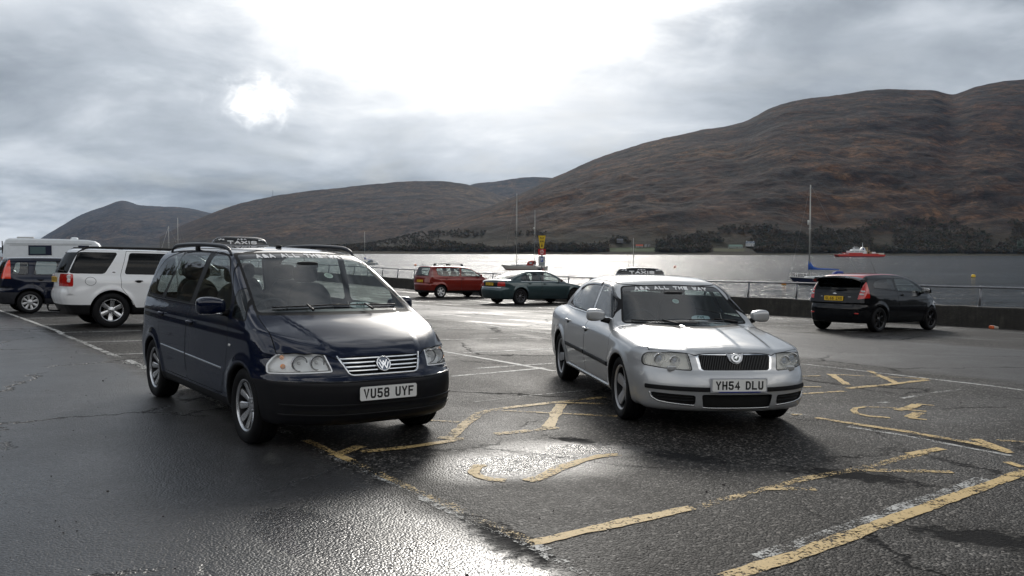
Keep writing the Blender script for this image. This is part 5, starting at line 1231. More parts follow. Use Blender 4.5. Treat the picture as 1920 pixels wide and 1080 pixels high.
def build_hills():
    w = [(.012, .007, .006), (.042, .019, .010), (.072, .034, .015), (.120, .068, .030), (.015, .009, .007)]
    hill('moorland_hill', [(520, 470), (560, 466), (620, 461), (680, 456), (720, 449), (760, 438), (830, 415), (900, 392), (960, 370), (1035, 334), (1100, 305), (1200, 272), (1300, 250), (1400, 228), (1440, 207), (1500, 192), (1560, 187), (1640, 174), (1700, 172), (1740, 172), (1780, 179), (1820, 165), (1880, 153), (1920, 151), (2050, 140), (2200, 150), (2400, 170)],
         1300, 3300, [(0, 0), (.03, .006), (.10, .028), (.2, .12), (.4, .36), (.7, .70), (1, 1), (1.35, .90)], 95, moor('heather moor', w), 620, 240)
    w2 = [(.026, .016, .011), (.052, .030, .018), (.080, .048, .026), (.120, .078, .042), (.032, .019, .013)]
    hill('distant_hill', [(300, 445), (340, 425), (380, 408), (430, 388), (500, 372), (560, 362), (640, 352), (700, 345), (780, 339), (850, 341), (880, 347), (920, 360), (980, 378), (1040, 395), (1120, 420)],
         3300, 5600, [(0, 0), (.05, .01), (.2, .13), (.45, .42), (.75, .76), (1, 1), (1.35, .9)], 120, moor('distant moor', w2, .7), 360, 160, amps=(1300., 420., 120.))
    hill('distant_ridge', [(820, 380), (880, 347), (930, 339), (990, 331), (1035, 332), (1100, 338), (1200, 350)], 6500, 8500, [(0, .2), (1, 1), (1.35, .9)], 120, moor('distant moor', w2, .7) if False else bpy.data.materials['distant moor'], 160, 80, amps=(1500., 500., 150.))
    hill('far_mountain', [(40, 468), (60, 458), (85, 443), (110, 428), (150, 405), (200, 387), (230, 377), (260, 384), (300, 387), (350, 390), (400, 400), (450, 412), (500, 425), (560, 440)], 6500, 10500, [(0, 0), (.1, .06), (.4, .42), (.7, .74), (1, 1), (1.35, .9)], 190, bpy.data.materials['distant moor'], 240, 120, amps=(2200., 700., 200.))
    hill('low_headland', [(-260, 440), (-120, 452), (-40, 459), (20, 465), (70, 470)], 6000, 9000, [(0, 0), (.1, .1), (.5, .6), (1, 1), (1.35, .9)], 60, bpy.data.materials['distant moor'], 80, 40)
    # the land behind and to the left of the viewer: it is what the car sides and glass mirror
    na, nr = 220, 50; az = np.linspace(-.66, -5.0, na); rr = np.linspace(0, 1, nr)**1.5
    A, Rr = np.meshgrid(az, rr, indexing='ij'); D = 190+1500*Rr; X = np.sin(A)*D; Y = np.cos(A)*D; e = np.clip((-.66-A)/.25, 0, 1)*np.clip((A+5.)/.4, 0, 1)
    Z = .3+ e*(Rr**.8)*(330+90*np.sin(A*1.7+1)+120*fbm(X/500, Y/500, 4))+e*8*fbm(X/60, Y/60, 3)*np.clip(Rr*8, 0, 1)-.8*(Rr <= 0); Z = np.where(e <= 0, -3.2, Z)
    V = np.stack([X.ravel(), Y.ravel(), Z.ravel()], 1); i = (np.arange(na-1)[:, None]*nr+np.arange(nr-1)[None, :]).ravel()
    o = mesh_obj('inland_hillside', V, np.stack([i, i+1, i+nr+1, i+nr], 1), moor('inland hillside', [(.03, .032, .02), (.045, .045, .024), (.06, .055, .03), (.07, .065, .035), (.03, .035, .018)])); o['kind'] = 'structure'
    HH['inland'] = (A, D, Z)
# ------------------------------------------------------------------ woods: crowns built of many leaf- and twig-sized faces
def crown_template(n, seed, flat=1., tri=.16):
    r = np.random.RandomState(seed); c = r.normal(size=(n, 3)); c /= np.linalg.norm(c, axis=1, keepdims=True); c *= (r.rand(n, 1)**.4)*np.array([.5, .5, .5*flat])
    lump = 1+.35*np.sin(c[:, [0]]*9+seed)*np.cos(c[:, [1]]*8+seed*2); c = c*lump; c[:, 2] = c[:, 2]+.55
    d = r.normal(size=(n, 3, 3))*tri*(.5+r.rand(n, 1, 1)); V = (c[:, None, :]+d).reshape(-1, 3)
    tr = np.array([[-.02, 0, 0], [.02, 0, 0], [0, .0, .6], [0, -.02, 0], [0, .02, 0], [0, 0, .6]]); return np.concatenate([V, tr])
def scatter_wood(name, P, H, W_, mats, seed=1, n=46, tri=.15):
    r = np.random.RandomState(seed); T = [crown_template(n, s, 1.1, tri) for s in range(5)]; Vs = []; mi = []
    for p, h, w in zip(P, H, W_):
        t = T[r.randint(5)]; a = r.rand()*6.28; c, s = math.cos(a), math.sin(a)
        Vs.append(np.stack([(t[:, 0]*c-t[:, 1]*s)*w+p[0], (t[:, 0]*s+t[:, 1]*c)*w+p[1], t[:, 2]*h+p[2]-.5], 1)); mi.append(np.full(n+2, r.randint(len(mats))))
    V = np.concatenate(Vs); F = np.arange(len(V)).reshape(-1, 3)
    o = mesh_obj(name, V, F, None, mats=mats, midx=np.concatenate(mi), smooth=False); o['kind'] = 'stuff'; return o
def leafm(name, c):
    m = mat(name, c, .9, spec=.15, var=.45, vscale=.12); return m
def build_woods():
    tm = [leafm('bare birch twigs', (.060, .046, .036)), leafm('dark conifer', (.032, .036, .024)), leafm('winter oak twigs', (.062, .046, .028)), leafm('grey alder twigs', (.058, .052, .042))]
    us, Y, Z, T, X = HH['moorland_hill']; r = np.random.RandomState(5); P = []; H = []; Wd = []
    n1, n2 = Y.shape; tries = 26000
    ii = r.randint(0, n1-1, tries); z_ = r.rand(tries)
    for i, q in zip(ii, z_):
        u = us[i]; top = np.interp(u, [520, 700, 900, 1100, 1300, 1500, 1700, 1950, 2400], [60, 60, 42, 34, 46, 48, 66, 60, 60])
        dens = .5+.5*vnoise(np.array([u/55.]), np.array([q*3.]))[0]*2
        j = int(np.searchsorted(Z[i, :n2//2], .8+q*q*top)); j = min(j, n2//2)
        if T[i, j] < .008 or (q > .28 and dens < .0+.5*q): continue
        if 1138 < u < 1232 and Z[i, j] < 17: continue
        if 1330 < u < 1415 and Z[i, j] < 20: continue
        yy = Y[i, j]+r.uniform(-6, 6); P.append((X[i, j]+r.uniform(-3, 3), yy, Z[i, j])); h = r.uniform(5, 10)*(1 if q < .5 else .7); H.append(h); Wd.append(h*r.uniform(.8, 1.25))
    print('wood', len(P)); o = scatter_wood('shoreline_wood', P[:9500], H, Wd, tm, 3, 34, .13)
    # trees behind / left of the camera
    A, D, Zi = HH['inland']; P = []; H = []; Wd = []
    for k in range(1300):
        i = r.randint(6, A.shape[0]-6); j = int(r.rand()**2*30)+1; P.append((math.sin(A[i, j])*D[i, j], math.cos(A[i, j])*D[i, j], Zi[i, j])); h = r.uniform(9, 20); H.append(h); Wd.append(h*.8)
    scatter_wood('inland_wood', P, H, Wd, tm[1:], 9, 50, .14)
    # the green fields and the verge at the foot of the hill
    def field(u0, u1, z0, z1, c, nm):
        i0, i1 = np.searchsorted(us, u0), np.searchsorted(us, u1); V = []; k = 0; rows = []
        for i in range(i0, i1+1):
            row = []
            for q in np.linspace(z0, z1, 6):
                zz = q*(1+.15*vnoise(np.array([us[i]/9.]), np.array([q]))[0]); j = np.searchsorted(Z[i, :n2//2], zz); f = (zz-Z[i, j-1])/max(1e-6, Z[i, j]-Z[i, j-1])
                row.append((X[i, j-1]+(X[i, j]-X[i, j-1])*f, Y[i, j-1]+(Y[i, j]-Y[i, j-1])*f-.6, zz+.5))
            V += row
        n = i1-i0+1; o = mesh_obj(nm, V, [(a*6+b, (a+1)*6+b, (a+1)*6+b+1, a*6+b+1) for a in range(n-1) for b in range(5)], mat('grass '+nm, tuple(q*.62 for q in c), .95, var=.3, vscale=.1, spec=.1)); o['kind'] = 'structure'
    field(1140, 1226, 1.2, 8.0, (.050, .075, .022), 'green_field'); field(1334, 1392, 2.0, 7.5, (.070, .072, .028), 'rough_pasture')
def hz(u, zt):
    us, Y, Z, T, X = HH['moorland_hill']; i = int(np.searchsorted(us, u)); j = int(np.searchsorted(Z[i, :100], zt)); return float(X[i, j]), float(Y[i, j]), float(Z[i, j])
MARKS = [
 ('y',0.10,0.25,[(0.128,5.08),(1.043,5.75),(1.201,5.845)]),
 ('y',0.09,0.80,[(1.196,5.82),(1.619,6.197),(2.248,6.7),(2.684,6.979),(3.586,7.668)]),
 ('y',0.11,0.20,[(1.107,4.563),(1.62,4.958),(2.692,5.875),(4.09,7.046)]),
 ('w',0.10,0.75,[(1.365,4.901),(2.665,5.973),(3.64,6.797)]),
 ('y',0.08,0.45,[(2.684,6.979),(3.462,6.967)]),
 ('y',0.09,0.30,[(3.391,7.591),(3.802,7.832)]),
 ('y',0.08,0.50,[(4.502,8.247),(4.735,8.197)]),
 ('y',0.09,0.35,[(4.098,7.353),(4.132,7.172)]),
 ('y',0.09,0.75,[(1.843,6.368),(2.19,6.376)]),
 ('y',0.10,0.25,[(4.31,8.279),(4.348,7.79)]),
 ('y',0.09,0.50,[(3.156,9.242),(3.438,8.95),(3.813,8.581),(4.21,8.085),(4.329,7.705)]),
 ('w',0.07,0.70,[(3.329,8.802),(3.721,8.373),(4.27,7.599)]),
 ('y',0.10,0.45,[(-1.427,7.159),(-1.274,7.528)]),
 ('y',0.09,0.45,[(-1.237,7.309),(-0.857,7.52)]),
 ('y',0.08,0.60,[(-0.857,7.52),(-0.43,7.88)]),
 ('y',0.09,0.30,[(-0.652,7.93),(-0.43,7.88)]),
 ('y',0.09,0.45,[(-0.215,9.377),(0.419,9.879),(1.083,10.357)]),
 ('y',0.07,0.45,[(-0.175,9.349),(1.088,9.134)]),
 ('y',0.07,0.40,[(0.54,9.927),(1.069,9.877)]),
 ('y',0.10,0.60,[(-0.231,9.343),(-0.346,9.146),(-0.435,8.621),(-0.551,7.915)]),
 ('y',0.11,0.30,[(0.546,9.822),(0.455,9.163),(0.346,8.506)]),
 ('y',0.09,0.45,[(-0.151,8.113),(0.437,8.488)]),
 ('y',0.07,0.50,[(-0.811,8.723),(-0.51,8.668)]),
 ('y',0.07,0.60,[(2.964,9.407),(3.079,9.449)]),
 ('y',0.08,0.25,[(-0.199,6.925),(-0.252,6.904),(-0.281,6.799),(-0.28,6.683),(-0.232,6.558),(-0.151,6.486),(-0.042,6.463)]),
 ('y',0.09,0.25,[(0.899,7.378),(0.72,7.306),(0.534,7.104),(0.354,6.845),(0.23,6.575),(0.114,6.459)]),
 ('y',0.07,0.25,[(3.938,9.964),(3.817,9.883),(3.733,9.74),(3.704,9.542),(3.776,9.392),(3.964,9.319)]),
 ('y',0.06,0.45,[(3.939,9.999),(4.131,9.984),(4.3,9.932)]),
 ('y',0.11,0.20,[(4.251,9.792),(4.447,9.981),(4.654,10.215)]),
 ('y',0.06,0.25,[(4.659,10.252),(4.824,10.161)]),
 ('y',0.07,0.25,[(4.319,9.866),(4.545,9.755)]),
 ('y',0.11,0.25,[(4.194,9.371),(4.435,9.678)]),
 ('y',0.06,0.25,[(4.162,9.338),(4.304,9.231)]),
 ('y',0.06,0.40,[(4.533,12.834),(5.85,12.496)]),
 ('y',0.09,0.30,[(4.597,12.842),(4.425,11.746)]),
 ('y',0.10,0.25,[(4.295,11.398),(4.951,11.81),(5.773,12.378)]),
 ('y',0.09,0.35,[(5.336,13.309),(5.168,11.987)]),
 ('y',0.08,0.45,[(3.539,10.873),(4.172,11.159)]),
 ('y',0.06,0.60,[(4.094,12.544),(4.366,12.637)]),
 ('y',0.06,0.60,[(3.753,11.473),(4.004,11.503)]),
 ('w',0.08,0.55,[(4.247,10.282),(4.383,10.371)]),
 ('w',0.06,0.70,[(4.669,10.672),(5.238,11.151),(5.83,11.534)]),
 ('w',0.08,0.45,[(4.56,14.14),(5.194,13.352),(5.861,12.553),(6.383,11.936),(6.641,11.491)]),
 ('w',0.08,0.45,[(-1.848,20.014),(-0.238,21.262)]),
 ('w',0.08,0.50,[(-1.179,23.038),(0.932,19.192)]),
 ('w',0.08,0.40,[(-1.461,17.147),(0.873,18.432)]),
 ('w',0.08,0.45,[(-0.795,14.852),(0.752,15.849)]),
 ('w',0.10,0.35,[(-1.165,15.048),(-0.244,13.84),(0.617,12.652)]),
 ('w',0.08,0.60,[(-0.501,12.799),(0.647,13.621)]),
 ('w',0.09,0.35,[(-0.8,11.897),(0.342,12.857),(0.47,13.0)]),
 ('w',0.03,0.60,[(-0.409,9.862),(0.254,10.422),(1.042,10.97)]),
 ('w',0.08,0.40,[(-11.687,21.531),(-10.81,22.375)]),
 ('w',0.08,0.50,[(-10.244,19.336),(-9.414,19.975)]),
 ('w',0.08,0.40,[(-8.818,17.322),(-7.547,18.199)]),
 ('w',0.08,0.40,[(-7.536,15.489),(-6.895,15.822),(-6.449,16.127)]),
 ('w',0.08,0.25,[(-6.221,13.706),(-5.744,13.939),(-5.33,14.168)]),
 ('w',0.08,0.40,[(7.76,28.769),(8.916,26.299)]),
 ('w',0.08,0.50,[(8.976,27.853),(9.83,24.95)]),
 ('w',0.10,0.60,[(-5.625,13.079),(-4.956,12.108)]),
]
# ------------------------------------------------------------------ the other parked cars
def mk_spec(xf, xr, w, H, bot, wb, R, ar, deck, roof, ws, rw, front, rear, belt, cb, ct, **kw):
    sp = dict(box=((xr-.14, xf+.12), w+.09, (bot-.08, H+.12)), bot=bot,
        side=[(0, w-.11), (.22, w-.07), (.36, w-.025), (.52, w), (.75, w-.002), (belt-.12, w-.02), (belt, w-.06), (belt+.12, w-.11), (2.2, w-.5)],
        plan=[(xr-.2, -.11), (xr+.3, -.045), (-1., -.006), (0, 0), (1., 0), (xf-.35, -.04), (xf+.2, -.12)],
        arch=[(wb/2, R, ar), (-wb/2, R, ar)], flare=.018, deck=deck, crown=.07, front=front, rear=rear,
        bowf=[(0, 0), (w*.4, .03), (w*.6, .09), (w*.75, .18), (w*.88, .36), (w, .75), (w+.3, 1.5)], bowr=[(0, 0), (w*.4, .02), (w*.65, .06), (w*.82, .15), (w*.93, .32), (w+.05, .75), (w+.3, 1.4)],
        cside=[(.7, cb+.02), (belt, cb), (belt+.15, cb-(cb-ct)*.28), ((belt+H)/2, (cb+ct)/2+.01), (H-.08, ct), (H+.3, ct-.15)],
        cplan=[(xr-.2, -.08), (xr+.4, -.03), (-.8, 0), (.4, 0), (1.2, -.02)], roof=roof, rcrown=.07, ws=ws, rw=rw, rroof=.11, rpil=.05, rrear=.09, join=.035, cbot=.7, wsn=1.9)
    sp.update(kw); return sp
def common(B, sp, P, sides, doors, wsp, rwp, tails, cols=None, glass=G_SIDE, rearglass=None, low=None, handles=(), hoodx=None, heads=None, frontglass=True):
    sh = B.sh; ALL = lambda c: np.ones(len(c), bool)
    for cx, cz, r in sp['arch']: B.cut('s', lambda V, cx=cx, cz=cz, r=r: np.hypot(V[:, 0]-cx, V[:, 2]-cz)-r, lambda c: np.abs(c[:, 1]) > sp['side'][0][1]-.30, None)
    glass_with_frame(B, 'windscreen', 'f', wsp, frontm(.0), glass if frontglass else G_DARK, .04, .012)
    for sg in (-1, 1):
        for pl, gm in sides: glass_with_frame(B, 'side_window', 's', pl, on_side(sg, zlo=sp['side'][5][0]), gm or glass, .04, .012)
        for k, pl in enumerate(tails):
            f = [(sg*a, b) for a, b in pl['f']] if 'f' in pl else None
            t = B.cut('f', f, rearm(pl.get('x', -1.5)), .02) if f else B.cut('s', pl['s'], on_side(sg), .02)
            B.emit('tail_light', t, pl.get('m', M_RED))
    glass_with_frame(B, 'rear_window', 'f', rwp, rearm(-.8), rearglass or glass, .05, .015)
    gap_sets = []
    for sg in (-1, 1):
        for k, d in enumerate(doors):
            o = B.emit('door', B.gap('s', d, on_side(sg), .004, None), P)
            if k < len(handles) and o: door_handle(sh, o, handles[k][0], handles[k][1], sg, handles[k][2] if len(handles[k]) > 2 else P, .16)
    if heads:
        for sg in (-1, 1): B.emit('headlight', B.cut('f', [(sg*a, b) for a, b in heads], frontm(1.2), .02), M_CLR)
    if low:
        zl, ml = low
        B.emit('lower_cladding', B.cut('s', lambda V: V[:, 2]-zl, ALL), ml)
    for cx, cz, r in sp['arch']:
        for sg in (-1, 1): arch_liner(sh, B.root, cx, cz, r+.001, sg)
def seats_simple(root, z, xf=.0, xr=-.85):
    for yy in (-.34, .34): seat(root, xf, yy, z, .48, .28)
    seat(root, xr, 0, z, 1.15, .26, head=False, bench=True)
    MB().box((-.2, 0, z-.22), (2.5, 1.3, .05)).build('cabin_floor', M_INT, root); MB().box((xf+.85, 0, z+.28), (.5, 1.25, .22), .06).build('dashboard', M_INT, root, sharp=50)
def wheels4(root, wb, y, R, rr, style, m, wd=.2):
    for x in (wb/2, -wb/2):
        for sg in (-1, 1): wheel(root, x, sg*y, R, rr, wd, style, m)
def white_suv():
    sp = mk_spec(2.23, -2.25, .945, 1.66, .27, 2.66, .365, .43,
        deck=[(-2.5, 1.10), (-1, 1.10), (.9, 1.11), (1.2, 1.10), (1.8, 1.06), (2.1, 1.00), (2.24, .90), (2.4, .7)], roof=[(-2.5, 1.63), (-2.0, 1.655), (-1, 1.665), (0, 1.66), (.5, 1.63), (.9, 1.57), (1.6, 1.4)],
        ws=[(.7, 1.65), (1.1, 1.25), (1.35, .92), (1.58, .55), (1.8, .1)], rw=[(.7, -2.25), (1.12, -2.225), (1.35, -2.13), (1.6, -1.98), (1.8, -1.8)],
        front=[(0, 2.05), (.3, 2.15), (.5, 2.21), (.7, 2.20), (1, 2.12), (1.3, 2.0)], rear=[(0, -2.1), (.35, -2.16), (.5, -2.24), (.80, -2.25), (.86, -2.20), (1.12, -2.19), (1.6, -2.1)], belt=1.12, cb=.86, ct=.70, crown=.03, rrear=.05, rroof=.08)
    root = car_root('white_suv', -7.886, 20.307, R_(36.5), 'white off-road car with black roof rails and tow hitch behind the dark blue taxi', 'car', 'cars parked in the bays')
    sh = Shell(sp); B = Body(sh, .03, root); P = paint('white paint', (.80, .81, .82), 0., .35, .02, .08)
    dk = G_DARK
    common(B, sp, P, [([(-2.12, 1.145), (-1.47, 1.14), (-1.19, 1.575), (-1.93, 1.57)], dk), ([(-1.06, 1.14), (-.02, 1.13), (-.02, 1.575), (-.93, 1.575)], dk), ([(.06, 1.13), (1.02, 1.13), (.58, 1.54), (.3, 1.565), (.06, 1.57)], None)],
        [[(-1.15, 1.12), (-1.15, .85), (-.93, .55), (-.86, .42), (0, .42), (0, 1.62), (-1.0, 1.62)], [(.015, .42), (.98, .42), (1.1, .9), (1.08, 1.12), (.6, 1.58), (.3, 1.62), (.015, 1.62)]],
        [(-.74, 1.14), (.74, 1.14), (.64, 1.57), (-.64, 1.57)], [(-.70, 1.15), (.70, 1.15), (.63, 1.56), (-.63, 1.56)],
        [dict(s=[(-2.4, .86), (-2.06, .86), (-2.06, 1.12), (-2.4, 1.12)])], low=(.485, M_PLA), handles=[(-.80, .985, M_PLA), (.2, .985, M_PLA)], rearglass=dk, heads=[(.5, .78), (.9, .78), (.9, 1.0), (.55, .98)])
    for sg in (-1, 1):
        # clear inserts in the tail lamps
        for zz, hh in ((1.06, .045), (.985, .04)):
            q = sh.side([-2.13], [zz], sg, .004)[0]; MB().sell(tuple(q), (.045, .008, hh), .7).build('lamp_insert', M_CLR, root, smooth=True)
        # raised black rails
        xs = np.linspace(-1.95, .75, 22); zt = np.array([sh.top([a], [sg*.62])[0][2] for a in xs]); e = np.clip(np.minimum(xs+1.95, .75-xs)/.25, 0, 1)
        r = MB().tube([(a, sg*.62, b+.055*q) for a, b, q in zip(xs, zt, e)], .021, 8)
        for fx in (-1.75, -1.1, -.3, .5): r.box((fx, sg*.62, 1.675), (.10, .035, .05), .01)
        r.build('roof_rail', M_PLA, root, sharp=40)
    # fuel flap ring, badge
    A = [2*math.pi*k/28 for k in range(28)]
    q = sh.side([-1.74+.10*math.cos(a) for a in A], [.975+.085*math.sin(a) for a in A], -1, .0); MB().tube([tuple(p) for p in q], .004, 5, closed=True).build('fuel_flap_seam', M_GAP, root)
    q = sh.side([-1.28], [1.17], -1, .004)[0]; MB().sell(tuple(q), (.035, .004, .018), 1.).build('badge', M_SIL, root, smooth=True)
    # rear: plate recess, wiper, hitch
    plate_at(sh, root, 'SF08 KXE', .12, 1.0, rear=True, yellow=True, label='yellow rear number plate')
    p = sh.rearp([-.05, -.55], [1.19, 1.17], .02); MB().tube([tuple(a) for a in p], .012, 6).build('rear_wiper', M_PLA, root)
    MB().tube([(-2.05, .1, .33), (-2.25, .1, .33), (-2.36, .1, .34), (-2.38, .1, .40), (-2.38, .1, .44)], .018, 8).sell((-2.38, .1, .455), (.028, .028, .028), 1.).build('tow_hitch', M_PLA, root, smooth=True)
    mirror_pair(sh, root, .92, 1.05, 1.17, P, (.09, .11, .1)); seats_simple(root, .72); finish(B, P); wheels4(root, 2.66, .93, .368, .235, (6, .065, .095, .025, .0), M_SIL, .235)
    rivet = None
def navy_hatch():
    sp = mk_spec(1.98, -2.02, .855, 1.50, .24, 2.49, .30, .36,
        deck=[(-2.3, 1.0), (-1, 1.02), (.8, 1.03), (1.1, 1.02), (1.5, .95), (1.8, .86), (1.95, .76), (2.1, .6)], roof=[(-2.3, 1.44), (-1.9, 1.465), (-1, 1.50), (-.2, 1.50), (.3, 1.475), (.6, 1.42), (1.4, 1.2)],
        ws=[(.7, 1.65), (1.02, 1.15), (1.25, .75), (1.42, .42), (1.6, .05)], rw=[(.7, -2.0), (1.02, -1.94), (1.25, -1.86), (1.45, -1.76), (1.6, -1.65)],
        front=[(0, 1.8), (.3, 1.93), (.5, 1.97), (.65, 1.95), (.85, 1.86), (1.1, 1.7)], rear=[(0, -1.85), (.3, -1.95), (.5, -2.01), (.62, -2.0), (.7, -1.96), (1.0, -1.94), (1.5, -1.8)], belt=1.02, cb=.79, ct=.63, rrear=.05)
    root = car_root('navy_hatchback', -12.24, 25.061, R_(36.5), 'dark navy hatchback with tall orange-red tail light, parked left of the white off-road car', 'car', 'cars parked in the bays')
    sh = Shell(sp); B = Body(sh, .03, root); P = paint('dark navy paint', (.004, .007, .020), .4, .36, .2, .06, .8)
    cl = mat('dark cladding', (.012, .013, .018), .55, var=.2)
    common(B, sp, P, [([(-1.66, 1.05), (-1.30, 1.04), (-1.28, 1.36), (-1.56, 1.35)], None), ([(-1.16, 1.035), (-.36, 1.035), (-.36, 1.39), (-1.08, 1.39)], None), ([(-.26, 1.035), (.82, 1.03), (.42, 1.32), (.2, 1.385), (-.26, 1.39)], None)],
        [[(-1.2, 1.0), (-1.15, .7), (-.95, .40), (-.32, .40), (-.30, 1.45), (-1.12, 1.44)], [(-.29, .40), (.82, .40), (.9, .9), (.86, 1.03), (.4, 1.38), (.1, 1.45), (-.29, 1.45)]],
        [(-.68, 1.04), (.68, 1.04), (.58, 1.40), (-.58, 1.40)], [(-.55, 1.04), (.55, 1.04), (.50, 1.40), (-.50, 1.40)],
        [dict(f=[(.60, .92), (.80, .92), (.66, 1.43), (.57, 1.43)], x=-1.70, m=mat('orange red lens', (.75, .045, .01), .15, coat=1.))], low=(.56, cl), handles=[(-1.0, .90), (-.1, .90)], heads=[(.45, .62), (.82, .62), (.8, .82), (.5, .8)])
    plate_at(sh, root, 'SN06 WHT', 0, .72, rear=True, yellow=True); mirror_pair(sh, root, .72, .95, 1.08, P, (.08, .10, .075)); seats_simple(root, .58); finish(B, P)
    wheels4(root, 2.49, .84, .302, .20, (8, .03, .075, .012, 0), mat('silver wheel cover', (.50, .51, .52), .35, metal=.5))
def red_mpv():
    sp = mk_spec(2.02, -2.0, .845, 1.53, .25, 2.6, .305, .36,
        deck=[(-2.3, 1.02), (-1, 1.03), (1.0, 1.04), (1.25, 1.02), (1.6, .93), (1.85, .83), (1.97, .74), (2.1, .6)], roof=[(-2.3, 1.47), (-1.9, 1.50), (-1.2, 1.53), (-.4, 1.53), (.1, 1.51), (.5, 1.45), (.8, 1.37), (1.5, 1.1)],
        ws=[(.7, 1.75), (1.03, 1.28), (1.25, .90), (1.42, .58), (1.6, .2)], rw=[(.7, -1.98), (1.02, -1.92), (1.3, -1.83), (1.5, -1.75), (1.6, -1.7)],
        front=[(0, 1.85), (.3, 1.97), (.5, 2.01), (.65, 1.98), (.85, 1.86), (1.1, 1.7)], rear=[(0, -1.85), (.3, -1.95), (.5, -2.0), (.66, -2.0), (.72, -1.94), (1.0, -1.92), (1.5, -1.8)], belt=1.02, cb=.77, ct=.63, rrear=.05)
    root = car_root('red_mpv', -2.834, 43.848, R_(37.5), 'dark red small people carrier with roof bars parked facing the sea wall', 'car', 'cars parked in the bays')
    sh = Shell(sp); B = Body(sh, .035, root); P = paint('dark red paint', (.18, .017, .011), .35, .36, .2, .10)
    common(B, sp, P, [([(-1.42, 1.10), (-1.22, 1.05), (-.22, 1.04), (-.18, 1.42), (-1.30, 1.42), (-1.48, 1.38)], None), ([(-.10, 1.04), (1.02, 1.03), (.62, 1.31), (.3, 1.41), (-.06, 1.43)], None)],
        [[(-1.15, 1.0), (-1.12, .72), (-.95, .36), (-.15, .36), (-.15, 1.47), (-1.1, 1.47)], [(-.13, .36), (.95, .36), (1.06, .85), (1.05, 1.03), (.62, 1.35), (.3, 1.46), (-.13, 1.47)]],
        [(-.66, 1.05), (.66, 1.05), (.58, 1.42), (-.58, 1.42)], [(-.56, 1.06), (.56, 1.06), (.52, 1.45), (-.52, 1.45)],
        [dict(f=[(.60, 1.02), (.80, 1.0), (.68, 1.47), (.58, 1.47)], x=-1.66, m=mat('dark red lens', (.16, .008, .008), .15, coat=1.))], low=(.37, M_PLA), handles=[(-1.0, .92), (-.05, .92)], heads=[(.45, .62), (.8, .62), (.78, .85), (.5, .8)])
    plate_at(sh, root, 'SB12 LKO', .0, .80, rear=True, yellow=True); mirror_pair(sh, root, .88, .93, 1.09, P, (.08, .10, .075)); seats_simple(root, .58)
    for xx in (-.80, .05):
        b = MB(); b.box((xx, 0, 1.625), (.05, 1.26, .03), .01)
        for sg in (-1, 1): b.box((xx, sg*.56, 1.565), (.11, .09, .09), .02)
        b.build('roof_bar', M_PLA, root, sharp=40)
    p = sh.rearp([0, -.35], [1.09, 1.13], .02); MB().tube([tuple(a) for a in p], .012, 6).build('rear_wiper', M_PLA, root)
    MB().tube([(-1.55, .35, 1.50), (-1.85, .35, 1.95)], [.006, .002], 5).build('aerial', M_PLA, root)
    finish(B, P); wheels4(root, 2.6, .835, .305, .205, (6, .05, .085, .015, 0), mat('bright wheel silver', (.7, .7, .7), .3, metal=.4))
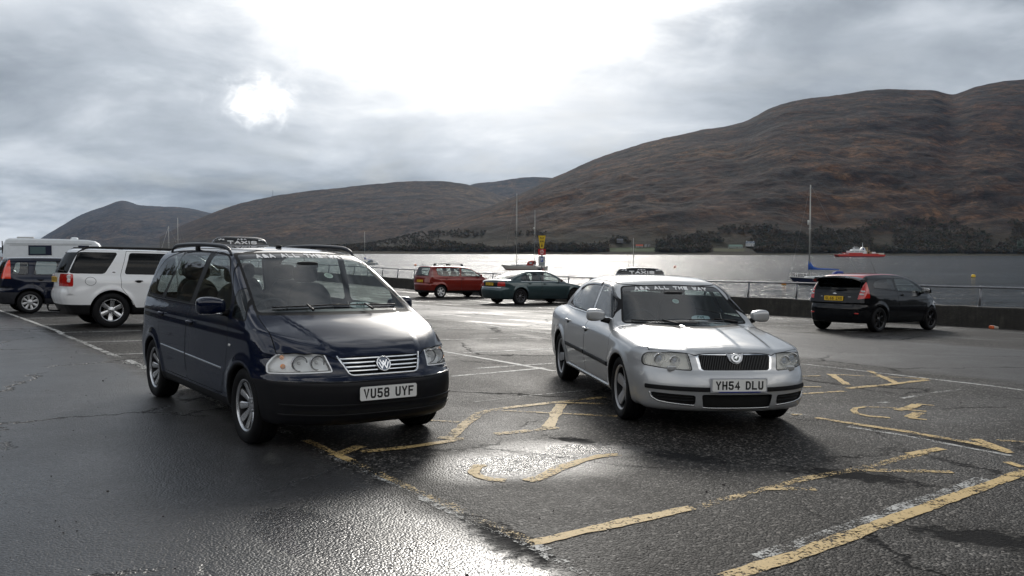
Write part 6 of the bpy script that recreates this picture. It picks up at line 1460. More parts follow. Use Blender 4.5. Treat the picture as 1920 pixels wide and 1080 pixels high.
def green_saloon():
    sp = mk_spec(2.43, -2.45, .905, 1.43, .22, 2.91, .335, .385,
        deck=[(-2.7, .72), (-2.5, .98), (-2.3, 1.02), (-1.7, 1.05), (.6, 1.0), (1.0, .97), (1.5, .90), (2.0, .80), (2.25, .72), (2.4, .62), (2.6, .4)], roof=[(-2.2, 1.05), (-1.8, 1.17), (-1.4, 1.30), (-1.0, 1.39), (-.5, 1.425), (0, 1.42), (.3, 1.385), (.6, 1.32), (1.2, 1.1)],
        ws=[(.7, 1.55), (.95, 1.12), (1.1, .85), (1.25, .55), (1.45, .1)], rw=[(.7, -2.3), (1.03, -1.92), (1.15, -1.68), (1.3, -1.32), (1.42, -1.0)],
        front=[(0, 2.2), (.25, 2.36), (.4, 2.41), (.5, 2.41), (.65, 2.36), (.8, 2.25), (1.0, 2.0)], rear=[(0, -2.25), (.3, -2.40), (.45, -2.45), (.62, -2.46), (.70, -2.42), (.95, -2.40), (1.1, -2.3)], belt=.97, cb=.79, ct=.60, rwn=2.1)
    root = car_root('green_saloon', 1.008, 38.482, R_(36.5), 'dark green-grey four door saloon with dark wheels, parked beside the red people carrier', 'car', 'cars parked in the bays')
    sh = Shell(sp); B = Body(sh, .035, root); P = paint('green grey paint', (.040, .066, .072), .5, .34, .2, .08)
    common(B, sp, P, [([(-1.40, 1.03), (-1.10, 1.0), (-1.05, 1.29), (-1.22, 1.22), (-1.36, 1.12)], None), ([(-1.06, 1.0), (-.40, .985), (-.42, 1.33), (-.8, 1.325), (-1.01, 1.29)], None), ([(-.34, .985), (.72, .97), (.48, 1.14), (.22, 1.28), (.0, 1.325), (-.36, 1.33)], None)],
        [[(-1.12, .98), (-1.12, .72), (-.98, .34), (-.37, .34), (-.37, 1.36), (-.8, 1.35), (-1.0, 1.32)], [(-.355, .34), (.92, .34), (1.0, .8), (.95, .98), (.5, 1.16), (.22, 1.31), (0, 1.355), (-.355, 1.36)]],
        [(-.66, .99), (.66, .99), (.55, 1.34), (-.55, 1.34)], [(-.60, 1.07), (.60, 1.07), (.5, 1.34), (-.5, 1.34)],
        [dict(f=[(.48, .76), (.95, .76), (.95, .94), (.52, .94)], x=-2.2)], handles=[(-.98, .88), (-.20, .87)], heads=[(.4, .6), (.8, .6), (.78, .76), (.45, .76)])
    B.emit('boot_panel', B.cut('f', [(-.47, .74), (.47, .74), (.5, .96), (-.5, .96)], rearm(-2.1), .02), M_BLK)
    yy = np.linspace(-.86, .86, 40); q = sh.rearp(yy[4:-4], np.full(32, .695)); ribbon(q, sh.nrm(q), .03, .012, (0, 0, 1)).build('bumper_trim', M_CHR, root, sharp=40)
    plate_at(sh, root, 'SK55 BVP', 0, .84, rear=True, yellow=True); mirror_pair(sh, root, .58, .94, 1.02, mat('mirror brown', (.10, .055, .045), .35, coat=.5), (.08, .11, .07)); seats_simple(root, .55)
    for sg in (-1, 1):
        xs = np.linspace(-1.42, .9, 40); Q = sh.side(xs, np.full(40, .965), sg); ribbon(Q, sh.nrm(Q), .014, .005, (0, 0, 1)).build('window_line_trim', M_CHR, root, sharp=40)
    finish(B, P); wheels4(root, 2.91, .885, .336, .228, (10, .018, .020, .02, .05), mat('graphite alloy', (.12, .12, .13), .35, metal=.8))
def black_hatch():
    sp = mk_spec(1.99, -1.97, .86, 1.47, .22, 2.49, .31, .355,
        deck=[(-2.3, 1.02), (-1, 1.04), (.5, 1.0), (.95, .985), (1.4, .92), (1.7, .83), (1.85, .74), (2.0, .6)], roof=[(-2.3, 1.34), (-1.8, 1.37), (-1.2, 1.435), (-.5, 1.46), (0, 1.445), (.4, 1.39), (.7, 1.31), (1.4, 1.06)],
        ws=[(.7, 1.70), (1.0, 1.22), (1.2, .88), (1.38, .52), (1.5, .25)], rw=[(.7, -1.95), (1.0, -1.86), (1.15, -1.78), (1.3, -1.66), (1.45, -1.5)],
        front=[(0, 1.8), (.25, 1.93), (.45, 1.98), (.6, 1.95), (.8, 1.83), (1.0, 1.6)], rear=[(0, -1.85), (.25, -1.93), (.45, -1.97), (.62, -1.96), (.72, -1.91), (.95, -1.87), (1.3, -1.7)], belt=1.0, cb=.79, ct=.60,
        cside=[(.7, .815), (1.0, .79), (1.15, .74), (1.3, .68), (1.42, .61), (1.7, .5)])
    root = car_root('black_hatchback', 9.50, 23.35, R_(37.5), 'black three door hatchback with red roof and large tail spoiler beside the sea wall', 'car', 'cars parked in the bays')
    sh = Shell(sp); B = Body(sh, .026, root); P = paint('black paint', (.003, .0035, .005), .2, .3, .2, .03, .6)
    common(B, sp, P, [([(-1.42, 1.10), (-.45, 1.03), (-.47, 1.325), (-.95, 1.315), (-1.30, 1.24)], glass_mat('dark tinted glass', (.12, .14, .15), 1.1, .05)), ([(-.36, 1.02), (.90, .98), (.72, 1.10), (.42, 1.26), (.15, 1.33), (-.38, 1.335)], None)],
        [[(-.42, 1.0), (-.42, .34), (.85, .34), (.96, .75), (.93, .99), (.45, 1.30), (.15, 1.375), (-.42, 1.38)]],
        [(-.66, 1.01), (.66, 1.01), (.56, 1.33), (-.56, 1.33)], [(-.62, 1.04), (.62, 1.04), (.54, 1.29), (-.54, 1.29)],
        [dict(f=[(.60, .80), (.86, .86), (.80, 1.20), (.67, 1.26), (.64, 1.1)], x=-1.60)], handles=[(-.22, .92)], heads=[(.45, .62), (.82, .66), (.76, .86), (.5, .75)], rearglass=G_DARK)
    for sg in (-1, 1):
        for zz, yy in ((1.00, .69), (.93, .68)):
            q = sh.rearp([sg*yy], [zz], .004)[0]; MB().sell(tuple(q), (.012, .06, .022), .6).build('lamp_insert', M_CLR, root, smooth=True)
        q = sh.rearp([sg*.60], [.46], .0)[0]; MB().sell(tuple(q), (.02, .06, .016), .6).build('rear_reflector', M_RED, root, smooth=True)
    B.emit('roof_panel', B.cut('t', lambda V: np.maximum(np.abs(V[:, 1])-.575+.02*np.abs(V[:, 0]+.5), np.maximum(-1.62-V[:, 0], V[:, 0]-.47)), lambda c: c[:, 2] > 1.32), paint('red roof paint', (.42, .015, .018), .05, .3, .1, .04), label='red roof')
    # spoiler
    V = []; n = 24
    for i in range(n+1):
        y = -.66+1.32*i/n; q = abs(y)/.66; zz = 1.365-.055*q*q-.05*max(0, q-.8)*3; xe = -1.99+.12*q*q
        for a, b in ((-1.50, .0), (-1.75, .018), (xe, .0), (xe-.005, -.03), (-1.80, -.055), (-1.50, -.07)): V.append((a, y, zz+b))
    so = MB().add(V, [(i*6+k, i*6+(k+1) % 6, (i+1)*6+(k+1) % 6, (i+1)*6+k) for i in range(n) for k in range(6)]+[tuple(range(6)), tuple(range(n*6, n*6+6))[::-1]]).build('tail_spoiler', M_BLK, root, sharp=40)
    slot = MB()
    for sg in (-1, 1): slot.box((-1.985+.05, sg*.30, 1.335), (.06, .20, .016), .004)
    slot.build('spoiler_slot', mat('pale slot', (.30, .34, .36), .4), so)
    plate_at(sh, root, 'SL66 ZMX', .0, .82, rear=True, yellow=True, label='yellow rear number plate')
    q = sh.rearp([0], [.93], .004)[0]; MB().sell(tuple(q), (.008, .055, .024), 1.).build('rear_badge', M_CHR, root, smooth=True)
    for yy, w in ((-.40, .09), (.36, .05)):
        q = sh.rearp([yy], [.86], .004)[0]; MB().box(tuple(q), (.006, w, .022), .002).build('model_script', M_SIL, root)
    mirror_pair(sh, root, .74, .96, 1.04, P, (.08, .11, .075)); seats_simple(root, .52)
    MB().tube([(-.0, 0, 1.41), (-.33, 0, 1.80)], [.006, .002], 5).build('aerial', M_PLA, root)
    p = sh.rearp([0, -.30], [1.01, 1.03], .02); MB().tube([tuple(a) for a in p], .011, 6).build('rear_wiper', M_PLA, root)
    finish(B, P); wheels4(root, 2.49, .85, .312, .222, (7, .02, .024, .015, .06), mat('black alloy', (.012, .012, .014), .3, metal=.3, coat=.4))
def dark_pickup():
    sp = mk_spec(2.1, -2.0, .86, 1.50, .24, 2.55, .31, .37,
        deck=[(-2.3, 1.0), (-1, 1.02), (.8, 1.03), (1.1, 1.02), (1.5, .95), (1.9, .84), (2.1, .7)], roof=[(-2.3, 1.44), (-1.9, 1.465), (-1, 1.50), (-.2, 1.50), (.3, 1.475), (.6, 1.42), (1.4, 1.2)],
        ws=[(.7, 1.65), (1.02, 1.15), (1.25, .75), (1.42, .42), (1.6, .05)], rw=[(.7, -2.0), (1.02, -1.94), (1.25, -1.86), (1.45, -1.76), (1.6, -1.65)],
        front=[(0, 1.9), (.3, 2.03), (.5, 2.08), (.65, 2.05), (.85, 1.95), (1.1, 1.8)], rear=[(0, -1.85), (.3, -1.95), (.5, -2.01), (.62, -2.0), (.7, -1.96), (1.0, -1.94), (1.5, -1.8)], belt=1.02, cb=.79, ct=.63)
    root = car_root('dark_estate', -28.9, 48.2, R_(36.5), 'dark car half out of the picture at the far left, behind the navy hatchback', 'car', 'cars parked in the bays')
    sh = Shell(sp); B = Body(sh, .05, root); P = paint('dark blue black paint', (.010, .012, .022), .3, .3, .2, .07)
    common(B, sp, P, [([(-1.6, 1.05), (-.36, 1.035), (-.36, 1.39), (-1.4, 1.37)], None), ([(-.26, 1.035), (.82, 1.03), (.42, 1.32), (.2, 1.385), (-.26, 1.39)], None)],
        [[(-1.2, 1.0), (-1.15, .7), (-.95, .40), (-.32, .40), (-.30, 1.45), (-1.12, 1.44)]], [(-.68, 1.04), (.68, 1.04), (.58, 1.40), (-.58, 1.40)], [(-.55, 1.04), (.55, 1.04), (.50, 1.40), (-.50, 1.40)],
        [dict(f=[(.60, .80), (.80, .80), (.70, 1.1), (.62, 1.1)], x=-1.4)])
    finish(B, P); wheels4(root, 2.55, .84, .31, .20, (8, .03, .05, .012, 0), M_DSIL)
def motorhome():
    X, Y = -27.6, 55.5; g = Gs(X, Y)
    root = thing('motorhome', (X, Y, g+.02), (0, 0, R_(22)), 'long white motorhome parked behind the cars at the left, its far end rounded', 'motorhome')
    wm = mat('motorhome white', (.72, .76, .80), .32, var=.05, coat=.3)
    L, H, Wd = 6.6, 2.62, 2.2; prof = [(-3.3, .55), (-3.34, 1.4), (-3.27, 2.3), (-3.14, 2.56), (-2.95, 2.64), (0, 2.60), (1.25, 2.56), (1.60, 2.50), (1.85, 2.34), (2.1, 1.9), (2.7, 1.35), (3.2, 1.1), (3.3, .8), (3.3, .45), (-3.3, .45)]
    bm = bmesh.new(); a = [bm.verts.new((x, -Wd/2, z)) for x, z in prof]; b = [bm.verts.new((x, Wd/2, z)) for x, z in prof]
    bm.faces.new(a); bm.faces.new(b[::-1]); n = len(prof)
    for i in range(n): bm.faces.new((a[i], b[i], b[(i+1) % n], a[(i+1) % n]))
    bmesh.ops.recalc_face_normals(bm, faces=bm.faces); bmesh.ops.bevel(bm, geom=[e for e in bm.edges if abs(e.verts[0].co.y-e.verts[1].co.y) < .01 and (e.verts[0].co.z+e.verts[1].co.z) > 3.5], offset=.10, segments=4, profile=.5, affect='EDGES')
    bm.verts.index_update(); V = [tuple(v.co) for v in bm.verts]; F = [[v.index for v in f.verts] for f in bm.faces]; bm.free()
    MB().add(V, F).build('body', wm, root, sharp=35)
    wf = mat('dark window frame', (.015, .02, .045), .3, coat=.5)
    for x0, x1 in ((-1.95, -.70), (.75, 1.35)):
        w = MB().box(((x0+x1)/2, -Wd/2-.012, 1.92), (x1-x0, .03, .60), .02).build('window', wf, root)
        MB().box(((x0+x1)/2-.12, -Wd/2-.030, 1.91), ((x1-x0)-.42, .012, .42), .02).build('pane', mat('van pane', (.10, .15, .16), .08, coat=1.), w)
    MB().box((-.8, -Wd/2-.006, 2.30), (4.6, .014, .02)).build('side_trim', mat('grey trim line', (.12, .13, .14), .5), root)
    MB().box((-1.0, -Wd/2-.006, 2.22), (3.9, .012, .012)).build('side_trim', mat('grey trim line', (.12, .13, .14), .5), root)
    MB().box((-2.2, 0, 2.68), (.9, .6, .12), .05).build('roof_vent', mat('pale vent', (.45, .45, .45), .5), root, sharp=40)
    MB().sell((.5, -.4, 2.62), (.22, .2, .11), .8).build('roof_dome', wm, root, smooth=True)
    MB().box((-3.33, 0, 1.9), (.04, 1.5, .6), .02).build('window', wf, root)
    for sg in (-1, 1):
        MB().box((-3.335, sg*.98, 1.35), (.05, .12, .30), .02).build('tail_light', M_RED, root); MB().box((-3.33, sg*1.0, 2.1), (.05, .10, .75), .02).build('corner_trim', M_PLA, root)
    wheels4(root, 3.3, 1.02, .34, .2, (8, .03, .05, .01, 0), M_DSIL); root['group'] = 'cars parked in the bays'; del root['group']
# ------------------------------------------------------------------ boats
def yacht(name, label, X, Y, yaw, L, mast_h, hull_c, deck_c, hull_m=None, cover=None, hood=None, mizzen=None, roll=0., furl=None, mast_x=.08, boot=None, jib=False, pulpit=True, group='boats at their moorings'):
    root = thing(name, (X, Y, WATER_Z), (roll, 0, yaw), label, 'yacht', group)
    B = L*.30; V = []; n = 22; rows = [(-.25, .55), (.12, .86), (.5, .96), (.92, 1.0)]
    def half(t, k): return B/2*(max(0, 1-abs((t-.42)/.60)**2.3))**.75*k if t > .42 else B/2*(1-((.42-t)/.42)**2*.38)*k
    sheer = lambda t: .80*L/9.5+.28*L/9.5*max(0, t-.35)**1.6*1.8
    fr = []
    for i in range(n+1):
        t = i/n; x = -L/2+L*t; top = sheer(t)
        for j, (h, k) in enumerate(((-.4, .45), (0, .80), (.45, .95), (1., 1.))):
            xx = x+(.06*L*(h-1)*t**6*-1 if False else 0); V.append((x-(1-max(h, 0))*.10*L*t**4, -half(t, k), h*top if h > 0 else h))
    F = []; 
    N1 = len(V)
    V += [(a, -b, c) for a, b, c in V]
    for i in range(n):
        for j in range(3):
            a = i*4+j; F.append((a, a+4, a+5, a+1)); F.append((N1+a, N1+a+1, N1+a+5, N1+a+4))
    F.append(tuple([0, 1, 2, 3]+[N1+3, N1+2, N1+1, N1+0]))
    hm = mat('hull '+name+str(hull_c), hull_c, .3, coat=.6, var=.08); MB().add(V, F).build('hull', hm, root, sharp=60)
    dk = mat('yacht deck', (.48, .49, .48), .5, var=.1); dV = []; 
    for i in range(n+1):
        t = i/n; x = -L/2+L*t; dV += [(x, -half(t, 1), sheer(t)), (x, 0, sheer(t)+.05), (x, half(t, 1), sheer(t))]
    MB().add(dV, [(i*3+k, (i+1)*3+k, (i+1)*3+k+1, i*3+k+1) for i in range(n) for k in range(2)]).build('deck', dk, root, smooth=True)
    s = L/9.5; z0 = sheer(.5)
    for sg in (-1, 1):
        MB().tube([(-L/2+L*i/n, sg*half(i/n, 1.0), sheer(i/n)+.02) for i in range(n+1)], .035*s, 6).build('toe_rail', mat('toe rail pale', (.5, .5, .48), .4), root, smooth=True)
    cb = MB().sell((.02*L, 0, z0+.16*s), (.27*L, B*.29, .27*s), .35, 24, 10, fn=lambda q: (q.x, q.y*(1-.25*max(0, q.x/(.27*L))), q.z*(1-.45*max(0, q.x/(.27*L))))); co = cb.build('coachroof', mat('yacht cabin', (.52, .54, .55), .4, var=.08), root, smooth=True)
    wn = MB()
    for sg in (-1, 1):
        for x in (-.12, .02, .12): wn.box((x*L, sg*B*.285, z0+.22*s), (.085*L, .03, .11*s), .012)
    wn.build('cabin_window', M_BLK, co)
    MB().box((-.36*L, 0, z0+.02), (.22*L, B*.42, .10)).build('cockpit', mat('cockpit teak', (.14, .09, .05), .6), root)
    mm = mat('mast aluminium', (.42, .42, .40), .4, metal=.5)
    def rig(mx, mh, r=.075, sp=(.52,), nm='mast'):
        zb = z0+.35*s; m = MB().tube([(mx, 0, zb), (mx, 0, mh)], r*s, 8).build(nm, mm, root, smooth=True)
        st = MB(); rr = max(.010, .012*s)
        for q in sp:
            zz = zb+(mh-zb)*q; w = B*.36*(1.15-q*.5); MB().tube([(mx, -w, zz+.03), (mx, 0, zz), (mx, w, zz+.03)], .028*s, 6).build('spreader', mm, m)
            for sg in (-1, 1): st.tube([(mx, sg*.03, mh-.1), (mx, sg*w, zz), (mx, sg*half(.5+mx/L, 1)*.95, z0)], rr, 4, cap=False)
        return m, st, mh
    mx = mast_x*L; m, st, mh = rig(mx, mast_h, sp=(.52,) if not mizzen else (.38, .70)); rr = max(.010, .012*s)
    st.tube([(mx, 0, mh), (L*.49, 0, sheer(1)+.15)], (.05*s if furl else rr), 5); st.tube([(mx, 0, mh), (-L*.49, 0, z0+.1)], rr, 4); st.build('rigging', mat('rigging wire', (.22, .22, .22), .5, metal=.4) if not furl else mat('furled sail', (.5, .5, .5), .7), m)
    bl = .42*L; bz = z0+1.35*s
    if not cover: MB().tube([(mx, 0, bz), (mx-bl*.6, 0, bz+.05)], .05*s, 6).build('boom', mm, root)
    else:
        cv = MB(); pts = [(mx+.12*s, .30), (mx-.25*s, .42), (mx-.6*s, .25), (mx-.4*bl, .16), (mx-bl, .09)]
        V = []; hh = [1.30, 1.0, .55, .22, .16]
        xs = [mx+.16*s, mx-.12*s, mx-.55*s, mx-1.1*s, mx-bl*.7, mx-bl]; tops = [1.15, 1.10, .42, .24, .16, .10]; ws = [.05, .14, .15, .15, .12, .07]
        for x, tp, w in zip(xs, tops, ws):
            zb = bz-.10*s; V += [(x, -w*s, zb), (x, -w*.9*s, zb+tp*s*.5), (x, 0, zb+tp*s), (x, w*.9*s, zb+tp*s*.5), (x, w*s, zb)]
        k = 5; cv.add(V, [(i*k+j, i*k+(j+1) % k, (i+1)*k+(j+1) % k, (i+1)*k+j) for i in range(len(xs)-1) for j in range(k)]); cv.build('sail_cover', mat('cover '+name, cover, .75, var=.2), root, smooth=True)
    if hood:
        h = MB(); hx = -.16*L; V = []; n2 = 12
        for i, (x, k) in enumerate(((hx+.75*s, .05), (hx+.45*s, .80), (hx+.05*s, 1.), (hx-.35*s, 1.), (hx-.75*s, .97))):
            for j in range(n2+1):
                a = math.pi*j/n2; V.append((x, math.copysign(abs(math.cos(a))**.6, math.cos(a))*B*.30, z0+.15*s+.95*s*k*abs(math.sin(a))**.55))
        h.add(V, [(i*(n2+1)+j, i*(n2+1)+j+1, (i+1)*(n2+1)+j+1, (i+1)*(n2+1)+j) for i in range(4) for j in range(n2)]); ho = h.build('spray_hood', mat('hood '+name, hood, .75, var=.15), root, smooth=True)
        for sg in (-1, 1): MB().box((hx-.2*s, sg*B*.302, z0+.62*s), (.55*s, .015, .34*s), .02).build('hood_window', mat('pale hood pane', (.40, .48, .52), .2), ho)
    if mizzen:
        x2, h2 = mizzen; m2, st2, _ = rig(x2*L, h2, .055, (.45,), 'mizzen_mast'); st2.build('rigging', mat('rigging wire', (.22, .22, .22), .5, metal=.4), m2)
        MB().sell((x2*L+.2, 0, h2*.70), (.28, .28, .16), 1.).build('radar_dome', mat('radar white', (.6, .6, .58), .4), m2, smooth=True)
    elif L > 9: MB().tube([(mx+.22*s, 0, mh*.60), (mx+.22*s, 0, mh*.60+.65*s)], .13*s, 10).build('radar_reflector', mat('radar white', (.6, .6, .58), .4), m, smooth=True)
    if pulpit:
        pl = MB()
        for sg in (-1, 1):
            q = []
            for t in (.03, .2, .38, .56, .74, .90, .985):
                x = -L/2+L*t; y = sg*half(t, .96); z = sheer(t); pl.tube([(x, y, z), (x, y, z+.62*s)], .016, 4); q.append((x, y, z+.62*s))
            pl.tube(q, .012, 4)
        pl.tube([(-L/2+.02*L, -half(.03, .96), sheer(0)+.62*s), (-L/2+.02*L, half(.03, .96), sheer(0)+.62*s)], .016, 4)
        pl.build('guard_rail', mat('stainless', (.5, .5, .5), .3, metal=.8), root)
    if boot: MB().add([(a, b*1.004, c) for a, b, c in [(-L/2+L*i/n-(1-h)*.10*L*(i/n)**4, sg*half(i/n, .80+.33*h), h*sheer(i/n)) for sg in (-1, 1) for i in range(n+1) for h in (.02, .16)]], [(s0+i*2, s0+i*2+2, s0+i*2+3, s0+i*2+1) for s0 in (0, 2*(n+1)) for i in range(n)]).build('waterline_stripe', mat('stripe '+name, boot, .4), root)
    return root
def at(u, D): return (u-960)/FPX*D, D
def boats():
    x, y = at(1547, 122); yacht('blue_yacht', 'navy hulled yacht with blue sail cover and spray hood moored beyond the railing', x, y, R_(172), 9.4, 13.6, (.012, .016, .045), None, cover=(.010, .07, .32), hood=(.012, .03, .20), roll=R_(.8), mast_x=.22, boot=(.012, .012, .02))
    x, y = at(982, 210); yacht('white_ketch', 'white two masted yacht with a red and white cockpit cover in the sun glare', x, y, R_(160), 11.2, 17.9, (.50, .48, .45), None, hood=(.28, .03, .02), mizzen=(-.24, 14.0), mast_x=.16, boot=(.22, .03, .02))
    x, y = at(688, 285); yacht('small_yacht', 'small white yacht with a blue sail cover seen past the dark blue taxi', x, y, R_(150), 7.6, 10.5, (.48, .50, .50), None, cover=(.03, .05, .22), hood=(.16, .2, .26), mast_x=.12)
    x, y = at(338, 250); yacht('moored_yacht', 'yacht whose tall pale mast rises over the roof rail of the dark blue taxi', x, y, R_(150), 8.5, 13.4, (.45, .46, .47), None, mast_x=.1)
    x, y = at(322, 300); yacht('moored_yacht', 'yacht with a furled headsail, its mast just left of the tall pale mast', x, y, R_(5)+math.pi, 9.0, 12.4, (.45, .46, .47), None, mast_x=.1, furl=True)
    x, y = at(1187, 150); yacht('day_boat', 'small boat whose thin mast shows above the roof sign of the silver taxi', x, y, R_(80), 4.6, 6.7, (.30, .32, .34), None, mast_x=.05, pulpit=False)
    # buoys
    for (u, D, c, r, lb) in ((1825, 161, (.72, .46, .03), .38, 'yellow mooring buoy floating far right on the loch'), (1470, 120, (.62, .24, .04), .30, 'orange mooring buoy at the bow of the navy yacht'), (1265, 250, (.55, .16, .05), .30, 'small orange buoy above the roof of the silver taxi'), (779, 268, (.05, .05, .05), .35, 'small dark buoy above the red people carrier')):
        x, y = at(u, D); t = thing('mooring_buoy', (x, y, WATER_Z), (R_(6), 0, 0), lb, 'buoy', 'mooring buoys')
        MB().lathe([(.001, -.3), (r*.7, -.25), (r*.95, 0), (r, r*.45), (r*.92, r*1.1), (r*.6, r*1.45), (.001, r*1.5)], 20, 'z').build('float', mat('buoy '+lb[:6], c, .45, var=.15), t, smooth=True)
        MB().lathe([(r*1.0, -.02), (r*1.02, .02), (r*1.02, .12), (r*.99, .14)], 20, 'z').build('weed_band', mat('buoy weed', (.10, .10, .05), .8), t, smooth=True)
        MB().tube([(0, 0, r*1.4), (0, 0, r*1.75), (.09, 0, r*1.9), (.16, 0, r*1.7)], .02, 6).build('ring', M_RUB, t, smooth=True)
def ferry():
    D = 873; x, y = at(1611, D); root = thing('ferry', (x, y, WATER_Z), (0, 0, R_(3)), 'red hulled ferry with white upper works crossing near the far shore', 'ferry')
    L = 47.5; red = mat('ferry red', (.42, .028, .018), .45, var=.12); wh = mat('ferry white', (.62, .63, .64), .45, var=.06); hb = 5.
    hull = [(-23.7, 2.6), (-22.8, 1.2), (-21.5, 0), (-21, -.6), (21, -.6), (21.8, 0), (23.2, 1.3), (23.7, 2.4), (17.5, 2.7), (15.5, 3.3), (-12.5, 3.4), (-13.5, 2.8)]
    def slab(poly, w, m, nm, par=root, lab=None):
        n = len(poly); V = [(a, -w, b) for a, b in poly]+[(a, w, b) for a, b in poly]; F = [tuple(range(n)), tuple(range(n, 2*n))[::-1]]+[(i, n+i, n+(i+1) % n, (i+1) % n) for i in range(n)]
        return MB().add(V, F).build(nm, m, par)
    slab(hull, hb, red, 'hull'); slab([(-21.6, -.1), (21.9, -.1), (22.4, .75), (-22.2, .75)], hb+.05, mat('ferry boot', (.010, .012, .03), .5), 'boot_top')
    slab([(-15.6, 3.4), (1.2, 3.4), (1.2, 4.2), (-15.6, 4.2)], hb*.9, red, 'bulwark'); up = slab([(-11.5, 3.42), (5.2, 3.42), (5.2, 6.1), (-11.5, 6.1)], hb*.8, wh, 'passenger_deck')
    w = MB()
    for g in (-9.3, -4.4, .4):
        for k in range(4): w.box((g-1.5+k*1.0, -hb*.8-.03, 5.15), (.72, .06, .55))
    w.build('windows', M_BLK, up)
    slab([(-8.8, 6.12), (-1.0, 6.12), (-1.4, 7.6), (-8.0, 7.6)], hb*.6, wh, 'upper_deck'); br = slab([(-5.9, 7.62), (-1.8, 7.62), (-1.6, 9.4), (-6.1, 9.4)], hb*.45, wh, 'wheelhouse'); MB().box((-3.8, -hb*.45-.03, 8.7), (4.0, .06, .8)).build('wheelhouse_window', M_BLK, br)
    fu = slab([(-.8, 6.12), (5.4, 6.12), (4.6, 8.4), (3.4, 9.7), (2.2, 9.8), (.8, 8.4)], 1.6, wh, 'funnel'); MB().prism([(-.9, -.9), (.9, -.9), (.5, .9), (-.3, .9)], basis((3.0, -1.63, 7.9), (1, 0, 0), (0, 0, 1), (0, -1, 0)), .03).build('funnel_emblem', mat('emblem navy', (.02, .03, .16), .5), fu)
    MB().tube([(2.8, 0, 9.6), (2.8, 0, 14.2)], [.35, .12], 8).tube([(-5.6, 0, 9.4), (-5.6, 0, 11.2)], .12, 6).tube([(-5.6, 0, 10.2), (-1.8, 0, 10.0)], .08, 5).build('mast', wh, root)
    cr = mat('ferry buff', (.30, .23, .13), .6, var=.2)
    g = MB(); g.box((7.2, 0, 6.5), (.9, 2.6, 6.2)); g.box((6.4, 0, 9.2), (3.2, .5, .5)); g.tube([(6.0, 0, 3.4), (9.8, 0, 6.6)], .3, 6); g.tube([(9.6, 0, 3.4), (9.4, 0, 6.2)], .25, 6); g.box((10.8, 0, 4.3), (1.6, 2.4, 1.8)); g.build('crane_gear', cr, root)
    MB().box((13.6, 0, 4.2), (3.6, 3.2, 1.7), .3).build('deck_shelter', wh, root); MB().box((20.3, 0, 3.2), (5.0, 7.0, 1.7), .1).build('ramp', mat('ferry ramp', (.45, .45, .38), .6, var=.15), root)
    r = MB()
    for k in range(20): r.tube([(-22.8+k*.55, -hb+.1, 2.6), (-22.8+k*.55, -hb+.1, 3.6)], .05, 4)
    r.tube([(-22.8, -hb+.1, 3.55), (-12.5, -hb+.1, 3.55)], .06, 4); r.build('hand_rail', wh, root)
# ------------------------------------------------------------------ far shore houses, mast, sign post, litter, stones
def house(name, label, u, zt, L, Wd, H, roofc, wallc, yaw=0., chim=True, cat='house', dorm=False):
    X, Y, Z = hz(u, zt); root = thing(name, (X, Y-6, Z-.3), (0, 0, yaw), label, cat, 'houses on the far shore'); w = mat(name+' wall', tuple(q*.7 for q in wallc), .8, var=.08); rf = mat(name+' roof', roofc, .7, var=.15)
    MB().box((0, 0, H/2), (L, Wd, H)).build('wall', w, root); rh = Wd*.42
    V = [(-L/2-.4, -Wd/2-.4, H), (L/2+.4, -Wd/2-.4, H), (L/2+.4, Wd/2+.4, H), (-L/2-.4, Wd/2+.4, H), (-L/2-.4, 0, H+rh), (L/2+.4, 0, H+rh)]
    r = MB().add(V, [(0, 1, 5, 4), (2, 3, 4, 5), (0, 4, 3), (1, 2, 5), (0, 3, 2, 1)]).build('roof', rf, root)
    k = max(2, int(L/3))
    for i in range(k):
        f = MB().box((-L/2+L*(i+.5)/k, -Wd/2-.04, H*.55), (.95, .12, 1.2)).build('window', M_BLK, root)
    MB().box((L*.08, -Wd/2-.05, 1.0), (.9, .12, 2.0)).build('door', mat('house door', (.08, .06, .05), .6), root)
    if chim:
        for s in (-1, 1): MB().box((s*(L/2-.6), 0, H+rh+.3), (.8, .9, 1.6)).build('chimney', w, r)
    if dorm:
        for s in (-1, 1): MB().box((s*L*.22, -Wd*.28, H+rh*.42), (1.5, 1.6, 1.5)).build('dormer', w, r)
    return root
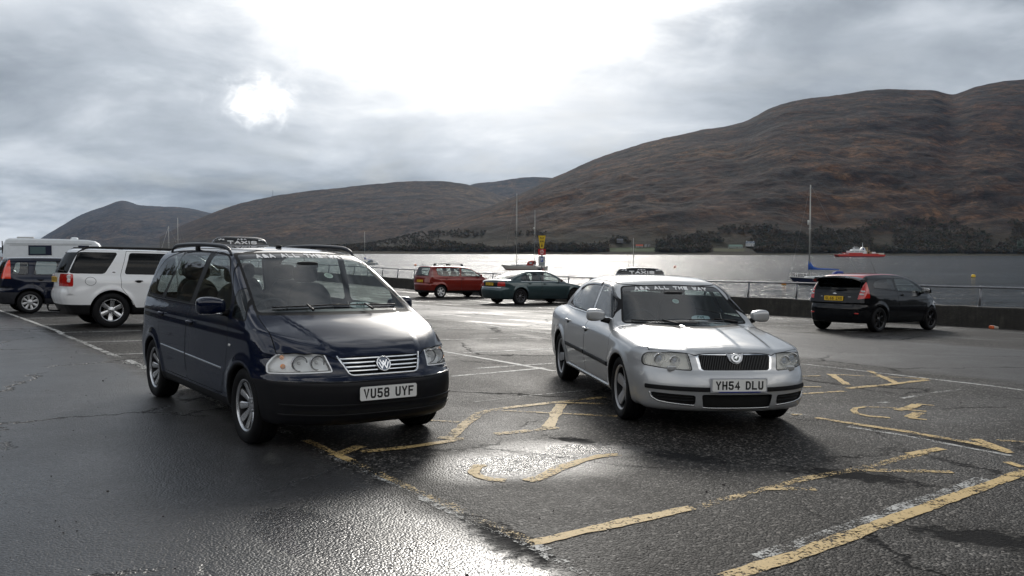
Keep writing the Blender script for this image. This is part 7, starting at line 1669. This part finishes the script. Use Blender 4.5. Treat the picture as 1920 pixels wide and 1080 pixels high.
def far_shore():
    house('grey_cottage', 'grey cottage at the left end of the green field on the far shore', 1160, 16., 10, 7, 4.5, (.09, .09, .10), (.16, .16, .17))
    house('red_roof_barn', 'long low red roofed building above the green field on the far shore', 1197, 8.6, 11, 6, 2.6, (.33, .07, .035), (.42, .41, .38), chim=False, cat='barn')
    house('white_cottage', 'tiny white shed right of the red roofed building', 1208, 9.5, 3.5, 3.5, 3.0, (.15, .15, .16), (.62, .62, .6), chim=False, cat='shed')
    house('white_cottage', 'tiny pale shed furthest right above the green field', 1214, 8.5, 3, 3, 2.2, (.15, .15, .16), (.55, .55, .53), chim=False, cat='shed')
    house('long_green_house', 'long pale green roofed building at the edge of the rough pasture', 1374, 7.6, 22, 7, 3.0, (.13, .19, .16), (.40, .44, .40), chim=False)
    house('white_house', 'white house with dormers and chimneys beside the long green building', 1401, 9.2, 13, 8, 5.0, (.12, .14, .17), (.62, .63, .64), dorm=True)
    house('white_cottage', 'white cottage under a tree at the far right of the shore', 1904, 7., 8, 6, 3.2, (.13, .13, .14), (.60, .60, .58))
    # the transmitter mast on the middle hill
    us, Y, Z, T, X = HH['distant_hill']; i = int(np.searchsorted(us, 511)); j = int(np.argmin(np.abs(T[i]-1.0))); x, y, z = X[i, j], Y[i, j], Z[i, j]
    r = thing('transmitter_mast', (x, y, z-3), label='thin transmitter mast on the skyline of the middle hill', cat='mast')
    m = mat('mast steel', (.10, .10, .11), .6); MB().tube([(0, 0, 0), (0, 0, 40)], [1.6, .7], 6).build('tower', m, r); q = MB()
    for zz in (22, 31): q.box((0, 0, zz), (3.2, 1.2, 2.6))
    q.build('antenna', m, r)
    # pale conifer beside the cottage at far right, skyline tree by the spur
    tm = leafm('grey green spruce', (.085, .105, .085)); rr = np.random.RandomState(8)
    for (u, zt, h, lb) in ((1903, 3.5, 15, 'pale grey green tree at the far right of the shore'), (1866, 6, 12, 'rounded bare tree right of the ferry'), (1250, 4, 12, 'bare tree at the right end of the green field')):
        X, Y, Z = hz(u, zt); t = thing('shore_tree', (X, Y-9, Z-.5), label=lb, cat='tree', group='single trees on the far shore')
        c = crown_template(260, int(u) % 7, 1.3, .11); c = c[:780]; MB().add([(a*h*.75, b*h*.75, d*h) for a, b, d in c], [(3*k, 3*k+1, 3*k+2) for k in range(260)]).build('crown', tm if u == 1903 else bpy.data.materials['bare birch twigs'], t)
        MB().tube([(0, 0, 0), (.1, 0, h*.3), (0, 0, h*.6)], [.35, .25, .1], 6).build('trunk', mat('bark', (.05, .045, .04), .9), t)
def sign_post():
    x, y = 1.46, 44.; g = Gs(x, y); root = thing('parking_sign', (x, y, g), (0, 0, R_(-4)), 'tall post carrying a yellow PAY HERE arrow, a red notice and a blue P board', 'sign')
    MB().tube([(0, .05, 0), (0, .05, 3.0)], .038, 10).build('pole', mat('grey pole', (.16, .17, .18), .5, metal=.5), root, smooth=True)
    yl = mat('sign yellow', (.62, .42, .03), .5, var=.08)
    def board(poly, z, m, nm, t=.012):
        return MB().prism(poly, basis((0, 0, z), (1, 0, 0), (0, 0, 1), (0, -1, 0)), t).build(nm, m, root)
    f = lambda k: (lambda u, v, q: Vector((u, -.0135-q-.0, v+k)))
    a = board([(-.085, 0), (.085, 0), (.180, .63), (-.180, .63)], 2.46, yl, 'yellow_board')
    text_mesh('PAY', .055, .095, .019, .012, f(2.965)).build('board_lettering', M_INK, a); text_mesh('HERE', .042, .085, .016, .010, f(2.80)).build('board_lettering', M_INK, a)
    MB().add([(-.018, -.0135, 2.70), (.018, -.0135, 2.70), (.018, -.0135, 2.60), (.05, -.0135, 2.60), (0, -.0135, 2.50), (-.05, -.0135, 2.60), (-.018, -.0135, 2.60)], [(0, 1, 2, 3, 4, 5, 6)]).build('down_arrow', M_INK, a)
    b = board([(-.185, 0), (.185, 0), (.185, .30), (-.185, .30)], 2.14, mat('sign red', (.42, .02, .02), .45), 'red_board'); 
    ln = MB()
    for z_, ws in ((2.37, (.05, .07)), (2.29, (.07, .04, .06)), (2.21, (.06, .05))):
        xx = -sum(ws)/2-.015*(len(ws)-1)/2
        for w in ws: ln.add([(xx, -.0135, z_-.018), (xx+w, -.0135, z_-.018), (xx+w, -.0135, z_+.018), (xx, -.0135, z_+.018)], [(0, 1, 2, 3)]); xx += w+.015
    ln.build('notice_lines', M_WHI, b)
    c = board([(-.165, 0), (.165, 0), (.165, .48), (-.165, .48)], 1.60, mat('sign white', (.45, .46, .48), .5), 'white_board')
    bl = MB().add([(-.06, -.0135, 1.80), (.06, -.0135, 1.80), (.06, -.0135, 2.04), (-.06, -.0135, 2.04)], [(0, 1, 2, 3)]).build('parking_symbol', mat('sign blue', (.02, .06, .30), .5), c)
    text_mesh('P', .07, .15, .026, .01, lambda u, v, q: Vector((u, -.0145, v+1.92))).build('symbol_letter', M_WHI, bl)
    ln = MB()
    for z_ in (1.74, 1.70, 1.66): ln.add([(-.12, -.0135, z_-.010), (.12, -.0135, z_-.010), (.12, -.0135, z_+.010), (-.12, -.0135, z_+.010)], [(0, 1, 2, 3)])
    ln.build('notice_lines', mat('grey print', (.10, .16, .13), .6), c)
    t = thing('ticket_machine', (x-.06, y+.4, g), (0, 0, R_(-4)), 'pay and display ticket machine standing under the parking sign', 'ticket machine')
    MB().box((0, 0, .78), (.32, .28, 1.55), .02).build('cabinet', mat('machine grey', (.30, .30, .31), .5), t); MB().box((0, -.15, 1.35), (.22, .02, .22), .01).build('screen_panel', M_BLK, t); MB().box((.13, -.15, 1.05), (.05, .02, .9), .005).build('side_stripe', M_RED, t)
def stones():
    r = np.random.RandomState(21); V = []; F = []
    ico = [(-1, 1.6, 0), (1, 1.6, 0), (-1, -1.6, 0), (1, -1.6, 0), (0, -1, 1.6), (0, 1, 1.6), (0, -1, -1.6), (0, 1, -1.6), (1.6, 0, -1), (1.6, 0, 1), (-1.6, 0, -1), (-1.6, 0, 1)]
    fi = [(0, 11, 5), (0, 5, 1), (0, 1, 7), (0, 7, 10), (0, 10, 11), (1, 5, 9), (5, 11, 4), (11, 10, 2), (10, 7, 6), (7, 1, 8), (3, 9, 4), (3, 4, 2), (3, 2, 6), (3, 6, 8), (3, 8, 9), (4, 9, 5), (2, 4, 11), (6, 2, 10), (8, 6, 7), (9, 8, 1)]
    for k in range(1200):
        if k < 800: y = 3.6+r.rand()**1.5*16; x = r.uniform(-.62, .62)*y*1.05
        else: a = r.uniform(-20, 4); b = 3.0+r.choice([0, 5.])+r.normal()*.5; x, y = gw(a, b)
        if y < 3: continue
        s = r.choice([.0015, .0025, .0035, .006], p=[.35, .4, .22, .03]); b0 = len(V); g = Gs(x, y)
        sc = s*(.6+.6*r.rand(3))*np.array([1, 1, .7])
        for q in ico: V.append((x+q[0]*sc[0], y+q[1]*sc[1], g+sc[2]*.9+q[2]*sc[2]))
        F += [tuple(i+b0 for i in f) for f in fi]
    o = MB().add(V, F).build('loose_gravel', mat('dark grit', (.04, .033, .03), .8, var=.5, vscale=20)); o['kind'] = 'stuff'
    x, y = 13.25, 24.55; g = Gs(x, y); t = thing('litter', (x, y, g), (0, 0, .4), 'crumpled orange and white drink carton lying by the sea wall', 'litter')
    MB().box((0, 0, .045), (.22, .12, .08), .02, Matrix.Rotation(.2, 3, 'Y')).build('carton', mat('carton white', (.5, .45, .4), .6), t, sharp=40); MB().box((-.10, 0, .05), (.09, .125, .085), .02).build('carton_end', mat('carton orange', (.65, .12, .03), .5), t, sharp=40)
    x, y = -10.92, 21.8

def haze():
    V = [(x, y, z) for x in (-9000, 9000) for y in (-2500, 12500) for z in (-4.6, 760)]
    o = mesh_obj('haze', V, [(0, 1, 3, 2), (4, 6, 7, 5), (0, 4, 5, 1), (2, 3, 7, 6), (0, 2, 6, 4), (1, 5, 7, 3)], None, mats=[], smooth=False); o['kind'] = 'stuff'
    m = bpy.data.materials.new('haze air'); m.use_nodes = True; m.node_tree.nodes.clear(); t = NT(m.node_tree); out = t.node('ShaderNodeOutputMaterial'); v = t.node('ShaderNodeVolumePrincipled')
    v.inputs['Color'].default_value = (.42, .66, 1., 1); v.inputs['Density'].default_value = HAZE; v.inputs['Anisotropy'].default_value = .35; t.l.new(v.outputs[0], out.inputs['Volume']); o.data.materials.clear(); o.data.materials.append(m)
HAZE = 1.5e-5
# ------------------------------------------------------------------ build everything
import time as _t
_t0 = _t.time()
random.seed(5)
build_ground(); build_markings(); build_wall(); build_water(); build_hills(); build_woods(); print('land', _t.time()-_t0)
mpv_taxi(); saloon_taxi(); print('taxis', _t.time()-_t0)
white_suv(); navy_hatch(); red_mpv(); green_saloon(); black_hatch(); dark_pickup(); motorhome(); print('cars', _t.time()-_t0)
boats(); ferry(); far_shore(); sign_post(); stones(); haze(); print('rest', _t.time()-_t0)
